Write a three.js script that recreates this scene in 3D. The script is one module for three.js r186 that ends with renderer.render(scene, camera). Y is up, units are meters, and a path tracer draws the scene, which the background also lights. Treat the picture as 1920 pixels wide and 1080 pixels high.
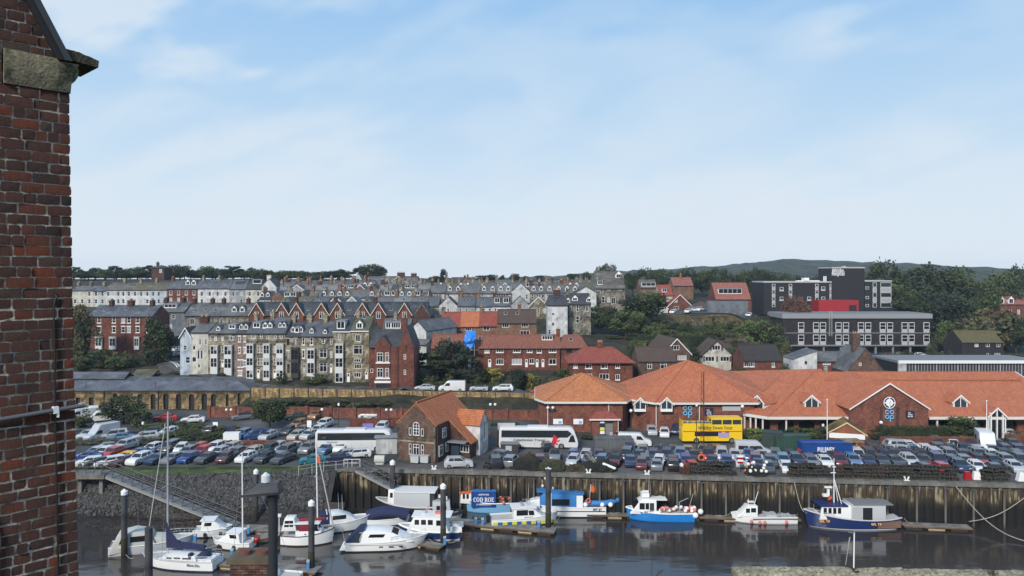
import*as THREE from 'three';
import{mergeGeometries,toCreasedNormals}from 'three/addons/utils/BufferGeometryUtils.js';
import{MarchingCubes}from 'three/addons/objects/MarchingCubes.js';
import{FontLoader}from 'three/addons/loaders/FontLoader.js';
import{TextGeometry}from 'three/addons/geometries/TextGeometry.js';
// ---------- camera: level, lens shifted so that the horizon sits a little above the middle ----------
const scene=new THREE.Scene();
const EYE=35,F=1400;
const camera=new THREE.PerspectiveCamera(2*Math.atan(568/F)*180/Math.PI,1920/1136,0.1,9000);
camera.position.set(0,EYE,0);
camera.setViewOffset(1920,1136,0,56,1920,1080);
// ---------- sky: pale blue with thin streaked cloud ----------
function hash2(x,y){let h=Math.imul(x,374761393)^ Math.imul(y,668265263);h=Math.imul(h ^(h>>>13),1274126177);return((h ^(h>>>16))>>>0)/4294967296;}
function vnoise(x,y,per=1<<20){
const xi=Math.floor(x),yi=Math.floor(y),fx=x-xi,fy=y-yi,u=fx*fx*(3-2*fx),v=fy*fy*(3-2*fy),m=(a)=>((a % per)+per)% per;
const a=hash2(m(xi),m(yi)),b=hash2(m(xi+1),m(yi)),c=hash2(m(xi),m(yi+1)),d=hash2(m(xi+1),m(yi+1));
return a+(b-a)*u+(c-a)*v+(a-b-c+d)*u*v;
}
function fbm(x,y,oct=5,per=1<<20){let s=0,a=0.5,t=0;for(let i=0;i<oct;i++){s+=a*vnoise(x,y,per);t+=a;a*=0.5;x*=2;y*=2;per*=2;}return s/t;}
const sm=(a,b,x)=>{const t=Math.min(1,Math.max(0,(x-a)/(b-a)));return t*t*(3-2*t);};
const lin=(c)=>c<=0.04045?c/12.92:((c+0.055)/1.055)**2.4;
{
const W=1536,H=768,data=new Float32Array(W*H*4);
const stops=[[0,[0.885,0.925,0.955]],[5,[0.835,0.898,0.95]],[10,[0.745,0.85,0.944]],[20,[0.60,0.765,0.926]],[45,[0.53,0.70,0.885]],[90,[0.47,0.64,0.86]]];
for(let j=0;j<H;j++)for(let i=0;i<W;i++){
const el=(0.5-(j+0.5)/H)*-180,az=((i+0.5)/W-0.5)*360;
const e=Math.max(0,el);let k=0;while(k<stops.length-2&&e>stops[k+1][0])k++;
const t=Math.min(1,(e-stops[k][0])/(stops[k+1][0]-stops[k][0]));let c=[0,1,2].map((q)=>stops[k][1][q]+(stops[k+1][1][q]-stops[k][1][q])*t);
const a=az*0.055,b=e*0.11,w1=fbm(a*0.6+7,b*0.6+3,4)-0.5;
const ca=az/180*Math.PI,ring=40;
const n1=fbm(Math.cos(ca)*ring*0.16+60+w1*2.2+b*0.5,Math.sin(ca)*ring*0.16+60+b*1.6+w1*2,6);
const n2=fbm(Math.cos(ca)*3+90+b*0.35,Math.sin(ca)*3+90+b*0.4,4);
const rel=az+90;let bl=0;for(const[r0,e0,sr,se,tilt,amp]of[[-27,15,13,4,0.12,0.95],[-20,8,16,4,0.1,0.5],[-33,20,14,4,0,0.6],[24,17,3.5,2,0.1,0.6],[30,22,6,2.5,0.2,0.5],[22,6,17,3,0.22,0.5],[-4,5,12,2.5,0.1,0.3]]){const a1=(rel-r0)/sr,b1=(e-e0-(rel-r0)*tilt)/se;bl+=amp*Math.exp(-a1*a1-b1*b1);}
const wisp=fbm(Math.cos(ca)*9+30+w1*1.5,Math.sin(ca)*9+30+(e-rel*0.22)*0.5+w1*3,6);
const cl=Math.min(1,sm(0.40,0.80,n1*0.6+n2*0.3)*0.4+(0.25+bl*1.25)*sm(0.36,0.66,wisp*0.62+n1*0.38))*0.78;
const white=[0.865,0.905,0.945];
c=c.map((v,q)=>v+(white[q]-v)*cl);
const p=(j*W+i)*4;
for(let q=0;q<3;q++)data[p+q]=lin(c[q])*0.81;
data[p+3]=1;
}
const sky=new THREE.DataTexture(data,W,H,THREE.RGBAFormat,THREE.FloatType);
sky.mapping=THREE.EquirectangularReflectionMapping;sky.magFilter=sky.minFilter=THREE.LinearFilter;sky.wrapS=THREE.RepeatWrapping;sky.needsUpdate=true;
scene.background=sky;scene.environment=sky;
}
// ---------- the sun, veiled by thin cloud, high on the south side ----------
const sun=new THREE.DirectionalLight(new THREE.Color(1,0.945,0.87),3.2);
sun.position.set(-75,120,25);sun.target.position.set(0,5,-130);sun.castShadow=true;sun.shadow.radius=22;
sun.shadow.mapSize.set(4096,4096);Object.assign(sun.shadow.camera,{left:-260,right:260,top:260,bottom:-260,near:1,far:700});
scene.add(sun,sun.target);
const renderer=new THREE.WebGLRenderer({antialias:true});
renderer.toneMapping=THREE.LinearToneMapping;renderer.toneMappingExposure=1.27;renderer.shadowMap.enabled=true;
// ---------- measuring: where a point of the photograph lies at a distance d in front of the eye ----------
const X=(px,d)=>(px-960)/F*d,Y=(py,d)=>EYE-(py-512)/F*d;
const dAt=(py,level)=>F*(EYE-level)/(py-512);
const V=(px,py,d)=>new THREE.Vector3(X(px,d),Y(py,d),-d);
const GP=(px,py,level)=>{const d=dAt(py,level);return new THREE.Vector3(X(px,d),level,-d);};
const v3=(x,y,z)=>new THREE.Vector3(x,y,z);
function rng(seed){let s=seed>>>0;return()=>{s=(s+0x6D2B79F5)>>>0;let t=Math.imul(s ^(s>>>15),1|s);t=(t+Math.imul(t ^(t>>>7),61|t))^ t;return((t ^(t>>>14))>>>0)/4294967296;};}
let R=rng(7);
const rr=(a,b)=>a+(b-a)*R(),pick=(a)=>a[Math.floor(R()*a.length)];
// ---------- geometry helpers ----------
function metreUV(g){
const p=g.attributes.position.array,n=p.length/9,uv=new Float32Array(n*6);
for(let i=0;i<n;i++){
const o=i*9,ax=p[o+3]-p[o],ay=p[o+4]-p[o+1],az=p[o+5]-p[o+2],bx=p[o+6]-p[o],by=p[o+7]-p[o+1],bz=p[o+8]-p[o+2];
let nx=ay*bz-az*by,ny=az*bx-ax*bz,nz=ax*by-ay*bx;const l=Math.hypot(nx,ny,nz)||1;nx/=l;ny/=l;nz/=l;
let ux=nz,uz=-nx,ul=Math.hypot(ux,uz);if(ul<0.05){ux=1;uz=0;}else{ux/=ul;uz/=ul;}
const wx=ny*uz,wy=nz*ux-nx*uz,wz=-ny*ux;
for(let k=0;k<3;k++){const q=o+k*3;uv[i*6+k*2]=p[q]*ux+p[q+2]*uz;uv[i*6+k*2+1]=p[q]*wx+p[q+1]*wy+p[q+2]*wz;}
}
g.setAttribute('uv',new THREE.BufferAttribute(uv,2));return g;
}
function strip(g){if(g.index)g=g.toNonIndexed();const o=new THREE.BufferGeometry();o.setAttribute('position',g.attributes.position);if(!g.attributes.normal)g.computeVertexNormals();o.setAttribute('normal',g.attributes.normal);if(g.attributes.color)o.setAttribute('color',g.attributes.color);return o;}
function join(list){const a=(Array.isArray(list)?list:[list]).map(strip);return metreUV(a.length>1?mergeGeometries(a):a[0]);}
const bx=(w,h,d,x=0,y=0,z=0,ry=0)=>{const g=new THREE.BoxGeometry(w,h,d);if(ry)g.rotateY(ry);g.translate(x,y,z);return g;};
const bb=(x0,x1,y0,y1,z0,z1)=>bx(x1-x0,y1-y0,z1-z0,(x0+x1)/2,(y0+y1)/2,(z0+z1)/2);
const cy=(r0,r1,h,x,y,z,s=12)=>{const g=new THREE.CylinderGeometry(r1,r0,h,s);g.translate(x,y+h/2,z);return g;};
function rod(a,b,r,s=6,r2=r){const d=b.clone().sub(a),l=d.length(),g=new THREE.CylinderGeometry(r2,r,l,s);g.applyQuaternion(new THREE.Quaternion().setFromUnitVectors(v3(0,1,0),d.divideScalar(l)));g.translate((a.x+b.x)/2,(a.y+b.y)/2,(a.z+b.z)/2);return g;}
const tube=(pts,r,seg=24,s=6)=>new THREE.TubeGeometry(new THREE.CatmullRomCurve3(pts),seg,r,s);
function poly(faces){
const p=[];for(const f of faces)for(let i=1;i<f.length-1;i++)for(const v of[f[0],f[i],f[i+1]])p.push(...(v.isVector3?[v.x,v.y,v.z]:v));
const g=new THREE.BufferGeometry();g.setAttribute('position',new THREE.Float32BufferAttribute(p,3));g.computeVertexNormals();return g;
}
function slab(pts,t,dir=[0,-1,0]){
const a=pts.map((v)=>v.isVector3?[v.x,v.y,v.z]:v),b=a.map((v)=>[v[0]+dir[0]*t,v[1]+dir[1]*t,v[2]+dir[2]*t]),f=[a,b.slice().reverse()];
for(let i=0;i<a.length;i++){const j=(i+1)% a.length;f.push([a[i],b[i],b[j],a[j]]);}
return poly(f);
}
const shp=(pts)=>new THREE.Shape(pts.map(([x,y])=>new THREE.Vector2(x,y)));
function ext(pts,depth,bevel=0,seg=1){const g=new THREE.ExtrudeGeometry(Array.isArray(pts)?shp(pts):pts,{depth,bevelEnabled:bevel>0,bevelSize:bevel,bevelThickness:bevel,bevelSegments:seg,curveSegments:8});return g;}
const extX=(pts,w,x0=-w/2)=>{const g=ext(pts,w);g.rotateY(-Math.PI/2);g.scale(1,1,1);g.translate(x0+w,0,0);return g;};
const smooth=(g,a=0.7)=>toCreasedNormals(g,a);
// ---------- things, parts ----------
const used=new Map();
function numbered(n){const k=used.get(n)??0;used.set(n,k+1);return k?`${n}_${String(k).padStart(3, '0')}`:n;}
function sh(o){o.castShadow=o.receiveShadow=true;return o;}
function thing(name,label,category,pos=[0,0,0],turn=0,group){
const o=new THREE.Group();o.name=numbered(name);scene.add(o);if(pos.isVector3)o.position.copy(pos);else o.position.set(...pos);o.rotation.y=turn;
o.userData={label,category};if(group)o.userData.group=group;return o;
}
function part(name,geo,mat,parent,kind){const m=sh(new THREE.Mesh(geo.isBufferGeometry&&geo.attributes.uv&&geo.userData.ready?geo:ready(join(geo)),mat));m.name=name;parent.add(m);if(kind)m.userData.kind=kind;return m;}
function ready(g){g.userData.ready=true;return g;}
function one(name,geo,mat,label,category,pos,turn,group){const m=part(numbered(name),geo,mat,scene);if(pos){if(pos.isVector3)m.position.copy(pos);else m.position.set(...pos);}if(turn)m.rotation.y=turn;m.userData={label,category};if(group)m.userData.group=group;return m;}
function struct(name,geo,mat){const m=part(numbered(name),geo,mat,scene);m.userData.kind='structure';return m;}
function copy(o,pos,turn,label){const c=o.clone();c.name=numbered(o.name.replace(/_\d{3}$/,''));c.userData={...o.userData};if(label)c.userData.label=label;scene.add(c);if(pos.isVector3)c.position.copy(pos);else c.position.set(...pos);if(turn!==undefined)c.rotation.y=turn;return c;}
const cache=new Map();const memo=(k,f)=>{if(!cache.has(k))cache.set(k,f());return cache.get(k);};
// ---------- materials ----------
function tex(size,fn,rep=1,srgb=true){
const d=new Uint8Array(size*size*4);
for(let j=0;j<size;j++)for(let i=0;i<size;i++){const c=fn(i/size,j/size),p=(j*size+i)*4;d[p]=Math.max(0,Math.min(255,c[0]*255));d[p+1]=Math.max(0,Math.min(255,c[1]*255));d[p+2]=Math.max(0,Math.min(255,c[2]*255));d[p+3]=255;}
const t=new THREE.DataTexture(d,size,size);t.wrapS=t.wrapT=THREE.RepeatWrapping;t.magFilter=THREE.LinearFilter;t.minFilter=THREE.LinearMipmapLinearFilter;t.generateMipmaps=true;if(srgb)t.colorSpace=THREE.SRGBColorSpace;t.repeat.set(rep,rep);t.needsUpdate=true;return t;
}
const L3=(c)=>new THREE.Color(c[0],c[1],c[2]);
const mat=(c,rough=0.8,extra={})=>new THREE.MeshStandardMaterial({color:Array.isArray(c)?L3(c):c,roughness:rough,...extra});
const n01=(v,a,b)=>a+(b-a)*v;
const grainBrick=tex(512,(u,v)=>{const row=Math.floor(v*52),c=Math.floor(u*17+(row % 2)*0.5)% 17,h=hash2(c+31,row),jn=(v*52)% 1<0.14?0.12:0;const f=fbm(u*6,v*6,4,6);const k=0.62+h*0.3+(f-0.5)*0.5+jn;return[k+jn,k*(0.97+jn),k*(0.95+jn*2)];},0.25);
const grainStone=tex(512,(u,v)=>{const row=Math.floor(v*26),c=Math.floor(u*12+(row % 2)*0.5)% 12,h=hash2(c+3,row+9),f=fbm(u*5,v*5,5,5),st=fbm(u*14+4,v*2,3,14);const k=0.6+h*0.22+(f-0.5)*0.75-sm(0.5,0.75,st)*0.15;return[k,k*0.99,k*0.96];},0.25);
const grainSlate=tex(512,(u,v)=>{const row=Math.floor(v*32),c=Math.floor(u*24+(row % 2)*0.5)% 24,h=hash2(c+13,row+5),f=fbm(u*4,v*4,5,4),e=(v*32)% 1<0.16?-0.16:0;const k=0.72+h*0.2+(f-0.5)*0.55+e;return[k,k,k];},0.125);
const grainTile=tex(512,(u,v)=>{const row=Math.floor(v*24),c=Math.floor(u*36)% 36,h=hash2(c+7,row+55),f=fbm(u*3,v*3,5,3),f2=fbm(u*12,v*12,3,12),e=(v*24)% 1<0.18?-0.3:0,s=Math.cos(u*36*6.283)*0.05;const k=0.82+h*0.12+(f-0.5)*0.07+(f2-0.5)*0.08+e+s;return[k,k*n01(f2,0.96,1.04),k*n01(f,0.95,1.04)];},0.125);
const grainPlain=tex(256,(u,v)=>{const f=fbm(u*4,v*4,5,4),g=fbm(u*16,v*3,4,16);const k=0.8+(f-0.5)*0.35+(g-0.5)*0.25;return[k,k,k];},0.2);
const grainAsphalt=tex(512,(u,v)=>{const f=fbm(u*3,v*3,6,3),g=vnoise(u*256,v*256,256);const k=0.7+(f-0.5)*0.7+(g-0.5)*0.25;return[k,k,k];},0.06);
const grainFine=tex(256,(u,v)=>{const f=fbm(u*12,v*12,4,12);const k=0.82+(f-0.5)*0.5;return[k,k,k];},0.5);
const grainGrass=tex(512,(u,v)=>{const f=fbm(u*5,v*5,5,5),g=vnoise(u*200,v*200,200);const k=0.6+(f-0.5)*0.8+(g-0.5)*0.5;return[k*(0.9+f*0.3),k,k*0.8];},0.08);
const bumpTile=tex(256,(u,v)=>{const e=(v*12)% 1,s=0.5+0.5*Math.cos(u*18*6.283);const k=e*0.7+s*0.3;return[k,k,k];},0.25,false);
const bumpRough=tex(256,(u,v)=>{const k=fbm(u*10,v*10,5,10);return[k,k,k];},0.5,false);
const brick=(c)=>mat(c,0.92,{map:grainBrick});
const stone=(c)=>mat(c,0.92,{map:grainStone});
const slate=(c)=>mat(c,0.72,{map:grainSlate});
const tile=(c)=>mat(c,0.85,{map:grainTile,bumpMap:bumpTile,bumpScale:0.045});
const render=(c)=>mat(c,0.9,{map:grainPlain});
const m={
white:mat([0.72,0.72,0.70],0.5),cream:mat([0.62,0.56,0.42],0.6),glass:mat([0.012,0.014,0.017],0.08),glassBlue:mat([0.03,0.045,0.06],0.08),curtain:mat([0.34,0.34,0.34],0.3),
black:mat([0.012,0.012,0.013],0.5),dark:mat([0.03,0.03,0.032],0.7),grey:mat([0.18,0.18,0.185],0.7),lightGrey:mat([0.38,0.38,0.38],0.7),steel:mat([0.36,0.37,0.38],0.45,{metalness:0.6}),darkSteel:mat([0.09,0.09,0.095],0.5,{metalness:0.4}),
concrete:mat([0.24,0.225,0.195],0.9,{map:grainPlain}),timber:mat([0.36,0.24,0.13],0.85,{map:grainPlain}),lead:mat([0.2,0.21,0.23],0.6),
slateBlue:slate([0.135,0.145,0.165]),slateGrey:slate([0.17,0.17,0.17]),slateDark:slate([0.075,0.077,0.085]),slateMoss:slate([0.155,0.145,0.09]),slateBrown:slate([0.175,0.155,0.13]),slateLight:slate([0.25,0.255,0.265]),
tileOrange:tile([0.56,0.18,0.075]),tileRed:tile([0.34,0.08,0.055]),tileCoop:tile([0.60,0.185,0.085]),tileCoopPale:tile([0.62,0.225,0.09]),tileTerrace:tile([0.29,0.105,0.065]),tileBrown:tile([0.11,0.07,0.055]),tileDark:tile([0.05,0.042,0.04]),tileMoss:tile([0.14,0.12,0.05]),tilePink:tile([0.36,0.13,0.10]),
brickRed:brick([0.21,0.075,0.05]),brickBrown:brick([0.165,0.105,0.078]),brickDark:brick([0.11,0.055,0.042]),brickCoop:brick([0.26,0.10,0.066]),brickTan:brick([0.26,0.16,0.10]),brickPink:brick([0.36,0.25,0.20]),brickBlack:brick([0.034,0.03,0.034]),
stoneTan:stone([0.43,0.375,0.28]),stoneGrey:stone([0.35,0.33,0.28]),stoneDark:stone([0.20,0.185,0.15]),stoneYellow:stone([0.42,0.30,0.155]),stoneBuff:stone([0.47,0.41,0.30]),
renderWhite:render([0.80,0.80,0.785]),renderCream:render([0.72,0.68,0.58]),renderBlue:render([0.58,0.65,0.72]),renderGrey:render([0.42,0.43,0.44]),renderOlive:render([0.22,0.205,0.15]),renderSlate:render([0.20,0.22,0.25]),renderPale:render([0.66,0.67,0.66]),
asphalt:mat([0.16,0.158,0.156],0.92,{map:grainAsphalt}),tarmacDark:mat([0.085,0.085,0.09],0.9,{map:grainAsphalt}),quayTop:mat([0.19,0.17,0.15],0.95,{map:grainAsphalt}),
grass:mat([0.12,0.19,0.035],0.95,{map:grainGrass}),dryGrass:mat([0.22,0.17,0.075],0.95,{map:grainGrass}),earth:mat([0.06,0.06,0.035],0.95,{map:grainGrass}),hedge:mat([0.035,0.055,0.02],0.95,{map:grainGrass}),
};
// ---------- houses ----------
const ground=[];
const q1=(v)=>Math.max(0.2,Math.round(v*10)/10);
function frameGeo(w,h,k){
const g=[],o=0.1,i=0.075,W=w-0.006,H=h-0.006;
g.push(bb(-W/2,-W/2+o,-H/2,H/2,-0.14,-0.04),bb(W/2-o,W/2,-H/2,H/2,-0.14,-0.04),bb(-W/2+o,W/2-o,H/2-o,H/2,-0.14,-0.045),bb(-W/2+o,W/2-o,-H/2,-H/2+o,-0.14,-0.045));
const vb=(x)=>g.push(bb(x-i/2,x+i/2,-H/2+o,H/2-o,-0.135,-0.05)),hb=(y)=>g.push(bb(-W/2+o,W/2-o,y-i/2,y+i/2,-0.13,-0.048));
if(k==='s')hb(0);if(k==='c')vb(0);if(k==='x'){vb(0);hb(H*0.18);}if(k==='t'){vb(-W/6);vb(W/6);}if(k==='q'){vb(-W/4);vb(0);vb(W/4);}if(k==='l'){vb(W*0.12);hb(H*0.2);}
if(k==='a')hb(-H*0.1);
return ready(join(g));
}
function win(par,x,y,z,w,h,k='s',fm=m.white,gm=m.glass,name='window'){
w=q1(w);h=q1(h);const f=part(name,memo(`fr${w}|${h}|${k}`,()=>frameGeo(w,h,k)),fm,par);f.position.set(x,y,z);
part('pane',memo(`pn${w}|${h}`,()=>ready(join(bb(-w/2+0.02,w/2-0.02,-h/2+0.02,h/2-0.02,-0.13,-0.11)))),gm,f);return f;
}
function rectPath(x,y,w,h){const p=new THREE.Path();p.moveTo(x-w/2,y-h/2);p.lineTo(x-w/2,y+h/2);p.lineTo(x+w/2,y+h/2);p.lineTo(x+w/2,y-h/2);p.closePath();return p;}
const grid=(cols,rows,w,h,k)=>rows.flatMap((y)=>cols.map((x)=>[x,y,w,h,k]));
function roofSide(w,dep,he,hr,oh,ox,t=0.2){const s=(hr-he)/(dep/2),e=he-oh*s;return extX([[oh,e],[-dep/2,hr],[-dep-oh,e],[-dep-oh,e-t],[-dep/2,hr-t],[oh,e-t]].reverse(),w+2*ox);}
function roofFront(w,dep,he,hr,oh,oz,t=0.2){const s=(hr-he)/(w/2),e=he-oh*s,g=ext([[-w/2-oh,e-t],[0,hr-t],[w/2+oh,e-t],[w/2+oh,e],[0,hr],[-w/2-oh,e]],dep+2*oz);g.translate(0,0,-dep-oz);return g;}
function roofHip(w,dep,he,hr,oh,ridge,t=0.2){
const a=[-w/2-oh,he,oh],b=[w/2+oh,he,oh],c=[w/2+oh,he,-dep-oh],d=[-w/2-oh,he,-dep-oh],p=[-ridge,hr,-dep/2],q=[ridge,hr,-dep/2];
const lo=(v)=>[v[0],v[1]-t,v[2]];const f=[[a,b,q,p],[c,d,p,q],[b,c,q],[d,a,p],[lo(d),lo(c),lo(b),lo(a)]];const e=[a,b,c,d];for(let i=0;i<4;i++){const j=(i+1)% 4;f.push([e[i],lo(e[i]),lo(e[j]),e[j]]);}
return poly(f);
}
function chimney(par,x,y,z,w,d,h,mt,pots=2,pm){
const c=part('chimney',[bb(x-w/2,x+w/2,y-1.2,y+h-0.22,z-d/2,z+d/2),bb(x-w/2-0.07,x+w/2+0.07,y+h-0.22,y+h,z-d/2-0.07,z+d/2+0.07)],mt,par);
for(let i=0;i<pots;i++){const s=(i+0.5)/pots-0.5,pz=d>w?z+s*d*0.9:z,px=d>w?x:x+s*w*0.9;part('pot',memo('pot',()=>ready(join(cy(0.15,0.11,0.5,0,0,0,7)))),pm??m.potClay,c).position.set(px,y+h,pz);}
return c;
}
m.potClay=mat([0.40,0.24,0.13],0.9);m.potBuff=mat([0.46,0.37,0.22],0.9);
function dormer(par,x,y,z,w,h,back,k,rm,n=1){
if(k==='g'){
const rise=w*0.55,g=ext([[-w/2,-0.7],[w/2,-0.7],[w/2,h],[0,h+rise],[-w/2,h]],back);g.translate(x,y,z-back);const c=part('dormer',g,m.white,par);
const r=roofFront(w,back,h+0.06,h+rise+0.06,0.16,0.12,0.09);r.translate(x,y,z);part('dormer_roof',r,rm,c);
part('pane',[bb(x-w*0.34,x-0.04,y+0.18,y+h*0.98,z+0.004,z+0.03),bb(x+0.04,x+w*0.34,y+0.18,y+h*0.98,z+0.004,z+0.03)],m.glass,c);
return c;
}
const c=part('dormer',bb(x-w/2,x+w/2,y-0.7,y+h,z-back,z),m.white,par);
part('dormer_roof',bb(x-w/2-0.15,x+w/2+0.15,y+h+0.004,y+h+0.16,z-back,z+0.2),m.lead,c);
for(let i=0;i<n;i++){const a=-w/2+0.16+i*(w-0.2)/n,e=a+(w-0.2)/n-0.12;part('pane',bb(x+a,x+e,y+0.25,y+h-0.18,z+0.004,z+0.03),m.glass,c);}
return c;
}
function house(o){
const d=o.d,[py0,py1,py2]=o.y,[xa,xb]=o.x,ct=Math.cos(o.turn??0),xc=(X(xa,d)+X(xb,d))/2,w=(X(xb,d)-X(xa,d))/ct,dep=o.dep??8,base=Y(py2,d),k=o.k??'side';
const he=Y(py1,d)-base,hr=(k==='side'||k==='hip'?Y(py0,d+dep/2):Y(py0,d))-base,b=o.below??4;
const H=thing(o.n??'house',o.l,o.c??'house',[xc,base,-d],o.turn??0,o.g);
ground.push([xc,-d+1.5,base-0.3],[xc+Math.sin(o.turn??0)*-dep,-d-dep*ct,base+(o.back??0)]);if(w>14)ground.push([xc-w*0.35,-d+1.5,base-0.3],[xc+w*0.35,-d+1.5,base-0.3]);
const lx=(px,dd=d)=>(X(px,dd)-xc)/ct,ly=(py,dd=d)=>Y(py,dd)-base,pm=d/F;
const outline=k==='front'?[[-w/2,-b],[w/2,-b],[w/2,he],[0,hr-0.1],[-w/2,he]]:[[-w/2,-b],[w/2,-b],[w/2,he],[-w/2,he]];
const S=shp(outline),wins=[];
for(const[px,py,ww,hh,kk,mm,gm]of o.win??[]){
const W=q1(ww*pm/ct),Hh=q1(hh*pm),x=Math.max(-w/2+W/2+0.12,Math.min(w/2-W/2-0.12,lx(px))),y=Math.min(k==='front'?99:he-Hh/2-0.08,ly(py));
S.holes.push(rectPath(x,y,W,Hh));wins.push([x,y,W,Hh,kk??'s',mm,gm]);
}
const fr=ext(S,0.25);fr.translate(0,0,-0.25);
const body=k==='side'?extX([[-0.25,-b],[-0.25,he],[-dep/2,hr-0.12],[-dep,he],[-dep,-b]].reverse(),w):k==='front'?(()=>{const g=ext(outline,dep-0.25);g.translate(0,0,-dep);return g;})():bb(-w/2,w/2,-b,he,-dep,-0.25);
part('wall',[fr,body],o.wall,H);
const oh=o.oh??0.25,ox=o.ox??0.02;let roof;
if(k==='side')roof=roofSide(w,dep,he+0.02,hr,oh,ox);else if(k==='front')roof=roofFront(w,dep,he+0.02,hr,oh,o.ox??0.25);else if(k==='hip')roof=roofHip(w,dep,he+0.03,hr,oh+0.15,o.ridge??Math.max(0.01,w/2-dep/2));else roof=bb(-w/2-oh,w/2+oh,he+0.002,he+0.4,-dep-oh,oh);
const rf=part('roof',roof,o.roof,H);
if(k==='side')part('ridge_tiles',bb(-w/2-ox+0.05,w/2+ox-0.05,hr-0.05,hr+0.09,-dep/2-0.14,-dep/2+0.14),o.ridgeMat??o.roof,rf);
if(k==='side'||k==='hip'){const yy=k==='side'?he+0.02-oh*(hr-he)/(dep/2):he+0.03,zz=k==='side'?oh:oh+0.15;part('gutter',bb(-w/2,w/2,yy-0.24,yy-0.05,zz+0.003,zz+0.12),o.gut??m.dark,H);}
if(k==='front'&&o.barge!==0){const E=w/2+oh,e=he+0.02-oh*(hr-he)/(w/2),z=(o.ox??0.25)+0.003;for(const q of[-1,1])part('barge_board',slab([[0,hr+0.03,z],[q*E,e+0.03,z],[q*E,e-0.27,z],[0,hr-0.27,z]],0.06,[0,0,1]),o.bm??m.white,H);}
for(const[x,y,W,Hh,kk,mm,gm]of wins){
if(kk[0]==='d'){const dr=part('door',bb(x-W/2+0.02,x+W/2-0.02,y-Hh/2+0.02,y+Hh/2-0.02,-0.16,-0.09),mm??m.white,H);part('pane',bb(x-W*0.25,x+W*0.25,y+Hh*0.12,y+Hh*0.38,-0.09,-0.075),m.glass,dr);}
else{
const f=win(H,x,y,0,W,Hh,kk,mm??o.fm??m.white,gm??(R()<0.2?m.curtain:m.glass));
if(o.sill)part('sill',memo(`sl${W}`,()=>ready(join(bb(-W/2-0.12,W/2+0.12,-0.09,0.05,-0.03,0.12)))),o.sill,f).position.set(0,-Hh/2-0.05,0);
if(o.lint)part('lintel',memo(`lt${W}`,()=>ready(join(bb(-W/2-0.12,W/2+0.12,0,0.22,-0.03,0.06)))),o.lint,f).position.set(0,Hh/2+0.004,0);
}
}
const sl=(hr-he)/(dep/2),onRoof=(py)=>{const s=(py-512)/F;return(EYE-s*d-base-he)/(sl+s);};
for(const[px,pt,pb,ww,kk,n]of o.dorm??[]){const t=Math.max(0.35,Math.min(dep/2-0.6,onRoof(pb))),y=he+sl*t,dd=d+t;const h=Math.max(0.7,(pb-pt)/F*dd*(kk==='g'?0.66:1));dormer(H,lx(px,dd),y,-t,Math.max(0.9,ww/F*dd),h,Math.min(h/sl+0.6,dep/2-t+0.6),kk,o.roof,n??2);}
for(const[px,py,ww,hh,mm]of o.sky??[]){const t=Math.max(0.5,Math.min(dep/2-0.6,onRoof(py))),W=ww?ww/F*d:0.9,Hh=hh?hh/F*d/Math.sin(Math.atan(sl))*0.7:1.2,g=[bx(W,0.14,Hh)],p=[bx(W-0.16,0.03,Hh-0.16,0,0.09,0)];for(const q of[...g,...p]){q.rotateX(Math.atan(sl));q.translate(lx(px,d+t),he+sl*t+0.08,-t);}const f=part('roof_window',g,mm?m.dark:m.lightGrey,rf);part('pane',p,mm??m.skyPane,f);}
for(const c of o.ch??[]){const[px,pots,cw,chh]=Array.isArray(c)?c:[c];const cd=d+(k==='front'?dep*0.4:dep/2),W=cw??0.9;chimney(H,Math.max(-w/2+W/2,Math.min(w/2-W/2,lx(px,cd))),hr,k==='front'?-dep*0.4:-dep/2,W,o.cd??1.5,chh??1.35,o.cm??o.wall,pots??3,o.pm);}
for(const[px,pt,pb,ww,rows,mm]of o.bay??[])bay(H,lx(px),ly(pb),ly(pt),ww*pm,rows.map(([a,c])=>[ly(c)-0.12,ly(a)+0.1]),mm??m.bayWhite);
for(const py of o.band??[])part('string_course',bb(-w/2+0.02,w/2-0.02,ly(py)-0.12,ly(py)+0.12,0.002,0.1),o.bandMat??m.stoneDark,H);
return Object.assign(H,{fit:{lx,ly,w,dep,he,hr,base,d}});
}
m.bayWhite=mat([0.55,0.55,0.53],0.6);
m.skyPane=mat([0.03,0.033,0.036],0.05);
function bay(H,x,y0,y1,w,rows,mt){
const S=shp([[-w/2,y0-1],[w/2,y0-1],[w/2,y1],[-w/2,y1]]),pn=[];
for(const[a,c]of rows){const n=w>1.9?3:2,cw=(w-0.16)/n;for(let i=0;i<n;i++){const cx=-w/2+0.08+cw*(i+0.5);S.holes.push(rectPath(cx,(a+c)/2,cw-0.1,c-a));pn.push([cx,a,c,cw-0.1]);}}
const g=ext(S,0.12);g.translate(x,0,0.6);const b=part('bay_window',[g,bb(x-w/2,x+w/2,y0-1,y1,0.002,0.595),bb(x-w/2-0.1,x+w/2+0.1,y1+0.002,y1+0.12,0.004,0.82)],mt,H);
for(const[cx,a,c,cw]of pn){part('pane',bb(x+cx-cw/2+0.01,x+cx+cw/2-0.01,a+0.01,(a+c)/2-0.04,0.61,0.65),m.glass,b);part('pane',bb(x+cx-cw/2+0.01,x+cx+cw/2-0.01,(a+c)/2+0.04,c-0.01,0.61,0.65),R()<0.3?m.curtain:m.glass,b);}
return b;
}
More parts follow.
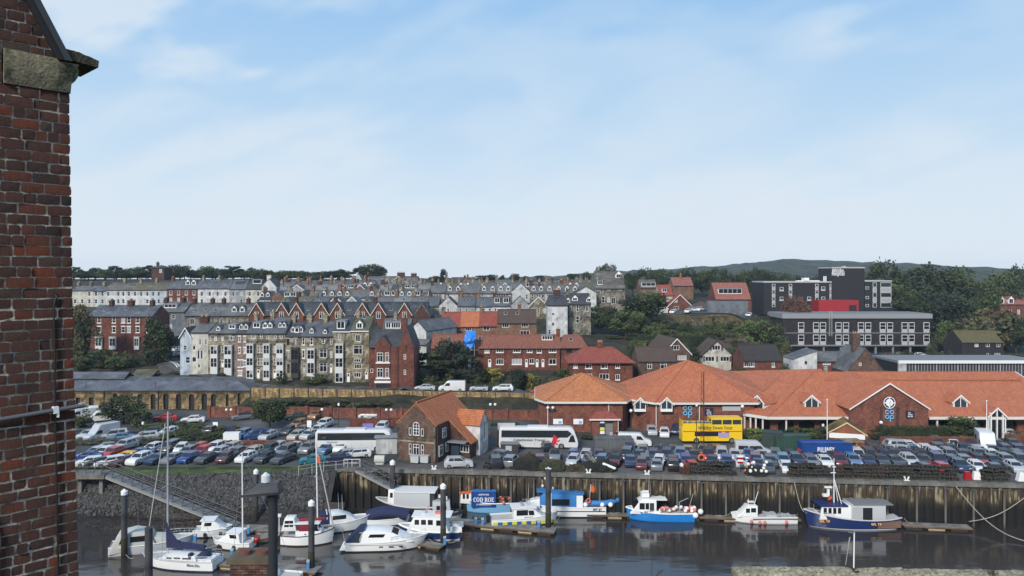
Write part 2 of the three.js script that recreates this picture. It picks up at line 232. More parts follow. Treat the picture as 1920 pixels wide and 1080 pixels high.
// ---------- the town on the hillside ----------
const row='terraced houses stepping up the hillside';
const WR='pale rendered terrace below the wood';
const sideWin=(a,b,n,y,w,h,k='s')=>Array.from({length:n},(_,i)=>[a+(b-a)*(i+0.5)/n,y,w,h,k]);
for(const[xa,xb,wall,roof,ridge,eave,l,n,ch]of[
[134,174,m.renderCream,m.slateGrey,536,544,'cream rendered terraced house with grey slate roof below the wood',3,[148,171]],
[174,198,m.renderPale,m.slateBlue,536,545,'narrow pale grey terraced house between cream and white houses',2,[196]],
[198,236,m.renderWhite,m.slateBrown,530,543,'white terraced house with brownish roof in the pale terrace',4,[235]],
[236,282,m.renderWhite,m.slateMoss,529,543,'white terraced house with mossy roof and twin roof windows',4,[265]],
[282,313,m.renderBlue,m.slateMoss,529,542.5,'pale blue terraced house with mossy roof and tall chimney',3,[293]],
[371,430,m.renderWhite,m.slateBlue,524.5,540,'white terraced house with blue slate roof beside red brick house',4,[382,412]],
[430,460,m.renderGrey,m.slateGrey,525,541,'grey terraced house with solar panels on its roof',2,[]],
[460,492,m.renderCream,m.slateDark,526,541,'cream terraced house with box dormer and dark roof',2,[]]])
house({n:'terraced_house',l,g:WR,x:[xa,xb],y:[ridge,eave,574],d:300,wall,roof,dep:9,win:[...sideWin(xa,xb,n,551,5,8),...sideWin(xa,xb,n,565,5,8)],ch,cm:m.stoneTan,sky:xa===236?[[246,536],[252,536]]:xa===430?[[451,530,18,7,m.glassBlue]]:xa===371?[[395,531],[422,531]]:[],dorm:xa===460?[[482,524,532,16,'f',1]]:[],ox:0.01});
house({n:'brick_house',l:'dark red brick terraced house with two white dormers below the wood',g:WR,x:[313,371],y:[526,540.5,574],d:300,dep:9,wall:m.brickRed,roof:m.slateBlue,win:[...sideWin(313,371,4,549,5,8),...sideWin(313,371,4,562,5,8)],dorm:[[352,525,534,8,'g'],[363,525,534,8,'g']],ch:[325],sky:[[330,530],[338,530]],sill:m.white,ox:0.01});
house({n:'gabled_house',l:'white house with plain gable and chimney at its peak',x:[491,518],y:[522,537,570],d:299,dep:9,k:'front',wall:m.renderWhite,roof:m.slateDark,oh:0.1,ox:0.02,barge:0,ch:[[505,2,1.6,1.2]]});
house({n:'brick_house',l:'brick house with white window peeking over the skyline wood',x:[284,308],y:[497,502,524],d:370,dep:8,wall:m.brickDark,roof:m.slateDark,win:[[301,508,5,7]],ch:[296],k:'hip',below:10});
house({n:'brick_townhouse',l:'three storey red brick house with white window surrounds among trees',c:'house',x:[166,286],y:[572.5,592,662],d:200,dep:10,wall:m.brickRed,roof:m.slateBlue,ch:[[210,4],[246,5,1.4],[286,3]],cm:m.brickDark,sill:m.white,lint:m.white,fm:m.white,win:grid([186,213.5,231,241.5,258,277],[600,618],7,11,'s'),bay:[[187,632,648,12,[[635,647]]],[213,632,648,12,[[635,647]]],[258,632,648,9,[[635,647]]]],sky:[[180,582],[197,582],[237,580]]});
house({n:'grey_house',l:'blue grey rendered house with wide white box dormer',c:'house',x:[294,346],y:[566,584,640],d:228,dep:11,wall:m.renderSlate,roof:m.slateGrey,win:[[308,594,7,10],[325,594,7,8],[319,612,7,9]],dorm:[[319,570,577.5,23,'f',3]],ch:[300,344],cm:m.brickDark});
house({n:'stone_house',l:'long stone terrace with two gabled dormers above the bay fronts',c:'house',x:[346,402],y:[568,591,622],d:222,dep:12,wall:m.stoneGrey,roof:m.slateGrey,win:[[360,603,8,12,'c'],[380,602,6,9]],sky:[[366,583],[386,581]],ch:[358,399],cm:m.brickDark});
house({n:'stone_house',l:'stone house with slate roof and paired white dormers',c:'house',x:[402,468],y:[568,591,622],d:222,dep:12,wall:m.stoneTan,roof:m.slateGrey,win:[[415,602,6,9],[430,602,6,9]],dorm:[[439,574,585,9,'g'],[454,574,585,9,'g']],ch:[420,466],cm:m.brickDark,sky:[[404,582]]});
{
const ap=[480,527,555,602,632,679,709,758],ends=[466,541,617,694,800];
for(let i=0;i<4;i++){
const xa=ends[i],xb=ends[i+1],H=house({n:'gabled_brick_house',l:'red brick house with white edged gables under a dark roof',g:'rank of brick houses with pointed gables',c:'house',x:[xa,xb],y:[566,590,612],d:212,dep:12,wall:m.brickDark,roof:m.slateDark,ox:0.01,sky:[[(ap[i*2]+ap[i*2+1])/2,581]],ch:i?[[xa+4,3]]:[],cm:m.brickDark});
for(const a of ap.slice(i*2,i*2+2)){
const{lx,ly,he}=H.fit,x=lx(a,211),w=3.9,yb=-3,top=Y(567.5,211.5)-H.fit.base,e=top-3.1,g=ext([[-w/2,yb],[w/2,yb],[w/2,e],[0,top-0.1],[-w/2,e]],4.5);g.translate(x,0,-4);
const c=part('gable',g,m.brickRed,H),r=roofFront(w,5,e,top,0.3,0.05,0.14);r.translate(x,0,0.7);part('gable_roof',r,m.slateDark,c);
for(const q of[-1,1])part('barge_board',slab([[x,top+0.03,0.76],[x+q*2.25,e-0.42,0.76],[x+q*2.25,e-0.75,0.76],[x,top-0.3,0.76]],0.07,[0,0,1]),m.cream,c);
const f=win(c,x,e-0.45,0.68,1.3,1.9,'x');f.name='window';
}
}
house({n:'brick_house',l:'plain brick gable end closing the rank of pointed gables',x:[776,806],y:[569,591,622],d:210,dep:12,k:'front',wall:m.brickDark,roof:m.slateDark,bm:m.stoneTan,oh:0.1,ox:0.05});
}
const FT='tall bay fronted terrace above the road';
const T0={c:'house',d:170,dep:11,ox:0.01,below:6,back:3,gut:m.dark,cm:m.stoneTan,pm:m.potBuff};
house({...T0,n:'white_house',l:'small white house with pointed barge boards at the lane corner',x:[338,358],y:[614,630,700],k:'front',wall:m.renderBlue,roof:m.slateBlue,ox:0.3,win:[[345,630,4,9],[347,652,7,9],[352,675,9,12]],dep:8});
house({...T0,n:'white_house',l:'tall plain white rendered house next to the stone terrace',x:[358,390],y:[604,622,700],wall:m.renderCream,roof:m.slateGrey,win:[[375,641,4,12,'p'],[386,641,4,12,'p'],[372,665,5,17,'p'],[378,665,5,17,'p'],[364,652,6,9,'p'],[373,686,5,8,'p'],[364,674,8,10,'p']],ch:[[372,4],[388,3]],cm:m.brickDark});
house({...T0,n:'stone_townhouse',l:'buff stone townhouse with single small dormer and white bay',g:FT,x:[390,421],y:[606,623.5,698],wall:m.stoneBuff,roof:m.slateGrey,win:[[404,635,5,9],[417,635,4,9],[417,655,4,12],[417,682,5,14,'d'],[393,635,4,8]],bay:[[403,648,696,13,[[650,662],[672,686]]]],dorm:[[409,612,620,6,'g',1]],lint:m.stoneTan});
house({...T0,n:'stone_townhouse',l:'stone townhouse with wide box dormer and tall white bay',g:FT,x:[421,442],y:[603,623.5,700],wall:m.stoneGrey,roof:m.slateGrey,win:[[434,634,10,8,'t']],bay:[[429,648,700,14,[[650,663],[673,688]]]],dorm:[[435,609,617,12,'f',2]]});
house({...T0,n:'stone_townhouse',l:'narrow pinkish stone townhouse with twin pointed dormers',g:FT,x:[442,462],y:[603,623.5,706],wall:m.brickPink,roof:m.slateDark,win:[...grid([449,459],[636,657],4,10),...grid([448,453.5],[682],4,13,'p'),[459,682,4,11],[450,700,8,9,'c']],dorm:[[452.5,606,618,7,'g'],[461,606,618,7,'g']],lint:m.white,sill:m.white});
house({...T0,n:'stone_townhouse',l:'stone townhouse with three light box dormer and dark string courses',g:FT,x:[462,494],y:[599,623.5,711],wall:m.stoneTan,roof:m.slateBlue,band:[640,664,687],win:[[475,631,9,8,'q'],[490,631,4,8],[485,655,4,14],[491,655,4,14],[485,678,5,14],[491,678,4,14],[484,701,6,17,'d']],bay:[[470,645,711,13,[[648,661],[672,683],[695,706]]]],dorm:[[481,605,615,13,'f',2]],ch:[[464,4]]});
house({...T0,n:'stone_townhouse',l:'wide stone townhouse with two white bays and twin dormers',g:FT,x:[494,535],y:[595,623.5,711],wall:m.stoneTan,roof:m.slateBlue,band:[640,664,687],win:[[502,632,5,7],[516,632,5,7],[527,632,5,7],[515,655,4,14],[515,678,4,14],[515,701,6,17,'d']],bay:[[501,645,711,12,[[648,661],[672,683],[695,706]]],[526,645,709,13,[[648,661],[672,683],[695,704]]]],dorm:[[497,604,615,9,'g'],[506,604,615,9,'g'],[525,604,614,7,'g'],[532.5,604,614,7,'g']],ch:[[496,3]]});
const archM=m.stoneDark;
house({...T0,n:'stone_townhouse',l:'stone townhouse with dark timber bay and linked white dormers',g:FT,x:[535,564],y:[602,629,710],wall:m.stoneBuff,roof:m.slateDark,win:[[540,641,5,13,'p',m.stoneDark],[554,641,6,13,'p',m.stoneDark],[540,666,5,15,'p',m.stoneDark],[541,691,5,17,'d',m.dark]],bay:[[554,652,700,14,[[656,672],[680,698]],m.dark]],dorm:[[549,611,623,7,'g'],[556.5,614,624,8,'f',1],[564,611,623,7,'g']],lint:m.white,ch:[[538,4]]});
house({...T0,n:'stone_townhouse',l:'stone townhouse with two white bays under round headed windows',g:FT,x:[564,594],y:[602,629,710],wall:m.stoneBuff,roof:m.slateBlue,win:[[569,640,5,13],[584,640,6,13],[569,664,5,15],[570,691,5,17,'d',m.renderBlue]],bay:[[584,653,702,14,[[657,671],[681,698]]]],dorm:[[584,614,625,6,'g',1]],lint:m.white,sill:m.white,ch:[[580,5,1.2]]});
house({...T0,n:'stone_townhouse',l:'stone townhouse with large white cross windows and arched door',g:FT,x:[594,624],y:[602,629,710],wall:m.stoneGrey,roof:m.slateBlue,win:[[606,640,6,9],[621,640,4,12],[606,663,14,16,'x'],[606,689,14,17,'x'],[621,664,4,14],[622,691,5,17,'d',m.white]],dorm:[[609,617,626,6,'g',1]],lint:m.stoneDark,ch:[[610,5,1.2]]});
house({...T0,n:'stone_townhouse',l:'tall stone townhouse with white bay rising through all storeys',g:FT,x:[624,658],y:[594,620,714],d:167,wall:m.stoneTan,roof:m.slateDark,win:[[651,655,3,5,'p'],[637,631,5,14,'c'],[653,708,6,18,'d']],bay:[[637,645,716,15,[[648,661],[672,686],[700,714]]]],dorm:[[639,602,617,15,'f',2]],ch:[[628,3]],gut:m.white});
house({...T0,n:'stone_townhouse',l:'end stone townhouse with plain olive gable wall',g:FT,x:[658,692],y:[593,619,714],d:167,dep:12,wall:m.stoneBuff,roof:m.slateMoss,win:[[671,634,9,13,'c'],[671,656,17,17,'l'],[670,676,13,7,'t'],[671,687,13,9,'t'],[670,703,13,9,'t'],[687,704,6,14,'d']],dorm:[[674,601,616,12,'g']],ch:[[667,4]],gut:m.white,sky:[[683,596]]});
{
const H=house({n:'gothic_house',l:'dark red brick gothic house with slate roof and stepped gable',c:'house',x:[692,752],y:[619,649,720],d:162,dep:9,wall:m.brickRed,roof:m.slateDark,below:5,win:[[697,695,5,8,'p']]}),{lx,ly,d}=H.fit;
const x=lx(719),w=3.3,e=ly(646),t=ly(630),g=ext([[-w/2,-3],[w/2,-3],[w/2,e],[0,t-0.1],[-w/2,e]],3.4);g.translate(x,0,-2.6);const c=part('gable',g,m.brickRed,H);const r=roofFront(w,4.5,e,t,0.15,0.05,0.12);r.translate(x,0,0.8);part('gable_roof',r,m.slateDark,c);
win(c,x-0.5,ly(645),0.84,0.6,1.4,'p');win(c,x+0.5,ly(645),0.84,0.6,1.4,'p');
for(const py of[669,698]){win(c,x-0.6,ly(py),0.92,1.3,2,'x');win(c,x+0.9,ly(py),0.92,0.8,2,'x');part('sill',bb(x-1.5,x+1.6,ly(py)-1.35,ly(py)-1.05,0.81,1.05),m.white,c);}
part('garage_door',bb(x-1.5,x+1.3,ly(733),ly(717),0.81,0.9),m.black,H);part('door_surround',[bb(x-1.8,x+1.7,ly(717)+0.004,ly(713),0.8,1)],m.white,H);
house({n:'gothic_house',l:'red brick gable end with tall buttress chimney on gothic house',c:'house',x:[747,776],y:[612,650,720],d:160,dep:10,k:'front',wall:m.brickRed,roof:m.slateDark,oh:0.05,ox:0.01,barge:0,below:5,win:[[759,669,4,10,'s'],[759,698,4,10,'s'],[762,651,3,9,'p',m.brickDark]],ch:[[757,2,1.3,1.6]],cm:m.brickRed});
one('bay_turret',[cy(1.1,1.1,Y(650,160)-Y(722,160)+4,0,-4,0,8)],m.brickRed,'round brick turret between gothic gables','turret',[X(742,160.5),Y(722,160),-160.7]);
}
house({n:'box_dormer_house',l:'slate roofed house with a run of white box dormers',c:'house',x:[716,768],y:[597,619,640],d:190,dep:10,wall:m.stoneGrey,roof:m.slateBlue,dorm:[[728,604,616,10,'f',2],[742,604,616,18,'f',4]],ch:[[742,4]]});
house({n:'white_house',l:'white gabled house with half timbered peak and roof windows',c:'house',x:[767,800],y:[600,618,679],d:188,dep:16,turn:-0.42,k:'front',wall:m.renderWhite,roof:m.slateGrey,bm:m.dark,win:[[782,612,4,4,'c'],[777,631,5,9],[792,633,4,4]],oh:0.3});
house({n:'white_annexe',l:'low white annexe against the gabled white house',c:'house',x:[773,800],y:[636,645,680],d:185,dep:4,turn:-0.42,k:'side',wall:m.renderPale,roof:m.slateGrey,win:[[788,653,5,7],[783,672,11,7,'q']]});
const BT={c:'house',d:205,dep:9,ox:0.01,below:4,wall:m.brickTan};
house({...BT,n:'brick_house',l:'brown brick semi with bright red tiled roof, standing against its orange roofed neighbour',x:[826,863],y:[585,612,632],roof:m.tileRed,dorm:[],win:[[842,614,11,9,'c']],ch:[[827,2]]});
house({...BT,n:'brick_house',l:'brown brick house with orange tiled roof between two red roofs',x:[863,898],y:[584,611,630],roof:m.tileOrange,win:[[878,614,12,9,'t']],ch:[]});
house({...BT,n:'brick_house',l:'brown brick house with red tiled roof and central chimney',x:[898,932],y:[584,610,630],roof:m.tileRed,win:[[912,610,12,9,'c']],ch:[[901,2]]});
house({...BT,n:'brick_house',l:'brown brick house with dark tiled roof and gable end',x:[932,1006],y:[580,604,632],d:202,roof:m.tileBrown,win:[[948,609,13,10,'t'],[984,606,13,9,'t'],[984,624,18,8,'t']],ch:[[974,3]],sky:[[948,588],[970,588]]});
{
const base={c:'house',d:183,dep:9,wall:m.brickRed,below:4};
house({...base,n:'brick_terrace',l:'long red brick terrace with orange tiled roof above gardens',x:[884,1052],y:[627,651.5,692],roof:m.tileTerrace,ox:0.02,gut:m.dark,sill:m.white,
win:[[913,657,9,9,'c'],[937,657,14,8,'t'],[969,657,14,8,'t'],[993,657,10,8,'c'],[1011,657,9,9,'c'],[1036,657,14,8,'t'],[918,681,6,15,'d'],[937,678,14,11,'t'],[969,678,18,11,'t'],[987,681,5,15,'d'],[997,677,9,10,'c'],[1007,681,5,15,'d'],[1018,681,5,15,'d'],[1036,678,14,11,'c']],
dorm:[[1026,629,638,20,'f',4]],sky:[[900,635]],ch:[[1054,2]],cm:m.brickRed});
house({...base,n:'brick_terrace',l:'scaffolded brick terrace end beneath the blue roof tarpaulin',x:[808,884],y:[626,652,692],roof:m.tileTerrace,win:[[870,657,12,8,'c'],[835,657,12,8,'c'],[890,681,6,14,'d']],sky:[[843,636]],ch:[]});
house({...base,n:'brick_terrace',l:'hipped brick end house of the long orange roofed terrace',x:[1050,1100],y:[627,652,692],k:'hip',roof:m.tileTerrace,win:[[1067,658,12,8,'t',m.brickDark]],sky:[[1070,637]],dep:9,ridge:2.0});
}
{
const H=house({n:'hipped_house',l:'square brick house with red hipped roof and central chimney',c:'house',x:[1069,1186],y:[650,679.5,722],d:170,dep:10,k:'hip',ridge:3.2,oh:0.5,wall:m.brickRed,roof:m.tileRed,below:5,sill:m.white,win:[[1079,686,8,8,'c'],[1103.5,685,12,11,'l'],[1133,685,12,11,'l'],[1158,686,8,8,'c'],[1079,706,8,9,'c'],[1104,706,12,11,'l'],[1133,706,18,11,'t'],[1158,707,8,11,'c']],ch:[[1125,3,1.3,1.1]],cd:1.1,gut:m.dark});
}
house({n:'white_house',l:'tall narrow white rendered house with slate mansard roof',c:'house',x:[1027,1064],y:[552,571.5,630],d:218,dep:9,k:'hip',ridge:2.2,wall:m.renderWhite,roof:m.slateDark,win:[[1037,589,6,5,'c'],[1037,608,6,7,'c'],[1027,622,5,9],[1046,624,4,5]],sky:[[1018,556],[1041,566]],ch:[[1044,4,2]],cm:m.brickDark});
house({n:'stone_house',l:'stone house front with dormers beside tall white house',c:'house',x:[1064,1108],y:[550,569,625],d:222,dep:10,wall:m.stoneGrey,roof:m.slateDark,win:[[1083,578,5,12],[1083,599,6,13],[1101,578,6,12,'c'],[1070,578,3,10],[1070,600,3,10]],dorm:[[1078,556,564,11,'g'],[1104,557,566,9,'g'],[1065,560,569,8,'g']],ch:[[1040,3]]});
house({n:'gabled_house',l:'white gable wall rising beside the grey stone house',c:'house',x:[1080,1118],y:[537,548,585],d:262,dep:11,k:'front',wall:m.renderWhite,roof:m.slateDark,oh:0.15,barge:0,ox:0.1});
house({n:'stone_house',l:'grey stone villa with dormer and bay beside large dark tree',c:'house',x:[1116,1172],y:[522,540,590],d:266,dep:11,wall:m.stoneGrey,roof:m.slateBrown,win:[[1128,546,6,7],[1131,562,6,12],[1150,564,8,12,'c'],[1141,562,4,10]],dorm:[[1125,526,534,9,'f',2]],ch:[[1120,4],[1168,4]]});
house({n:'stone_house',l:'tall grey stone villa with stepped roofline on the skyline',c:'house',x:[1118,1170],y:[508,522,545],d:300,dep:11,wall:m.stoneGrey,roof:m.slateBrown,below:8,ch:[[1122,4],[1148,4]],dorm:[[1160,511,521,12,'g']]});
R=rng(311);
function rank(list,d,ridge,eave,base,opt={}){
list.forEach(([xa,xb],i)=>{
const j=rr(-2.2,2.2),front=R()<0.16,roof=opt.roofs?(R()<0.14?pick([m.tileBrown,m.slateDark,m.slateMoss]):pick(opt.roofs)):pick([m.slateGrey,m.slateBlue,m.slateGrey,m.slateBrown,m.slateMoss,m.slateLight]),wall=pick(opt.walls??[m.stoneGrey,m.stoneTan,m.renderPale,m.brickTan,m.renderGrey]),wd=xb-xa,n=Math.max(1,Math.round(wd/14));
const dk=opt.dorm??0.5,dz=(eave-ridge);
const has=R()<dk,kind=R()<0.5?'g':'f';
const names=new Map([[m.slateGrey,'grey slate'],[m.slateBlue,'blue slate'],[m.slateBrown,'brownish slate'],[m.slateMoss,'mossy'],[m.slateLight,'pale slate'],[m.slateDark,'dark slate'],[m.tileBrown,'brown tiled']]);
const wn=new Map([[m.stoneGrey,'grey stone'],[m.stoneTan,'tan stone'],[m.renderPale,'pale rendered'],[m.brickTan,'brown brick'],[m.renderGrey,'grey rendered'],[m.renderWhite,'white rendered'],[m.brickRed,'red brick']]);
house({n:'terraced_house',c:'house',k:front?'front':'side',barge:R()<0.5?0:1,l:`${wn.get(wall)} house, ${names.get(roof)} roof${front ? ', gable to the front' : has ? kind === 'g' ? ', gabled dormer' : ', box dormer' : ', no dormer'}, ${opt.where}`,g:opt.g??row,x:[xa,xb],y:[ridge+j*0.5+(opt.tilt??0)*i,eave+j*0.4+(opt.tilt??0)*i,base+(opt.tilt??0)*i],d:d+rr(-0.4,0.4),dep:opt.dep??9,wall,roof,ox:0.005,win:base-eave>8?sideWin(xa,xb,n+1,eave+(base-eave)*0.42,5*210/d,Math.min(9,(base-eave)*0.5)):[],dorm:has&&!front?Array.from({length:n},(_,q)=>[xa+wd*(q+0.5)/n,eave-dz*0.86,eave-dz*0.28,kind==='g'?7:10,kind,2]):[],sky:R()<0.55&&!front?[[xa+wd*rr(0.2,0.8),eave-dz*0.55]]:[],ch:front?[]:[[xa+1,3+Math.floor(R()*3),rr(0.7,1.5),rr(1.0,2.2)],...(R()<0.35?[[xa+wd*0.6,2,0.7,rr(0.9,1.5)]]:[])],cm:pick([m.stoneTan,m.brickTan,m.stoneGrey,m.brickDark]),pm:pick([m.potClay,m.potBuff])});
});
}
const cut=(a,b,n)=>{const o=[];let x=a;for(let i=0;i<n;i++){const e=i===n-1?b:a+(b-a)*(i+1)/n+rr(-2,2);o.push([x,e]);x=e;}return o;};
rank(cut(520,800,9),236,556,570,585,{where:'just above the gabled rank',dorm:0.05});
rank(cut(486,600,5),262,546,560,580,{where:'beside the white gable house',roofs:[m.slateDark,m.slateGrey],dorm:0.95});
rank(cut(600,806,7),264,544,558,578,{where:'midway up the crowded hillside',dorm:0.75,roofs:[m.slateGrey,m.slateBrown,m.slateBlue]});
rank(cut(790,1027,7),248,556,573,596,{where:'above the red roofs',dorm:0.3,roofs:[m.slateGrey,m.slateMoss,m.slateMoss,m.slateBlue],walls:[m.renderPale,m.renderWhite,m.stoneTan,m.renderGrey]});
rank(cut(806,1085,9),290,534,549,566,{where:'below the hilltop',dorm:0.6,roofs:[m.slateBlue,m.slateGrey,m.slateGrey,m.slateLight]});
rank(cut(520,806,12),300,533,543,560,{where:'below the chapel roofs',dorm:0.2,roofs:[m.slateGrey,m.slateBrown,m.slateLight]});
rank(cut(528,700,8),336,526,534,548,{where:'near the top of the hill',dorm:0.05,roofs:[m.slateGrey,m.slateBrown,m.slateBrown]});
rank(cut(840,1110,9),340,525,534,548,{where:'along the hilltop',dorm:0.1,roofs:[m.slateGrey,m.slateBrown,m.slateMoss,m.tileBrown],walls:[m.brickTan,m.brickRed,m.stoneGrey]});
rank(cut(530,806,13),318,529,538.5,552,{where:'tucked under the chapel',dorm:0.15,roofs:[m.slateGrey,m.slateBrown,m.slateLight,m.slateBlue]});
rank(cut(806,1112,12),316,529,541,556,{where:'near the stone villa skyline',dorm:0.35,roofs:[m.slateBlue,m.slateGrey,m.slateBrown,m.slateMoss]});
house({n:'chapel',l:'large grey chapel roof with brick chimneys on the skyline',c:'chapel',x:[655,782],y:[518,530,548],d:356,dep:14,wall:m.brickTan,roof:m.slateGrey,ch:[[672,3],[690,3],[752,5,3.6,1.8],[776,3,2.6,1.4]],cm:m.brickDark,below:8});
house({n:'gabled_house',l:'pale pointed gable in front of the chapel roof',c:'house',x:[662,682],y:[514,530,548],d:345,dep:8,k:'front',wall:m.renderPale,roof:m.slateGrey,oh:0.1,below:8});
house({n:'gabled_house',l:'dark brown half timbered gable near the skyline chimneys',c:'house',x:[722,772],y:[518,536,552],d:342,dep:9,k:'front',wall:m.brickTan,roof:m.tileBrown,oh:0.4,below:8,bm:m.cream,win:[[746,538,6,6,'c']]});
house({n:'bungalow',l:'low brown roofed house on the hilltop skyline',c:'house',x:[846,890],y:[520,527,540],d:372,dep:9,wall:m.brickTan,roof:m.tileBrown,below:8,ch:[[877,2]]});
// ---------- houses on the east slope ----------
house({n:'white_house',l:'small white gabled house above the grassy bank',c:'house',x:[1213,1252],y:[564,578,596],d:270,dep:9,k:'front',wall:m.renderWhite,roof:m.slateGrey,win:[[1224,577,5,6],[1246,588,9,8,'x']],bm:m.white,oh:0.3});
house({n:'brick_house',l:'brick house with red roof and bold white barge boards',c:'house',x:[1252,1298],y:[552,574,597],d:282,dep:10,k:'front',wall:m.brickRed,roof:m.tileRed,win:[[1267,564,7,6,'c'],[1268,577,10,6,'t'],[1272,590,16,9,'t']],bm:m.white,oh:0.5});
house({n:'brick_house',l:'red roofed house with white dormer and porch on the bank',c:'house',x:[1236,1262],y:[534,553,592],d:288,dep:9,wall:m.renderCream,roof:m.tileRed,win:[[1247,562,8,6,'c']],dorm:[[1246,541,548,9,'f',2]]});
house({n:'brick_house',l:'house with steep red brown roof below the dark wood',c:'house',x:[1262,1300],y:[520,535,560],d:312,dep:10,wall:m.brickTan,roof:m.tilePink,ch:[[1276,2]]});
house({n:'bungalow',l:'white fronted bungalow with flat dormer by the dark wood',c:'house',x:[1200,1232],y:[524,539,560],d:305,dep:9,wall:m.brickTan,roof:m.slateBrown,dorm:[[1216,530,537,26,'f',3]]});
house({n:'bungalow',l:'brown tiled bungalow with hipped roof behind parked cars',c:'house',x:[1299,1342],y:[564,580,596],d:275,dep:10,k:'hip',wall:m.brickTan,roof:m.tileBrown});
house({n:'red_roof_house',l:'red tiled house with long white dormer band and brick front',c:'house',x:[1342,1408],y:[530,560,600],d:285,dep:12,wall:m.brickRed,roof:m.tilePink,dorm:[[1369,541,551,44,'f',5]],win:[[1354,578,9,7,'q'],[1370,578,7,7],[1379,578,6,7],[1387,578,6,7]]});
one('cladding_wall',bb(-7.5,6.5,-2,4.4,-3,0),m.renderSlate,'dark clad garage block under the red roofed house','garage',[X(1368,262),Y(588,262),-262]);ground.push([X(1368,262),-262,Y(590,262)]);
const ES={c:'house',below:5};
house({...ES,n:'brick_house',l:'brown brick house with small corner gable beside red hipped house',x:[1196,1268],y:[650,676,722],d:174,dep:9,wall:m.brickBrown,roof:m.tileBrown,win:[[1218,686,9,11,'x'],[1244,686,12,11,'l'],[1218,709,9,9,'x']]});
house({...ES,n:'brick_house',l:'brown brick gabled house with white bargeboards and wide windows',x:[1243,1295],y:[634.5,662,700],d:184,dep:14,k:'front',wall:m.brickBrown,roof:m.tileBrown,oh:0.4,win:[[1266,652,16,9,'t'],[1279,671,17,9,'q']],turn:0.12});
house({...ES,n:'cream_house',l:'cream gabled house with dark shutters and brown roof',x:[1318,1371],y:[638,663,696],d:196,dep:9,k:'front',wall:m.renderCream,roof:m.tileBrown,bm:m.dark,oh:0.5,win:[[1343,652,16,9,'t'],[1331,673,18,9,'t'],[1359,673,17,9,'t']]});
{const H=scene.children.at(-1),{lx,ly}=H.fit;for(const px of[1333,1354])part('shutter',bb(lx(px)-0.2,lx(px)+0.2,ly(657),ly(647),0.005,0.06),m.dark,H);for(const px of[1320,1344.5,1369])part('shutter',bb(lx(px)-0.2,lx(px)+0.2,ly(678),ly(668),0.005,0.06),m.dark,H);}
house({...ES,n:'bungalow',l:'brown roofed bungalow behind the cream gabled house',x:[1352,1408],y:[634,652,676],d:210,dep:10,wall:m.stoneGrey,roof:m.tileBrown,win:[]});
house({...ES,n:'brick_house',l:'red brick cottage with large dark tiled roof and white gable edge',x:[1394,1467],y:[646,674.5,694],d:184,dep:9,wall:m.brickRed,roof:m.tileDark,win:[[1409,683,11,9,'t'],[1450,683,5,10,'c'],[1391,683,9,9,'c']],sill:m.white});
house({...ES,n:'brick_house',l:'slate roofed red brick house with white end wall',x:[1532,1598],y:[659,676,700],d:180,dep:7,wall:m.brickRed,roof:m.slateGrey,win:[[1550,661+20,15,7,'t'],[1548,694,6,14,'x']]});
{const E=thing('white_extension','white rendered lean-to end wall of slate roofed house','extension',[X(1510,178),Y(700,178),-178]),yo=Y(700,178),xo=X(1510,178);part('roof',slab([[X(1487,178)-xo,Y(673.4,178)-yo,0.1],[X(1532.5,178)-xo,Y(657.4,178)-yo,0.1],[X(1532.5,178)-xo,Y(657.4,178)-yo,-7.1],[X(1487,178)-xo,Y(673.4,178)-yo,-7.1]],0.12),m.slateGrey,E);part('wall',slab([[X(1488,178),Y(700,178)-4,0],[X(1532,178),Y(700,178)-4,0],[X(1532,178),Y(658,178),0],[X(1488,178),Y(674,178),0]].map(([x,y,z])=>[x-X(1510,178),y-Y(700,178),z]),7,[0,0,-1]),m.renderWhite,E);part('window',bb(X(1509,178)-xo,X(1513,178)-xo,Y(683,178)-yo,Y(677,178)-yo,0.004,0.05),m.glass,E);}
ground.push([X(1510,178),-176,Y(700,178)]);
house({...ES,n:'brick_house',l:'tall brown brick gable with slate roof beside the supermarket',x:[1588,1656],y:[652,695,704],d:172,dep:10,k:'front',wall:m.brickBrown,roof:m.slateGrey,barge:0,oh:0.15,win:[[1613,683,5,6,'c']],ch:[[1604,3,1.6,3]]});
house({...ES,n:'dark_brick_house',l:'dark brick house with mossy roof beside large rounded shrub',x:[1804,1881],y:[619,641,674],d:232,dep:10,wall:m.brickBlack,roof:m.tileMoss,win:[[1831,646,7,9,'c'],[1852,646,7,9,'c'],[1872,646,7,9,'c'],[1852,666,4,7],[1870,666,11,8,'x']]});
house({...ES,n:'brick_mansion',l:'red brick mansion with gables and dormers beyond the trees',x:[1854,1930],y:[553,570,602],d:330,dep:12,wall:m.brickRed,roof:m.tilePink,dorm:[[1878,560,573,10,'g'],[1896,560,573,10,'g'],[1859,566,574,8,'f',1]],ch:[[1862,3],[1884,3]],win:[[1880,585,5,9],[1895,585,5,9],[1910,585,5,9]]});
house({...ES,n:'brick_house',l:'brick gable half hidden behind the rounded shrub',x:[1820,1846],y:[562,578,600],d:322,dep:9,k:'front',wall:m.brickRed,roof:m.tilePink,bm:m.white});
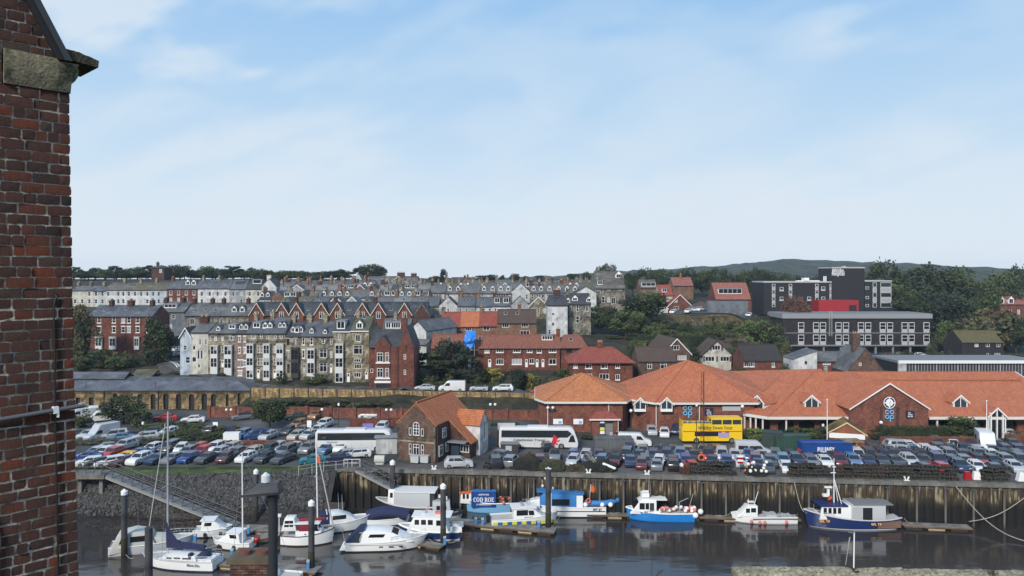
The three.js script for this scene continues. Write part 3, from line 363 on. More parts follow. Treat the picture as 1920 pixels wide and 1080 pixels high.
// ---------- hospital ----------
let hospitalTower;
m.clad=mat([0.014,0.012,0.015],0.75);m.clad2=mat([0.011,0.013,0.017],0.7);m.redClad=mat([0.30,0.015,0.02],0.6);m.panel=mat([0.30,0.31,0.32],0.6);m.blueGlass=mat([0.02,0.032,0.038],0.06);
{
const d=292,T=(n,l)=>thing(n,l,'hospital',[0,0,-d]);
const wing=(n,l,xa,xb,yt,yb,dep,mt)=>{const H=T(n,l),w=X(xb,d)-X(xa,d);part('wall',bb(X(xa,d),X(xb,d),Y(yb,d)-8,Y(yt,d),-dep,0),mt,H);part('parapet',bb(X(xa,d)-0.1,X(xb,d)+0.1,Y(yt,d)+0.002,Y(yt,d)+0.5,-dep-0.1,0.1),m.lightGrey,H);ground.push([X((xa+xb)/2,d),-d+2,Y(yb,d)],[X((xa+xb)/2,d),-d-dep,Y(yb,d)]);return H;};
const gl=(H,px,py,w,h,mt=m.blueGlass)=>{const f=part('window',bb(X(px-w/2,d),X(px+w/2,d),Y(py+h/2,d),Y(py-h/2,d),0.003,0.08),m.white,H);part('pane',bb(X(px-w/2,d)+0.12,X(px+w/2,d)-0.12,Y(py+h/2,d)+0.12,Y(py-h/2,d)-0.12,0.084,0.1),mt,f);};
const A=wing('hospital_wing','dark clad hospital wing with narrow window strips',1432,1559,530,588,14,m.clad);
for(const px of[1450.5,1482,1531.5,1557])for(let i=0;i<7;i++)if(!(px>1550&&i>5))gl(A,px,535+i*6.3,px>1550?3:6,5,i % 2?m.panel:m.blueGlass);
for(const[px,ys]of[[1465.5,[541,559]],[1517,[559]],[1543.5,[540,559]],[1517,[581]]])for(const y of ys){gl(A,px,y,7,5,m.clad2);gl(A,px,y+4.2,8,1.6,m.panel);}
part('roof_plant',[bb(X(1502,d),X(1545,d),Y(529,d),Y(526,d),-6,-4),bb(X(1514,d),X(1523,d),Y(526.5,d),Y(521,d),-6,-3)],m.white,A);for(const px of[1551,1554.5])part('flue',cy(0.25,0.25,2.2,X(px,d),Y(528.5,d),-3),m.white,A);
const B=wing('hospital_tower','tall dark windowless hospital tower with white lettering',1560,1621,503,588,13,m.clad);part('roof_plant',[bb(X(1566,d),X(1618,d),Y(503,d),Y(500.5,d),-9,-4),bb(X(1592,d),X(1597,d),Y(500.6,d),Y(498.5,d),-7,-5)],m.lightGrey,B);
const C=wing('hospital_glass_wing','dark hospital wing with pale blue glass corner',1622,1672,528,588,13,m.clad2);
for(let i=0;i<5;i++){gl(C,1640,534+i*9.5,7,8.6,i % 2?m.panel:m.blueGlass);gl(C,1661,534+i*9.5,20,8.8,i===1||i===3?m.panel:m.blueGlass);}
for(const y of[540,558,573])gl(C,1626,y,6,5,m.clad2);
const E=thing('hospital_entrance_block','red clad hospital block at the foot of the tower','hospital',[0,0,-284]);part('wall',bb(X(1535,284),X(1610,284),Y(592,284)-8,Y(563,284),-7,0),m.redClad,E);part('pane',bb(X(1592,284),X(1606,284),Y(583,284),Y(572,284),0.003,0.06),m.clad2,E);ground.push([X(1570,284),-280,Y(592,284)]);
hospitalTower=B;
}
{
const d=258,H=thing('office_block','long dark brick office block with paired white windows','office block',[0,0,-d]),x0=X(1468,d),x1=X(1745,d),g=Y(668,d);ground.push([x0+5,-d+1,g],[x1-5,-d+1,g],[(x0+x1)/2,-d+1,g],[(x0+x1)/2,-d-14,g+1]);
part('wall',bb(x0,x1,Y(648,d),Y(597,d),-14,0),m.brickBlack,H);part('undercroft',bb(x0+0.5,x1-0.5,g-5,Y(648,d)-0.004,-13.5,-4),m.grey,H);part('fascia',[bb(x0-0.4,x1+0.4,Y(597,d)+0.004,Y(588.5,d),-14.4,0.5)],mat([0.24,0.245,0.25],0.7),H);part('roof',bb(x0,x1,Y(588.5,d)+0.003,Y(588.5,d)+0.15,-14,0.1),m.grey,H);part('storey_band',bb(x0+0.1,x1-0.1,Y(625,d),Y(623.5,d),0.003,0.12),m.grey,H);part('storey_band',bb(x0+0.1,x1-0.1,Y(649,d),Y(646.5,d),0.003,0.14),m.grey,H);
for(let i=0;i<9;i++)part('column',bb(x0+2+i*6,x0+2.6+i*6,g-4,Y(648,d)-0.004,-1,-0.4),m.grey,H);
part('clad_panel',bb(X(1638,d),X(1662,d),g-4,Y(650.5,d),-3.9,-3.5),mat([0.03,0.06,0.10],0.7),H);part('clad_panel',bb(X(1700,d),x1-0.6,g-4,Y(650.5,d),-3.9,-3.5),m.clad,H);
const cols=[1502,1530,1543,1572,1586,1614,1627.5,1655,1668.5,1696,1709,1737];
for(const c of cols)for(const r of[611,634]){const w=11/F*d,h=13/F*d,f=part('window',[bb(X(c,d)-w/2,X(c,d)+w/2,Y(r,d)-h/2,Y(r,d)+h/2,0.004,0.12)],m.white,H);for(const q of[-0.25,0.22])part('pane',bb(X(c,d)-w/2+0.14,X(c,d)+w/2-0.14,Y(r,d)+q*h-0.5,Y(r,d)+q*h+0.5,0.124,0.15),m.glass,f);part('spandrel',bb(X(c,d)-w/2,X(c,d)+w/2,Y(r,d)-h/2-1.2,Y(r,d)-h/2-0.004,0.004,0.08),m.lightGrey,f);}
const L=part('stair_ladder',[bb(X(1553,d),X(1553,d)+0.12,Y(630,d),Y(583,d),0.6,0.7),bb(X(1558,d),X(1558,d)+0.12,Y(630,d),Y(583,d),0.6,0.7),...Array.from({length:14},(_,i)=>bb(X(1553,d),X(1558,d),Y(628-i*3.3,d),Y(628-i*3.3,d)+0.08,0.62,0.68))],m.lightGrey,H);
}
{
const d=202,H=thing('flat_roofed_hall','long flat roofed hall with white fascia and ribbed grey cladding','hall',[0,0,-d]),x0=X(1683,d),x1=X(1960,d);ground.push([x0+8,-d+2,Y(706,d)],[x1-8,-d+2,Y(706,d)]);
part('wall',bb(x0+0.3,x1,Y(706,d)-5,Y(681,d),-14,0),m.clad,H);part('fascia',bb(x0,x1,Y(681,d)+0.003,Y(675.5,d),0.1,0.7),m.white,H);part('roof',bb(x0+0.1,x1,Y(681,d)+0.003,Y(676.5,d),-14.5,0.098),m.grey,H);part('end_wall',bb(x0,X(1697,d),Y(706,d)-5,Y(681,d),0.004,0.6),m.renderPale,H);
for(let i=0;i<44;i++){const x=X(1699,d)+i*0.82;if(x<x1)part('cladding_rib',memo('rib',()=>ready(join(bx(0.32,3.4,0.14)))),i % 7===3?m.panel:m.grey,H).position.set(x,Y(693,d),0.075);}
}
// ---------- ground: the hillside, laid through every footing ----------
const extraGround=[];
const eg=(px,py,d)=>extraGround.push([X(px,d),-d,Y(py,d)]);
for(const px of[480,560,640,720,800,880,960]){extraGround.push([X(px,153),-153,7.9],[X(px,157),-157,9.2],[X(px,161),-161,9.6]);}
for(const px of[140,220,300,380,440]){extraGround.push([X(px,150),-150,5.6],[X(px,156),-156,5.6],[X(px,160),-160,5.6],[X(px,176),-176,7.2]);}
for(const px of[1030,1120,1250,1400,1600,1750,1900]){extraGround.push([X(px,150),-150,6],[X(px,166),-166,7]);}
eg(320,700,172);eg(330,680,186);eg(335,655,210);eg(250,690,182);eg(170,690,182);eg(240,665,196);
eg(820,716,170);eg(880,700,176);eg(980,700,176);eg(1050,705,172);eg(1240,608,240);eg(1350,610,240);eg(1432,612,240);eg(1240,588,256);eg(1350,588,256);eg(1436,590,256);for(const px of[1472,1490,1515,1550,1600])extraGround.push([X(px,252),-252,6.4],[X(px,244),-244,6.8],[X(px,232),-232,7.5],[X(px,220),-220,8]);eg(1280,583,268);eg(1330,583,266);eg(1200,640,215);eg(1350,640,215);eg(1440,650,215);eg(1130,640,215);
eg(1760,668,250);eg(1850,672,226);eg(1700,667,252);eg(1780,640,270);eg(1700,600,320);eg(1900,600,320);
for(const px of[150,300,450,600,750,900,1050])extraGround.push([X(px,400),-400,Y(525,400)],[X(px,450),-450,Y(523,450)]);
for(const px of[1150,1300,1450,1600,1750,1900])extraGround.push([X(px,400),-400,Y(535,400)],[X(px,450),-450,Y(534,450)]);
const gp=[...ground,...extraGround];
const hCache=new Map();
function level(x,z){
let s=0,t=0;
for(const[gx,gz,gy]of gp){const dx=x-gx,dz=(z-gz)*1.25,w=1/(dx*dx+dz*dz+6)**2.2;s+=w*gy;t+=w;}
const h=s/t,k=sm(-147,-153,z);return 5.4+(h-5.4)*k;
}
{
const xs=[],zs=[];for(let x=-340;x<=340;x+=4)xs.push(x);for(let z=-146;z>-300;z-=2.5)zs.push(z);for(let z=-300;z>=-470;z-=6)zs.push(z);
const p=[],idx=[],W=xs.length;for(const z of zs)for(const x of xs)p.push(x,level(x,z)-(z<-455?4:0),z);
for(let j=0;j<zs.length-1;j++)for(let i=0;i<W-1;i++){const a=j*W+i;idx.push(a,a+1,a+W,a+1,a+W+1,a+W);}
const g=new THREE.BufferGeometry();g.setAttribute('position',new THREE.Float32BufferAttribute(p,3));g.setIndex(idx);g.computeVertexNormals();struct('hillside_ground',g,m.earth);
}
struct('ground',(()=>{const g=new THREE.PlaneGeometry(3600,3600);g.rotateX(-Math.PI/2);g.translate(0,-3.5,0);return g;})(),m.earth);
{
const ctl=[[-600,530],[600,524],[900,521],[1040,518],[1100,513],[1200,507],[1330,500.5],[1400,494],[1470,486.5],[1530,488],[1600,493],[1700,495],[1800,501],[1900,507],[2050,513],[2600,520]];
const sky=(px)=>{let i=0;while(i<ctl.length-2&&px>ctl[i+1][0])i++;const t=sm(ctl[i][0],ctl[i+1][0],px);return ctl[i][1]+(ctl[i+1][1]-ctl[i][1])*t;};
const xs=[],zs=[460,480,510,540,580,630,700,780,860,950,1040,1130,1200,1250,1275,1300,1340,1400,1550,1700];for(let x=-1400;x<=1400;x+=8)xs.push(x);
const p=[],idx=[],W=xs.length,top=(x)=>Y(sky(960+x/1300*F),1300);
for(const d of zs)for(const x of xs){const k=d<=1300?sm(600,1300,d):1-sm(1300,2300,d)*0.7,lump=(fbm(x*0.02+3,d*0.02,4)-0.5)*7*sm(520,800,d),bush=d===1300||d===1275?vnoise(x*0.12,d)*3.5:0;p.push(x,20+(top(x)-20)*k*(0.85+0.15*k)+lump*(1-sm(1150,1300,d)*0.8)+bush-1.5,-d);}
for(let j=0;j<zs.length-1;j++)for(let i=0;i<W-1;i++){const a=j*W+i;idx.push(a,a+1,a+W,a+1,a+W+1,a+W);}
const g=new THREE.BufferGeometry();g.setAttribute('position',new THREE.Float32BufferAttribute(p,3));g.setIndex(idx);g.computeVertexNormals();
const t=tex(512,(u,v)=>{const f=fbm(u*10,v*20,5,10),w=sm(0.46,0.54,f),c=[0.33+fbm(u*30,v*30,3,30)*0.1,0.42,0.24],wd=[0.12,0.17,0.11];return c.map((q,i)=>q+(wd[i]-q)*w);},1/550);
struct('hills',g,mat([0.33,0.33,0.33],1,{map:t}));
}
scene.fog=new THREE.FogExp2(new THREE.Color(0.66,0.80,0.95),0.00013);
// ---------- river ----------
{
const wave=tex(1024,(u,v)=>{const a=fbm(u*8,v*20,4,8)*0.6+fbm(u*3+5,v*7,3,3)*0.4;return[a,a,a];},1/26,false);
const g=new THREE.PlaneGeometry(1400,130);g.rotateX(-Math.PI/2);g.translate(0,0,-75);
struct('water',g,new THREE.MeshPhysicalMaterial({color:L3([0.034,0.03,0.028]),roughness:0.12,ior:1.68,bumpMap:wave,bumpScale:0.05}));
}
// ---------- quay ----------
const QA=v3(-25,0,-111.1),QB=v3(92,0,-100.55),QL=QB.clone().sub(QA).length(),QT=-Math.atan2(QB.z-QA.z,QB.x-QA.x);
const quayZ=(x)=>QA.z+(QB.z-QA.z)*(x-QA.x)/(QB.x-QA.x);
const onQuay=(s,out,y=6)=>{const dx=(QB.x-QA.x)/QL,dz=(QB.z-QA.z)/QL;return v3(QA.x+dx*s-dz*out,y,QA.z+dz*s+dx*out);};
struct('car_park',slab([[-25,6,-111.1-0.2],[92,6,-100.55-0.2],[130,6,-100],[130,6,-152],[-150,6,-160],[-150,6,-111.9],[-66,6,-111.9],[-30,6,-112.2]].reverse(),1),m.asphalt);
struct('quay_apron',slab([onQuay(0,-0.6,6.004),onQuay(QL,-0.6,6.004),onQuay(QL,-5,6.004),onQuay(0,-5,6.004)],0.2),m.quayTop);
{
const pileTex=(pale)=>tex(1024,(u,v)=>{
const y=v*8-2,wob=(fbm(u*48,1.5,4,48)-0.5)*1.8+(fbm(u*6,7.5,3,6)-0.5)*2.4,s=fbm(u*80,v*3,4,80),big=fbm(u*5,v*1.5+4,3,5),s2=fbm(u*28+3,v*6,4,28)*0.7+big*0.3,n=fbm(u*120,v*20,3,120);
const up=sm(3.1,3.9,y+wob*0.7),mid=sm(2.2,3.2,y+wob*0.6);
let c=[0.045+s2*0.06,0.04+s2*0.045,0.035+s2*0.04];
const green=[0.27+n*0.1,0.25+n*0.08,0.15],rust=[0.25+s*0.12,0.205+s*0.09,0.165+s*0.05],lime=[0.62+n*0.14,0.59+n*0.13,0.50+n*0.1];
c=c.map((q,i)=>q+(green[i]-q)*mid*(0.3+0.5*s2)*pale);c=c.map((q,i)=>q+(rust[i]-q)*up*(0.35+0.65*s));
const lm=sm(0.44,0.60,s*0.5+s2*0.3+big*0.22)*up*pale;return c.map((q,i)=>q+(lime[i]-q)*lm*0.85);
},1);
const mk=(pale)=>{const t=pileTex(pale);t.repeat.set(1/19.2,1/8);return mat([0.8,0.8,0.8],0.85,{map:t});};
const pale=mk(0.9);
const prof=[[0,0],[0.42,0],[0.62,-0.34],[1.0,-0.34],[1.2,0],[1.2,-0.03],[1.02,-0.38],[0.6,-0.38],[0.4,-0.03],[0,-0.03]];
const pileGeo=(o)=>{const g=ext(prof.map(([a,b])=>[a,-b]).reverse(),7.7);g.rotateX(-Math.PI/2);g.scale(1,1,1);g.translate(0,-2.2,0);const j=join(g),uv=j.attributes.uv.array,pos=j.attributes.position.array;for(let i=0;i<uv.length/2;i++){uv[i*2]=pos[i*3]+pos[i*3+2]*0.5+o*1.2;uv[i*2+1]=pos[i*3+1]+2;}return ready(j);};
const geos=Array.from({length:16},(_,i)=>pileGeo(i));
const Wl=thing('quay_wall','tall steel sheet pile quay wall streaked with lime and rust','quay wall',QA.toArray(),QT);R=rng(5);
const N=Math.floor(QL/1.2);
for(let i=0;i<N;i++){const s=i*1.2,p=part('sheet_pile',geos[(i*5+Math.floor(i/16)*3)% 16],pale,Wl);p.position.set(s,0,0);}
part('backing',bb(0,QL,-4,5.5,-2.5,-0.45),m.dark,Wl);
for(let i=0;i*9<QL-1;i++)part('capping_beam',bb(i*9+0.01,Math.min(QL,i*9+8.99),5.5,6.02,-0.75,0.22),m.concrete,Wl);
m.fender=mat([0.19,0.175,0.155],0.9,{map:grainPlain});
const fs=[8.2,13.2,17.5,21.8,25,28.3,33.4,37.8,41.2,45,48.8,52.2,55.6,59.5,63,67,70.3,73.2,77.6,81.5,85.3,89,93,96.8,101];for(const s of fs)part('fender_post',memo('fpost',()=>ready(join([cy(0.15,0.15,6.2,0,-1,0.2,8),bx(0.5,0.18,0.4,0,5.15,0.05)]))),m.fender,Wl).position.set(s,0,0.02);
const A=v3(-25,0,-111.1),B=v3(-43.5,0,-105.6),L=B.clone().sub(A).length(),wg=thing('wing_wall','dark wing wall stepping down the rocky bank','quay wall',B.toArray(),-Math.atan2(A.z-B.z,A.x-B.x)),n=Math.floor(L/1.2);
for(let i=0;i<=n;i++){const t=i/n,h=1.3+4.3*t,p=part('sheet_pile',geos[(i*3)% 16],pale,wg);p.position.set(i*1.2-0.4,0,0);p.scale.y=(h+2.2)/7.7;p.position.y=h-5.5*p.scale.y;}
part('capping_beam',slab([[-0.5,1.75,0.2],[L+0.3,6.05,0.2],[L+0.3,6.05,-0.6],[-0.5,1.75,-0.6]],0.35),m.concrete,wg);part('backing',slab([[-0.4,1.2,-0.5],[L,5.5,-0.5],[L,-3,-0.5],[-0.4,-3,-0.5]],1.5,[0,0,-1]),m.dark,wg);
}
// ---------- rocky bank, grass strip and mud ----------
const bankTop=(x)=>-110.6+sm(-28,-48,x)*2.4,bank=(x,t)=>{
const zt=bankTop(x),toe=zt+3.5,wz=toe+9.5-6*sm(-62,-46,x);if(t<=1)return v3(x,5.8-3.7*t+(fbm(x*0.2,t*3,3)-0.5)*0.5,zt+(toe-zt)*t);const k=t-1;return v3(x,2.1-2.8*k**0.8+(fbm(x*0.15+9,t*6,4)-0.5)*1.1*(1-k),toe+(wz-toe)*k);};
{
const lay=(t0,t1,nt,x0,x1,nx)=>{const p=[],idx=[];for(let j=0;j<=nt;j++)for(let i=0;i<=nx;i++){const v=bank(x0+(x1-x0)*i/nx,t0+(t1-t0)*j/nt);p.push(v.x,v.y,v.z);}for(let j=0;j<nt;j++)for(let i=0;i<nx;i++){const a=j*(nx+1)+i;idx.push(a,a+nx+1,a+1,a+1,a+nx+1,a+nx+2);}const g=new THREE.BufferGeometry();g.setAttribute('position',new THREE.Float32BufferAttribute(p,3));g.setIndex(idx);g.computeVertexNormals();return g;};
struct('rocky_bank_ground',lay(0,1.02,12,-120,-26,90),mat([0.09,0.085,0.08],0.95,{map:grainAsphalt}));
const mudT=tex(512,(u,v)=>{const f=fbm(u*8,v*8,6,8),g=sm(0.5,0.7,fbm(u*5+3,v*10,4,5));return[0.36+f*0.22+g*0.12,0.30+f*0.2+g*0.11,0.24+f*0.18+g*0.1];},0.07);
struct('mud_bank',lay(0.98,2.05,26,-120,-24,120),mat([0.085,0.078,0.074],0.55,{map:mudT,bumpMap:bumpRough,bumpScale:0.15}));
struct('grass_strip_lawn',slab([[-150,6.01,-112.6],[-28,6.01,-113],[-26.5,5.86,-111],[-45,5.84,bankTop(-45)],[-60,5.84,bankTop(-60)],[-75,5.84,bankTop(-75)],[-150,5.84,bankTop(-75)]].reverse(),0.9),m.grass);
R=rng(77);const g=new THREE.IcosahedronGeometry(0.34,1),pa=g.attributes.position;for(let i=0;i<pa.count;i++){const q=0.75+hash2(Math.round(pa.getX(i)*99)+500,Math.round((pa.getY(i)+pa.getZ(i))*99)+500)*0.5;pa.setXYZ(i,pa.getX(i)*q*1.3,pa.getY(i)*q*0.8,pa.getZ(i)*q);}g.computeVertexNormals();
const N=12000,im=sh(new THREE.InstancedMesh(g,mat([1,1,1],0.95,{map:grainFine}),N)),M=new THREE.Matrix4(),Q=new THREE.Quaternion();im.name='riprap_rocks';im.userData={kind:'stuff',label:'grey riprap rocks covering the sloping river bank',category:'rocks'};
for(let i=0;i<N;i++){const x=rr(-82,-27),t=R()<0.9?rr(0.02,0.95):rr(0.95,1.15),v=bank(x,t);const s=rr(0.22,0.8);Q.setFromEuler(new THREE.Euler(rr(0,6),rr(0,6),rr(0,6)));M.compose(v,Q,v3(s,s,s));im.setMatrixAt(i,M);const c=rr(0.04,0.14);im.setColorAt(i,new THREE.Color(c,c*0.97,c*0.93));}
scene.add(im);
}
// ---------- the near side: garden terrace below the eye ----------
{
const xs=[];const p=[],idx=[];const zs=[4,0,-3,-7,-12,-20,-30,-45,-58,-66],hs=[29.5,29,28.6,28,26,21.5,15,6,1.5,-2];for(let x=-90;x<=90;x+=10)xs.push(x);
zs.forEach((z,j)=>xs.forEach((x)=>p.push(x,hs[j],z)));const W=xs.length;for(let j=0;j<zs.length-1;j++)for(let i=0;i<W-1;i++){const a=j*W+i;idx.push(a,a+1,a+W,a+1,a+W+1,a+W);}
const g=new THREE.BufferGeometry();g.setAttribute('position',new THREE.Float32BufferAttribute(p,3));g.setIndex(idx);g.computeVertexNormals();struct('near_slope_ground',g,m.earth);
}
// ---------- roads and walls behind the car park ----------
function ribbon(name,pts,w,mt,lift=0.1){
const c=new THREE.CatmullRomCurve3(pts.map(([x,z])=>v3(x,0,z))),n=60,p=[],idx=[];for(let i=0;i<=n;i++){const o=c.getPoint(i/n),t=c.getTangent(i/n),sx=-t.z,sz=t.x;for(let k=0;k<=4;k++){const q=(k/4-0.5)*w,x=o.x+sx*q,z=o.z+sz*q;p.push(x,level(x,z)+lift,z);}}
for(let i=0;i<n;i++)for(let k=0;k<4;k++){const a=i*5+k;idx.push(a,a+1,a+5,a+1,a+6,a+5);}const g=new THREE.BufferGeometry();g.setAttribute('position',new THREE.Float32BufferAttribute(p,3));g.setIndex(idx);g.computeVertexNormals();return struct(name,g,mt);
}
ribbon('road',[[X(1060,161),-161],[X(900,160.5),-160.5],[X(740,160),-160],[X(600,160.5),-160.5],[X(480,163),-163],[X(390,170),-170],[X(330,180),-180],[X(312,195),-195],[X(330,215),-215]],5.5,m.asphalt,0.16);
m.paint=mat([0.62,0.62,0.60],0.8);
for(const o of[-0.35,0.35])ribbon('road_marking',[[X(352,178)+o,-178],[X(322,186)+o,-186],[X(310,195)+o,-195]],0.22,m.paint,0.185);
ribbon('upper_road',[[X(1235,262),-262],[X(1300,264),-264],[X(1350,258),-258],[X(1480,262),-262]],6,m.asphalt,0.16);
ribbon('grass_bank_lawn',[[X(1225,246),-246],[X(1300,246),-246],[X(1400,246),-246],[X(1440,247),-247]],13,m.dryGrass,0.08);
ribbon('lower_road',[[X(1640,248),-248],[X(1760,246),-246],[X(1900,244),-244]],7,m.asphalt,0.16);
m.parapet=stone([0.50,0.35,0.17]);
for(let i=0;i<21;i++){
if(!i)var PW=thing('parapet_wall','weathered yellow stone parapet along the road above the car park','wall');
const a=470+i*27,x0=X(a,156.2),x1=X(a+27,156.2),ya=Y(727+i*0.55,156.2),yb=Y(744+i*0.75,156.2);part('panel',slab([[x0+0.01,ya,-156.2],[x1-0.01,ya-0.06,-156.2],[x1-0.01,yb-3,-156.2],[x0+0.01,yb-3,-156.2]],0.45,[0,0,-1]),m.parapet,PW);part('post',bb(x0-0.07,x0+0.07,yb,ya+0.1,-156.19,-156.05),m.dark,PW);
}
{
const W=thing('retaining_wall','red brick retaining wall with piers behind the car park','wall');let prev=null;
for(const[px,d,t]of[[392,150.5,763],[440,150,764],[490,149.6,765],[530,149.4,764],[575,149.2,764],[620,149,765],[665,148.8,766],[710,148.6,767],[752,148.4,767],[800,148.2,768],[850,148,768],[900,147.8,768],[950,147.6,769],[1010,147.4,769]]){const x=X(px,d),y=Y(t,d);if(prev)part('brick_panel',slab([[prev[0],prev[1],prev[2]],[x,y,-d],[x,5.2,-d],[prev[0],5.2,prev[2]]],0.4,[0,0,-1]),m.brickCoop,W);part('pier',bb(x-0.3,x+0.3,5.2,y+0.35,-d,-d+0.25),m.brickCoop,W);prev=[x,y,-d];}
}
// ---------- lettering ----------
const bold=await new FontLoader().loadAsync('fonts/droid/droid_sans_bold.typeface.json'),serif=await new FontLoader().loadAsync('fonts/droid/droid_serif_bold.typeface.json');
function text(str,h,w,font=bold,depth=0.03){const g=new TextGeometry(str,{font,size:h,depth,curveSegments:3});g.computeBoundingBox();const b=g.boundingBox;g.translate(-(b.min.x+b.max.x)/2,-(b.min.y+b.max.y)/2,0);if(w)g.scale(w/(b.max.x-b.min.x),1,1);return g;}
const put=(g,x,y,z,ry=0)=>{if(ry)g.rotateY(ry);g.translate(x,y,z);return g;};
m.sign=mat([0.75,0.75,0.75],0.5);m.skyBlue=mat([0.12,0.45,0.75],0.5);m.navy=mat([0.012,0.018,0.055],0.5);m.blackPaint=mat([0.015,0.015,0.016],0.35);
{const B=hospitalTower;part('lettering',put(text('Whitby',1.5,4.6),X(1571,292),Y(508.2,292),0.01),m.sign,B);part('lettering',put(text('Hospital',1.5,4.9),X(1571.5,292),Y(514,292),0.01),m.sign,B);}
// ---------- station building ----------
{
const d=160,H=thing('station_building','long low stone station building with slate roof and arched doorways','station',[0,0,-d]),x0=X(80,d),x1=X(468,d),y0=5,e=Y(731,d),S=shp([[x0,y0],[x1,y0],[x1,e],[x0,e]]),doors=[];
for(const[px,w,a,b]of[[146,8,745,760],[171,9,745,760],[216,8,738,757],[262,9,739,764],[287,9,739,768],[311,10,739,768],[335,10,739,768],[359,10,739,768],[383,10,739,768],[400,9,739,768],[426,5,739,762],[448,5,738,760]]){const cx=X(px,d),hw=w/2/F*d,t=Y(a,d),lo=Math.max(y0+0.5,Y(b,d)),p=new THREE.Path();p.moveTo(cx-hw,lo);p.lineTo(cx-hw,t-hw*0.6);p.quadraticCurveTo(cx-hw,t,cx,t);p.quadraticCurveTo(cx+hw,t,cx+hw,t-hw*0.6);p.lineTo(cx+hw,lo);p.closePath();S.holes.push(p);doors.push([cx,hw,lo,t]);}
const fr=ext(S,0.4);fr.translate(0,0,-0.4);part('wall',[fr,bb(x0,x1,y0,e,-12,-0.9)],m.stoneYellow,H);for(const[cx,hw,lo,t]of doors){const f=part('doorway',bb(cx-hw,cx+hw,lo,t,-0.5,-0.41),m.black,H);part('glazing_bar',bb(cx-0.05,cx+0.05,lo,t,-0.41,-0.36),m.dark,f);}
const w=x1-x0,cx=(x0+x1)/2,rf=roofHip(w,12,0,1.95,0.45,w/2-6);rf.translate(cx,e+0.05,0);part('roof',rf,slate([0.15,0.16,0.185]),H);part('gutter',bb(x0,x1,e-0.25,e-0.12,0.61,0.75),m.black,H);
part('clerestory',bb(X(60,166),X(234,166),e+1,Y(705.5,166),-7.5,-5),m.dark,H);const c=roofSide(X(240,166)-X(60,166),3.4,0,0.9,0.4,0.2);c.translate((X(60,166)+X(240,166))/2,Y(705,166),-4.6);part('clerestory_roof',c,slate([0.15,0.16,0.185]),H);
for(const px of[195,297])part('downpipe',cy(0.09,0.09,e-y0-0.3,X(px,d),y0,0.1,6),m.dark,H);for(const px of[157,288,423])part('vent_pipe',cy(0.06,0.06,1.4,X(px,d),e+0.2,-0.8,6),m.dark,H);
one('glazed_canopy',[slab([[X(238,174),Y(706,174)-1.5,0],[X(272,174),Y(706,174)-1.5,0],[X(294,178),Y(693,178),-5],[X(252,178),Y(693,178),-5]],0.3),bb(X(245,176),X(285,176),3,Y(706,174),-6,-5)],m.slateMoss,'mossy lean-to canopy behind the station roof','canopy',[0,0,-174]);
}
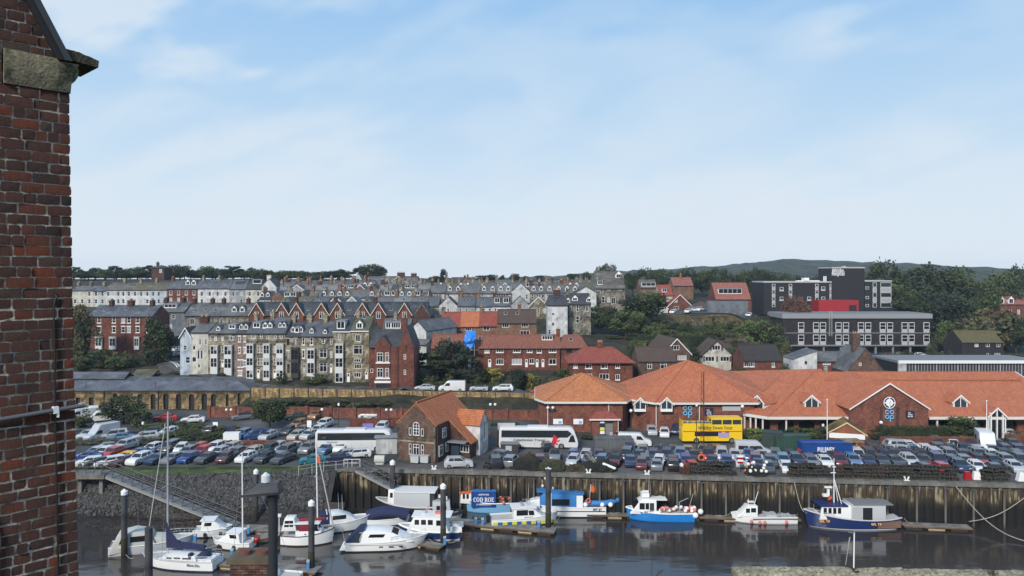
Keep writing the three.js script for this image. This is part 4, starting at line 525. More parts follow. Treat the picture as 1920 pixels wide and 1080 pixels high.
// ---------- brick house on the quay corner ----------
{
const H=thing('quay_house','brown brick quayside house with orange catslide roof and white wing','house',[-14.75,6,-114.85],-0.36),w=6.6,he=5.9,hr=9.1,dep=12.5;
const S=shp([[-w/2,-0.5],[w/2,-0.5],[w/2,he],[0,hr-0.1],[-w/2,he]]);
const arch=(x,y0,y1,hw)=>{const p=new THREE.Path();p.moveTo(x-hw,y0);p.lineTo(x-hw,y1-hw);p.absarc(x,y1-hw,hw,Math.PI,0,true);p.lineTo(x+hw,y0);p.closePath();return p;};
S.holes.push(arch(0,4.0,6.1,0.55),rectPath(-1.05,4.55,0.45,1.2),rectPath(1.05,4.55,0.45,1.2),rectPath(0,1.85,1.05,1.7),rectPath(-1.05,1.85,0.45,1.7),rectPath(1.05,1.85,0.45,1.7));
const fr=ext(S,0.25);fr.translate(0,0,-0.25);const b=ext([[-w/2,-0.5],[w/2,-0.5],[w/2,he],[0,hr-0.15],[-w/2,he]],dep-0.25);b.translate(0,0,-dep);part('wall',[fr,b],m.brickBrown,H);
const r=roofFront(w,dep,he+0.02,hr,0.15,0.06);part('roof',r,m.tileOrange,H);part('ridge_tiles',bb(-0.15,0.15,hr-0.06,hr+0.1,-dep,0),m.tileOrange,H);
part('stone_quoins',[bb(-w/2-0.02,-w/2+0.35,-0.4,he-0.3,0.003,0.05),bb(w/2-0.35,w/2+0.02,-0.4,he-0.3,0.003,0.05)],m.stoneDark,H);part('stone_band',bb(-w/2+0.1,w/2-0.1,2.95,3.2,0.053,0.12),m.stoneBuff,H);
part('stone_surround',[bb(-1.6,-1.32,3.7,5.6,0.003,0.06),bb(1.32,1.6,3.7,5.6,0.003,0.06),bb(-1.7,1.7,3.45,3.72,0.003,0.09)],m.stoneDark,H);
const ring=new THREE.Shape();ring.moveTo(-0.55,0);ring.lineTo(-0.55,1.55);ring.absarc(0,1.55,0.55,Math.PI,0,true);ring.lineTo(0.55,0);ring.closePath();ring.holes.push(arch(0,0.1,2.0,0.44));const ag=ext(ring,0.1);ag.translate(0,4,-0.12);const f=part('window',[ag,bb(-0.04,0.04,4.1,6,-0.1,-0.04),bb(-0.44,0.44,5.0,5.09,-0.1,-0.035),bb(-0.44,0.44,4.55,4.6,-0.1,-0.045),bb(-0.44,0.44,5.45,5.5,-0.1,-0.045)],m.white,H);part('pane',(()=>{const g=ext(ring.clone(),0.02);const q=new THREE.Shape(ring.getPoints(8));const e=ext(q,0.02);e.translate(0,4,-0.16);return e;})(),m.glass,f);
for(const[x,y,ww,hh,k]of[[-1.05,4.55,0.45,1.2,'p'],[1.05,4.55,0.45,1.2,'p'],[0,1.85,1.05,1.7,'x'],[-1.05,1.85,0.45,1.7,'s'],[1.05,1.85,0.45,1.7,'s']])win(H,x,y,0,ww,hh,k);
const side=bb(w/2+0.002,w/2+0.2,-0.5,he-0.1,-4.6,-0.4);part('shaded_side_wall',side,m.brickDark,H);  // right wall in darker brick; shade of that side put into the colour
for(const[z,y,ww,hh]of[[-2.6,4.2,1.3,1.5],[-1.4,1.7,1.4,1.7],[-3.6,1.8,1.1,1.5]]){const fw=win(H,w/2+0.34,y,z,ww,hh,'x');fw.rotation.y=Math.PI/2;}
const cx=w/2+3.7,ce=2.55;part('lean_to_wall',slab([[w/2+0.01,-0.5,-4.65],[cx,-0.5,-4.65],[cx,ce,-4.65],[w/2+0.01,he-0.05,-4.65]],7.6,[0,0,-1]),m.brickDark,H);
part('catslide_roof',slab([[w/2-0.05,he+0.16,-4.4],[cx+0.35,ce-0.1,-4.4],[cx+0.35,ce-0.1,-dep],[w/2-0.05,he+0.16,-dep]],0.2),m.tileOrange,H);
part('porch_canopy',bb(w/2+0.25,cx-0.2,2.55,2.72,-4.64,-3.2),m.lead,H);part('porch_glass',bb(w/2+0.7,cx-1.6,-0.3,2.5,-4.2,-4.1),m.glassBlue,H);const lw=win(H,cx-0.9,1.5,-4.63,1.5,1.2,'t');lw.position.z=-4.5;
const wg=thing('white_wing','white gabled wing with slit window on the brick quayside house','house',[-14.75,6,-114.85],-0.36),z0=-7,z1=-10.4,xe=7.7,ye=5.0,yr=6.9;const gb=ext([[-z0,-0.5],[-z1,-0.5],[-z1,ye],[-(z0+z1)/2,yr-0.1],[-z0,ye]],xe-cx+3.5);gb.rotateY(Math.PI/2);gb.translate(cx-3.5,0,0);part('wall',gb,m.renderWhite,wg);
const rw=roofFront(3.4,xe-cx+3.9,ye+0.02,yr,0.2,0,0.16);rw.rotateY(Math.PI/2);rw.translate(xe+0.06,0,(z0+z1)/2);part('roof',rw,m.tileOrange,wg);part('slit_window',bb(xe+0.003,xe+0.05,2.4,5.1,-8.85,-8.6),m.glass,wg);part('plinth_panel',bb(xe+0.003,xe+0.06,0.7,1.9,-10,-7.4),m.lightGrey,wg);
}
// ---------- supermarket ----------
const eavePoly=(list,lv)=>list.map(([px,d])=>[X(px,d),lv,-d]);
function pavilion(name,label,list,lv,apex,roofM,wallM){
const H=thing(name,label,'supermarket'),P=eavePoly(list,lv),n=P.length,c=P.reduce((a,p)=>[a[0]+p[0]/n,0,a[2]+p[2]/n],[0,0,0]),faces=[];for(let i=0;i<n;i++)faces.push([P[i],P[(i+1)% n],[apex.x,apex.y,apex.z]]);
faces.push(P.map((p)=>[p[0],p[1]-0.04,p[2]]).reverse());part('roof',poly(faces),roofM,H);
for(let i=0;i<n;i++){const a=v3(...P[i]),b=v3(...P[(i+1)% n]),u=b.clone().sub(a),l=u.length(),g=bb(-l/2,l/2,-0.42,-0.045,-0.14,0.1);g.rotateY(-Math.atan2(u.z,u.x));g.translate((a.x+b.x)/2,a.y,(a.z+b.z)/2);part('fascia',g,m.cream2,H);const hp=rod(a.clone().setY(lv+0.02),apex.clone(),0.14,6);part('hip_tiles',hp,roofM,H);}
const sh2=(p)=>{const dx=c[0]-p[0],dz=c[2]-p[2],l=Math.hypot(dx,dz);return[p[0]+dx/l*0.9,p[2]+dz/l*0.9];};const Q=P.map(sh2);const g=ext(Q.map(([x,z])=>[x,-z]),lv-0.05-5);g.rotateX(-Math.PI/2);g.translate(0,5,0);part('wall',g,wallM,H);return H;
}
m.cream2=mat([0.62,0.59,0.54],0.6);
{
const A=pavilion('supermarket_pavilion','square brick pavilion with pale orange pyramid roof',[[1003,139.5],[1022,135.6],[1175,135.6],[1186,140],[1186,152],[1003,152]],11.7,V(1091,700,143.5),m.tileCoopPale,m.brickCoop),d=136.4;
for(const[a,b]of[[1062,1067],[1099,1105]])part('pilaster',bb(X(a,d),X(b,d),5,11.3,-d-0.4,-d+0.12),m.brickCoop,A);
for(const px of[1027,1141])part('downpipe',cy(0.09,0.09,6,X(px,d),5.2,-d+0.25,6),m.cream2,A);
for(const px of[1046,1084]){const s=part('poster_panel',bb(X(px-9,d),X(px+9,d),Y(795,d),Y(785,d),-d+0.12,-d+0.22),m.sign,A);part('poster_print',bb(X(px+1,d),X(px+7,d),Y(794,d),Y(789,d),-d+0.222,-d+0.235),m.skyBlue,s);}
const D=133.5,P=thing('entrance_porch','small brick porch with red hipped roof before the pavilion','porch',[X(1134,D),6,-D]);part('wall',[bb(-2.3,-0.9,-0.5,3,-2.6,0),bb(1.5,2.2,-0.5,3,-2.6,0),bb(-2.3,2.2,2.6,3,-2.6,-0.01)],m.brickCoop,P);const r=roofHip(4.8,3,3.02,4.1,0.35,1.2);part('roof',r,m.tileRed,P);part('fascia',bb(-2.8,2.8,2.72,2.99,0.36,0.46),m.cream2,P);part('door',bb(0,1.5,-0.3,2.6,-0.6,-0.5),m.grey,P);for(let i=0;i<4;i++)part('notice',bb(-0.85,-0.05,0.2+i*0.65,0.75+i*0.65,-0.1,-0.04),[m.sign,mat([0.6,0.62,0.08],0.6),m.navy,m.sign][i],P);part('porch_post',bb(2.3,2.42,-0.4,2.7,0.1,0.22),m.cream2,P);
const Bq=pavilion('supermarket_hall','brick supermarket hall with large red hipped roof',[[1160,147],[1177,139.5],[1228,135.2],[1422,135.2],[1446,141],[1446,158],[1160,158]],11.6,V(1289,676,148),m.tileCoop,m.brickCoop);
const fw=135.9,gw=(px,D2)=>{const x=X(px,D2),w=2.1,y0=Y(772,D2),e=Y(757,D2),t=Y(747.5,D2),c=part('gable_window',[slab([[x-w/2,y0,-D2],[x+w/2,y0,-D2],[x+w/2,e,-D2],[x,t,-D2],[x-w/2,e,-D2]],1.4,[0,0,-1])],m.white,Bq),rr2=roofFront(w,3.2,0,t-e,0.25,0.1,0.14);rr2.translate(x,e+0.1,-D2);part('gable_roof',rr2,m.tileCoop,c);for(const q of[-1,1])part('pane',slab([[x+q*0.08,y0+0.55,-D2],[x+q*0.9,y0+0.55,-D2],[x+q*0.9,e-0.02,-D2],[x+q*0.08,t-0.35,-D2]],0.03,[0,0,1]),m.glassBlue,c);for(const q of[-1,1])part('barge_board',slab([[x,t+0.3,-D2+0.12],[x+q*(w/2+0.3),e-0.1,-D2+0.12],[x+q*(w/2+0.3),e-0.35,-D2+0.12],[x,t+0.02,-D2+0.12]],0.06,[0,0,1]),m.white,c);};
gw(1200.5,137.2);gw(1250,134.9);
for(const px of[1230,1311])part('downpipe',cy(0.09,0.09,6,X(px,fw),5.2,-fw+0.2,6),m.cream2,Bq);for(const px of[1275,1345,1392])part('pilaster',bb(X(px,fw)-0.25,X(px,fw)+0.25,5,11.2,-fw-0.2,-fw+0.13),m.brickCoop,Bq);
part('blank_sign',bb(X(1354,fw),X(1388,fw),Y(770,fw),Y(761,fw),-fw,-fw+0.2),m.lightGrey,Bq);
for(const px of[1289,1312]){const t=(148-141)/(148-135.2),p=V(px,736,139.8),f=part('roof_window',put((()=>{const g=bx(1.1,0.12,1.1);g.rotateX(0.44);return g;})(),p.x,p.y+0.1,p.z),m.dark,Bq);part('pane',put((()=>{const g=bx(0.9,0.05,0.9);g.rotateX(0.44);return g;})(),p.x,p.y+0.2,p.z),m.skyPane,f);}
const logo=(H,px,py,D2,r)=>{const g=[],R0=r*0.47,o=r*0.53,tor=(a0,a1)=>new THREE.TorusGeometry(R0*0.8,R0*0.24,5,16,a1-a0).rotateZ(a0);for(const[sx,sy,a0,a1]of[[-1,1,0.5,5.8],[1,1,0,6.283],[-1,-1,0,6.283],[1,-1,0,6.283]])g.push(put(tor(a0,a1),sx*o,sy*o,0));g.push(bb(o-R0*1.0,o-R0*0.6,-o-R0*2.1,-o,-0.05,0.1));g.forEach((q)=>q.translate(X(px,D2),Y(py,D2),-D2+0.16));return part('cloverleaf_logo',g,m.skyBlue,H);};
logo(Bq,1289,770,fw,0.85);
const sq=(H,px,py,D2)=>{const s=part('navy_sign',bb(X(px-8,D2),X(px+8,D2),Y(py+7,D2),Y(py-7,D2),-D2,-D2+0.14),m.navy,H);part('lettering',[put(text("it's",0.24,0.5),X(px-1.5,D2),Y(py-3.5,D2),-D2+0.145),put(text('what',0.24,0.8),X(px,D2),Y(py,D2),-D2+0.145),put(text('we do',0.24,0.9),X(px,D2),Y(py+3.5,D2),-D2+0.145)],m.sign,s);};sq(Bq,1329,772,fw);
const Cc=thing('supermarket_arcade','long brick arcade with red tiled roof and clock gable','supermarket'),lv=9.7,at=(px,D2,y)=>[X(px,D2),y,-D2],P1=at(1394,135,lv),P2=at(1440,131.6,lv),P3=at(1525,149.5,15.15),P4=at(1474,152,15.1),P5=at(1402,150,lv),XE=101,E1=[XE,lv,-131.6],E2=[XE,15.15,-150];
part('roof',[slab([P2,E1,E2,P3],0.22),slab([P1,P2,P3,P4,P5],0.22),slab([at(1335,157,14.3),at(1540,157,14.9),at(1560,146,12.5),at(1440,140,10.9),at(1380,140,10.9)],0.2),slab([P3,E2,[XE,10,-172],at(1525,172,10)],0.2)],m.tileCoop,Cc);
part('ridge_tiles',[rod(v3(...P3),v3(...E2),0.16),rod(v3(...P2),v3(...P3),0.15)],m.tileCoop,Cc);part('verge_board',slab([[XE+0.02,15.3,-150],[XE+0.02,lv+0.1,-131.6],[XE+0.02,lv-0.25,-131.6],[XE+0.02,14.95,-150]],0.1,[1,0,0]),m.white,Cc);
for(let i=0;i<62;i++)part('cresting_tile',memo('crest',()=>ready(join(bx(0.42,0.22,0.5)))),i % 3?m.tileCoop:m.tileCoopPale,Cc).position.set(X(1548,146)+i*0.62,14.06,-146);
const fa=(a,b)=>{const u=v3(...b).sub(v3(...a)),l=u.length(),g=bb(-l/2,l/2,-0.5,-0.02,0.0,0.16);g.rotateY(-Math.atan2(u.z,u.x));g.translate((a[0]+b[0])/2,a[1],(a[2]+b[2])/2);part('fascia',g,m.cream2,Cc);};fa(P2,[X(1590,131.6),lv,-131.6]);fa([X(1742,131.6),lv,-131.6],E1);fa(P1,P2);
const wd=133.4;const S=shp([[X(1445,wd),5],[XE,5],[XE,lv-0.25],[X(1445,wd),lv-0.25]]),ar=[];for(const px of[1474,1513,1553,1746,1775,1805,1835,1896]){const w=px<1600?2.9:2.3,x=X(px,wd),p=new THREE.Path();p.moveTo(x-w/2,6.2);p.lineTo(x-w/2,8.2);p.quadraticCurveTo(x,9.5,x+w/2,8.2);p.lineTo(x+w/2,6.2);p.closePath();S.holes.push(p);ar.push([x,w]);}
const fr=ext(S,0.5);fr.translate(0,0,-wd-0.5);part('wall',[fr,bb(X(1450,136),XE,5,9.3,-150,-135.5),bb(X(1405,139),X(1450,136)-0.01,5,9.3,-150,-138)],m.brickCoop,Cc);for(const[x,w]of ar){const p=part('arch_glazing',bb(x-w/2,x+w/2,6.2,9,-wd-0.6,-wd-0.52),m.glass,Cc);part('sill',bb(x-w/2-0.1,x+w/2+0.1,6.02,6.19,-wd+0.003,-wd+0.12),m.cream2,p);}
for(const[px,D2]of[[1396,135],[1407,134.2],[1417,133.4],[1430,132.5],[1474,131.9],[1570,131.9],[1757,131.9],[1821,131.9]])part('arcade_post',bb(X(px,D2)-0.12,X(px,D2)+0.12,5.5,lv-0.5,-D2-0.12,-D2+0.12),m.cream2,Cc);
const gd=131,gx=X(1667,gd),gw2=X(1740,gd)-X(1593,gd),ge=Y(765,gd),gt=Y(718,gd),G=part('clock_gable',(()=>{const g=ext([[-gw2/2,5],[gw2/2,5],[gw2/2,ge],[0,gt-0.1],[-gw2/2,ge]],3);g.translate(gx,0,-gd-3);return g;})(),m.brickCoop,Cc),gr=roofFront(gw2,17,ge,gt,0.2,0,0.18);gr.translate(gx,0,-gd+0.3);part('gable_roof',gr,m.tileCoop,G);
for(const q of[-1,1])part('barge_board',slab([[gx,gt+0.05,-gd+0.32],[gx+q*(gw2/2+0.25),ge-0.12,-gd+0.32],[gx+q*(gw2/2+0.25),ge-0.34,-gd+0.32],[gx,gt-0.2,-gd+0.32]],0.08,[0,0,1]),m.white,G);
for(const px of[1652,1683])part('pilaster',bb(X(px,gd)-0.25,X(px,gd)+0.25,5,11.5,-gd+0.003,-gd+0.1),m.brickDark,G);
const ck=thing('wall_clock','round white and black clock on the brick gable','clock',[X(1667,gd),Y(755,gd),-gd+0.1]);part('dial',(()=>{const g=new THREE.CylinderGeometry(1.0,1.0,0.1,32);g.rotateX(Math.PI/2);g.translate(0,0,-0.02);return g;})(),m.black,ck);part('face',(()=>{const g=new THREE.CylinderGeometry(0.58,0.58,0.06,28);g.rotateX(Math.PI/2);g.translate(0,0,0.07);return g;})(),m.sign,ck);part('rim',[new THREE.TorusGeometry(0.98,0.07,6,32),new THREE.TorusGeometry(0.62,0.05,6,28)].map((g)=>{g.translate(0,0,0.05);return g;}),m.sign,ck);for(let i=0;i<4;i++)part('spoke',(()=>{const g=bb(-0.09,0.09,0.55,1.0,0.03,0.09);g.rotateZ(i*Math.PI/2);return g;})(),m.sign,ck);part('hand',[rod(v3(0,0,0.12),v3(0.2,0.33,0.12),0.03),rod(v3(0,0,0.12),v3(0.16,-0.42,0.12),0.025)],m.black,ck);
logo(Cc,1667,777,gd,0.8);sq(Cc,1706,777,gd);
const dm=(px,D2,yb,turn)=>{const c=thing('roof_dormer',turn?'white gabled dormer facing along the arcade roof':'white gabled roof dormer with dark glass on the arcade roof','dormer',[X(px,D2),yb,-D2],turn,'white dormers on the arcade roof'),w=2.5;part('front',slab([[-w/2,-0.6,0],[w/2,-0.6,0],[w/2,1.2,0],[0,2.2,0],[-w/2,1.2,0]],3.6,[0,0,-1]),m.white,c);const r=roofFront(w,4,1.25,2.3,0.3,0.15,0.12);part('roof',r,m.tileCoop,c);for(const q of[-1,1])part('pane',slab([[q*0.08,0.15,0],[q*1.05,0.15,0],[q*1.05,1.1,0],[q*0.08,1.85,0]],0.04,[0,0,1]),m.glassBlue,c);for(const q of[-1,1])part('barge_board',slab([[0,2.45,0.17],[q*1.6,1.05,0.17],[q*1.6,0.8,0.17],[0,2.15,0.17]],0.05,[0,0,1]),m.white,c);};
dm(1522,135.2,10.55,0);dm(1801,135.2,10.55,0);dm(1421,136.5,10.3,-1.0);
const pd=131.2,pr=thing('entrance_gable','tall white framed glass entrance under pointed gable','entrance',[X(1870,pd),6,-pd]);part('frame',[bb(-1.15,-0.95,-0.5,4.4,-0.5,0),bb(0.95,1.15,-0.5,4.4,-0.5,0),bb(-0.08,0.08,-0.5,5.2,-0.4,0.02),bb(-1.6,-1.45,-0.5,3.6,-0.3,-0.1),bb(1.45,1.6,-0.5,3.6,-0.3,-0.1)],m.white,pr);part('pane',slab([[-0.95,-0.4,-0.25],[0.95,-0.4,-0.25],[0.95,4.1,-0.25],[0,5.1,-0.25],[-0.95,4.1,-0.25]],0.05,[0,0,-1]),m.glass,pr);part('roof',roofFront(2.8,3.4,3.9,5.3,0.3,0.1,0.14),m.tileCoop,pr);for(const q of[-1,1])part('barge_board',slab([[0,5.42,0.12],[q*1.75,3.75,0.12],[q*1.75,3.45,0.12],[0,5.1,0.12]],0.06,[0,0,1]),m.white,pr);
one('wall_sign',bb(-0.3,0.3,-0.5,0.5,0,0.1),m.sign,'blank white board beside the arcade corner','sign',[X(1391,136),Y(797,136),-135.98]);
}
// ---------- kiosk, containers, sheds ----------
{
const H=thing('harbour_kiosk','brick harbour kiosk with timber gable and yellow mossy roof','kiosk',[X(1588,124),6,-124],-0.32),w=5.4,dep=5.2;part('wall',bb(-w/2,w/2,-0.3,1.5,-dep,0),m.brickRed,H);part('white_band',bb(-w/2-0.05,w/2+0.05,1.502,2.35,-dep-0.05,0.05),m.white,H);const g=ext([[-w/2-0.02,2.352],[w/2+0.02,2.352],[0,4.0]],dep);g.translate(0,0,-dep);part('timber_gable',g,mat([0.36,0.13,0.06],0.8,{map:grainPlain}),H);const r=roofFront(w,dep,2.45,4.2,0.35,0.2,0.14);part('roof',r,mat([0.40,0.29,0.08],0.9,{map:grainGrass}),H);for(const q of[-1,1])part('barge_board',slab([[0,4.27,0.21],[q*3.1,2.3,0.21],[q*3.1,2.12,0.21],[0,4.02,0.21]],0.07,[0,0,1]),mat([0.62,0.45,0.25],0.7),H);for(let i=0;i<12;i++)part('board_joint',bb(-2.4+i*0.44,-2.38+i*0.44,2.36,2.4+1.5*(1-Math.abs(-2.4+i*0.44)/2.7),0.003,0.012),m.tileBrown,H);
}
function container(label,px,py,len,turn,mt,h=2.5,lettering){
const p=GP(px,py,6),H=thing('shipping_container',label,'container',p,turn),w=2.4;part('shell',bb(-len/2,len/2,0.02,h,-w,0),mt,H);part('corner_post',[[-1,0],[1,0],[-1,-1],[1,-1]].map(([a,b])=>bx(0.16,h,0.16,a*(len/2-0.05),h/2+0.02,b*w+(b?0.03:-0.03))),mt,H);part('top_rail',[bb(-len/2,len/2,h-0.02,h+0.1,-0.08,0.06),bb(-len/2,len/2,h-0.02,h+0.1,-w-0.06,-w+0.08)],mt,H);
for(let i=0;i<Math.floor(len/0.34);i++)part('corrugation',memo('corr'+h,()=>ready(join(slab([[-0.1,0.15,0.05],[0.1,0.15,0.05],[0.1,h-0.15,0.05],[-0.1,h-0.15,0.05]],0.05,[0,0,-1])))),mt,H).position.x=-len/2+0.25+i*0.34;
if(lettering)part('lettering',put(text(lettering,0.8,2.6),-0.3,h*0.62,0.056),m.sign,H);return H;
}
m.contBlue=mat([0.008,0.075,0.33],0.5,{map:grainPlain});m.contGreen=mat([0.04,0.10,0.07],0.6,{map:grainPlain});m.contDark=mat([0.03,0.055,0.045],0.6,{map:grainPlain});m.contGrey=mat([0.16,0.165,0.17],0.7,{map:grainPlain});
container('blue shipping container with white lettering beside the kiosk',1552,862,7.6,-0.02,m.contBlue,2.5,'PULRNEY');
container('green shipping container beside the kiosk',1488,850,5.6,0.05,m.contGreen,2.7);container('dark green shipping container next to the grey van',1448,847,3.2,-0.35,m.contDark,3.0);container('grey slatted skip container before the brick pavilion',1152,848,6.2,0,m.contGrey,2.1);
one('timber_shelter',[bb(-1.4,-1.2,0,2.4,-2.2,0),bb(0.2,0.4,0,2.4,-2.2,0),bb(-1.6,1.4,2.402,2.55,-2.4,0.2)],m.timber,'open timber shelter beside the blue container','shelter',GP(1603,858,6));
{const p=GP(740,851,6),H=thing('ticket_hut','pale grey flat roofed hut beside the brick quayside house','hut',[p.x-0.6,6,p.z],0.1);part('wall',bb(-2.4,1.4,-0.2,2.55,-2.6,0),m.renderPale,H);part('roof',bb(-2.65,1.6,2.552,2.75,-2.9,0.25),m.lead,H);part('door',bb(0.2,1.1,0,2.1,0.003,0.05),m.lightGrey,H);}
{const p=GP(956,850,6),H=thing('bin_store','dark timber bin store with white notice by the coach','bin store',[p.x,6,p.z],-0.1);part('wall',bb(-1.5,1.3,-0.1,1.45,-1.6,0),m.dark,H);part('notice',bb(-0.7,0.3,0.4,1.2,0.003,0.04),m.lightGrey,H);part('roof',bb(-1.6,1.4,1.452,1.55,-1.7,0.1),m.grey,H);}
{const p=GP(950,838,6),H=thing('notice_hoarding','tall brown boarded hoarding behind the coach tail','hoarding',[p.x,6,p.z]);for(let i=0;i<5;i++)part('board',bb(-1.6+i*0.62,-1.02+i*0.62,-0.1,2.7+(i % 2)*0.1,-0.1,0),m.brickDark,H);part('panel',bb(-1.5,1.4,2.9,4.0,-0.06,0.05),m.lightGrey,H);part('post',[cy(0.06,0.06,4,-1.2,0,-0.15,6),cy(0.06,0.06,4,1.1,0,-0.15,6)],m.grey,H);}
// ---------- trees, bushes, hedges ----------
R=rng(2024);
function leafCloud(n,place,size,tint){
const p=new Float32Array(n*18),c=new Float32Array(n*18),nn=new Float32Array(n*18);
for(let i=0;i<n;i++){
const[x,y,z,k]=place(i),a=rr(0,6.283),t=rr(-1,1),q=Math.sqrt(1-t*t),nx=q*Math.cos(a),ny=t*0.8+0.25,nz=q*Math.sin(a),l=Math.hypot(nx,ny,nz),N=v3(nx/l,ny/l,nz/l),U=v3(rr(-1,1),rr(-1,1),rr(-1,1)).cross(N).normalize(),W=N.clone().cross(U),s=size*rr(0.6,1.3),s2=s*rr(0.5,0.9);
const P=[[-s,0],[0,-s2],[s,0],[0,s2]].map(([u,w])=>[x+U.x*u+W.x*w,y+U.y*u+W.y*w,z+U.z*u+W.z*w]),f=tint(k),o=i*18;
[0,1,2,0,2,3].forEach((v,j)=>{p.set(P[v],o+j*3);nn.set([N.x,N.y,N.z],o+j*3);c.set(f,o+j*3);});
}
const g=new THREE.BufferGeometry();g.setAttribute('position',new THREE.BufferAttribute(p,3));g.setAttribute('normal',new THREE.BufferAttribute(nn,3));g.setAttribute('color',new THREE.BufferAttribute(c,3));g.setAttribute('uv',new THREE.BufferAttribute(new Float32Array(n*12),2));return ready(g);
}
const leafMat=(c)=>mat(c,0.85,{vertexColors:true,side:THREE.DoubleSide});
m.leafDark=leafMat([0.034,0.048,0.018]);m.leafMid=leafMat([0.056,0.076,0.024]);m.leafOlive=leafMat([0.062,0.062,0.026]);m.leafBright=leafMat([0.10,0.14,0.03]);m.leafCopper=leafMat([0.10,0.05,0.035]);m.leafGrey=leafMat([0.10,0.105,0.07]);m.leafDeep=leafMat([0.023,0.036,0.019]);m.leafGold=leafMat([0.20,0.17,0.035]);
m.bark=mat([0.07,0.055,0.042],0.95,{map:grainFine});
function crownGeo(kind,seed){
R=rng(seed);const cl=[],n=kind==='pine'?16:kind==='shrub'?22:30;
for(let i=0;i<n;i++){
if(kind==='pine'){const h=0.42+0.55*(i/n),a=rr(0,6.28),r=(i<n*0.6?rr(0.18,0.42):rr(0,0.33));cl.push([Math.cos(a)*r,h,Math.sin(a)*r,rr(0.11,0.19),0.32]);}
else if(kind==='tall'){const h=rr(0.12,0.93),r=0.36*Math.sin(Math.PI*(0.15+h*0.8))*Math.sqrt(R()),a=rr(0,6.28);cl.push([Math.cos(a)*r,h,Math.sin(a)*r,rr(0.1,0.19),1]);}
else if(kind==='cone'){const h=rr(0.06,0.95),r=0.40*(1-h)*Math.sqrt(R())+0.02,a=rr(0,6.28);cl.push([Math.cos(a)*r,h,Math.sin(a)*r,0.07+0.09*(1-h),0.9]);}
else{const sh0=kind==='shrub',a=rr(0,6.28),t=rr(-1,1),q=Math.sqrt(1-t*t),rad=0.38*Math.cbrt(rr(0.35,1));cl.push([Math.cos(a)*q*rad,(sh0?0.45:0.60)+t*(sh0?0.42:0.32)*Math.cbrt(rr(0.4,1)),Math.sin(a)*q*rad,rr(0.11,0.2),0.85]);}
}
const tone=cl.map(()=>{const v=rr(0.55,1.5),w=rr(0.85,1.2);return[v*w,v,v*rr(0.8,1.1)];});
return leafCloud(kind==='shrub'?1900:4200,()=>{const k=Math.floor(R()*n),c=cl[k],a=rr(0,6.28),t=rr(-1,1),q=Math.sqrt(1-t*t),r=c[3]*Math.cbrt(rr(0.15,1))*(R()<0.08?1.35:1);return[c[0]+Math.cos(a)*q*r,Math.max(0.01,c[1]+t*r*c[4]),c[2]+Math.sin(a)*q*r,k];},kind==='shrub'?0.036:0.029,(k)=>tone[k].map((v)=>v*rr(0.75,1.3)));
}
function trunkGeo(kind,seed){R=rng(seed);const g=[rod(v3(0,-0.12,0),v3(0.01,0.5,0.01),0.028,6,0.016)];for(let i=0;i<5;i++){const a=i*1.3,h=rr(0.25,0.45);g.push(rod(v3(0,h,0),v3(Math.cos(a)*0.22,h+rr(0.15,0.3),Math.sin(a)*0.22),0.013,5,0.005));}return ready(join(g));}
const CR={};for(const[k,n]of[['round',4],['tall',2],['pine',2],['shrub',3],['cone',1]])CR[k]=Array.from({length:n},(_,i)=>[crownGeo(k,100+i*7+k.length*31),trunkGeo(k,900+i)]);
R=rng(55);
const tone=new Map([[m.leafDark,'dark green'],[m.leafMid,'green'],[m.leafOlive,'olive'],[m.leafBright,'bright green'],[m.leafCopper,'copper leaved'],[m.leafGrey,'grey green'],[m.leafDeep,'deep green'],[m.leafGold,'yellow green']]);
function plant(kind,px,top,base,w,d,lm,where,group){
const x=X(px,d),y1=Y(top,d),y0=level(x,-d),yy=d<152?6:y0,hh=Math.max(1,y1-yy),ww=w/F*d/0.86;
const shrub=kind==='shrub',nm=shrub?'bush':kind==='pine'?'pine_tree':kind==='cone'?'conifer_tree':kind==='tall'?'tall_tree':'broadleaf_tree';
const words={shrub:'rounded bush',pine:'flat topped pine tree',cone:'pointed conifer',tall:'tall upright tree',round:'rounded broadleaf tree'}[kind];
const T=thing(nm,`${tone.get(lm)} ${words} ${where}`,shrub?'bush':'tree',[x,yy,-d],rr(0,6.28),group),[cg,tg]=CR[kind][Math.floor(R()*CR[kind].length)];T.scale.set(ww,hh,ww*rr(0.85,1.1));part('crown',cg,lm,T);part('trunk',tg,m.bark,T);return T;
}
const SK='wood along the skyline';
for(const[px,top,w,k]of[[140,500,26,'pine'],[152,506,30,'round'],[166,507,30,'round'],[180,500,24,'round'],[196,505,30,'round'],[214,498,34,'pine'],[228,504,28,'round'],[244,503,30,'round'],[262,500,28,'round'],[274,497,30,'pine'],[292,500,26,'round'],[312,498,28,'pine'],[328,497,34,'round'],[346,498,34,'round'],[364,506,28,'round'],[385,497,36,'round'],[404,503,30,'round'],[422,502,26,'round'],[436,498,38,'pine'],[452,505,26,'round'],[470,502,36,'round'],[488,504,30,'round'],[505,505,32,'round'],[524,507,28,'round'],[545,507,34,'round'],[562,508,34,'round'],[582,514,28,'round'],[600,514,30,'round'],[625,509,30,'pine'],[645,504,26,'pine']])plant(k,px,top,530,w,388+rr(-12,12),pick([m.leafDark,m.leafDeep,m.leafDark,m.leafMid]),'in the skyline wood behind the pale terrace',SK);
for(let i=0;i<26;i++)plant('round',138+i*20,rr(506,511),530,44,rr(402,412),pick([m.leafDark,m.leafDeep]),'deep in the skyline wood',SK);
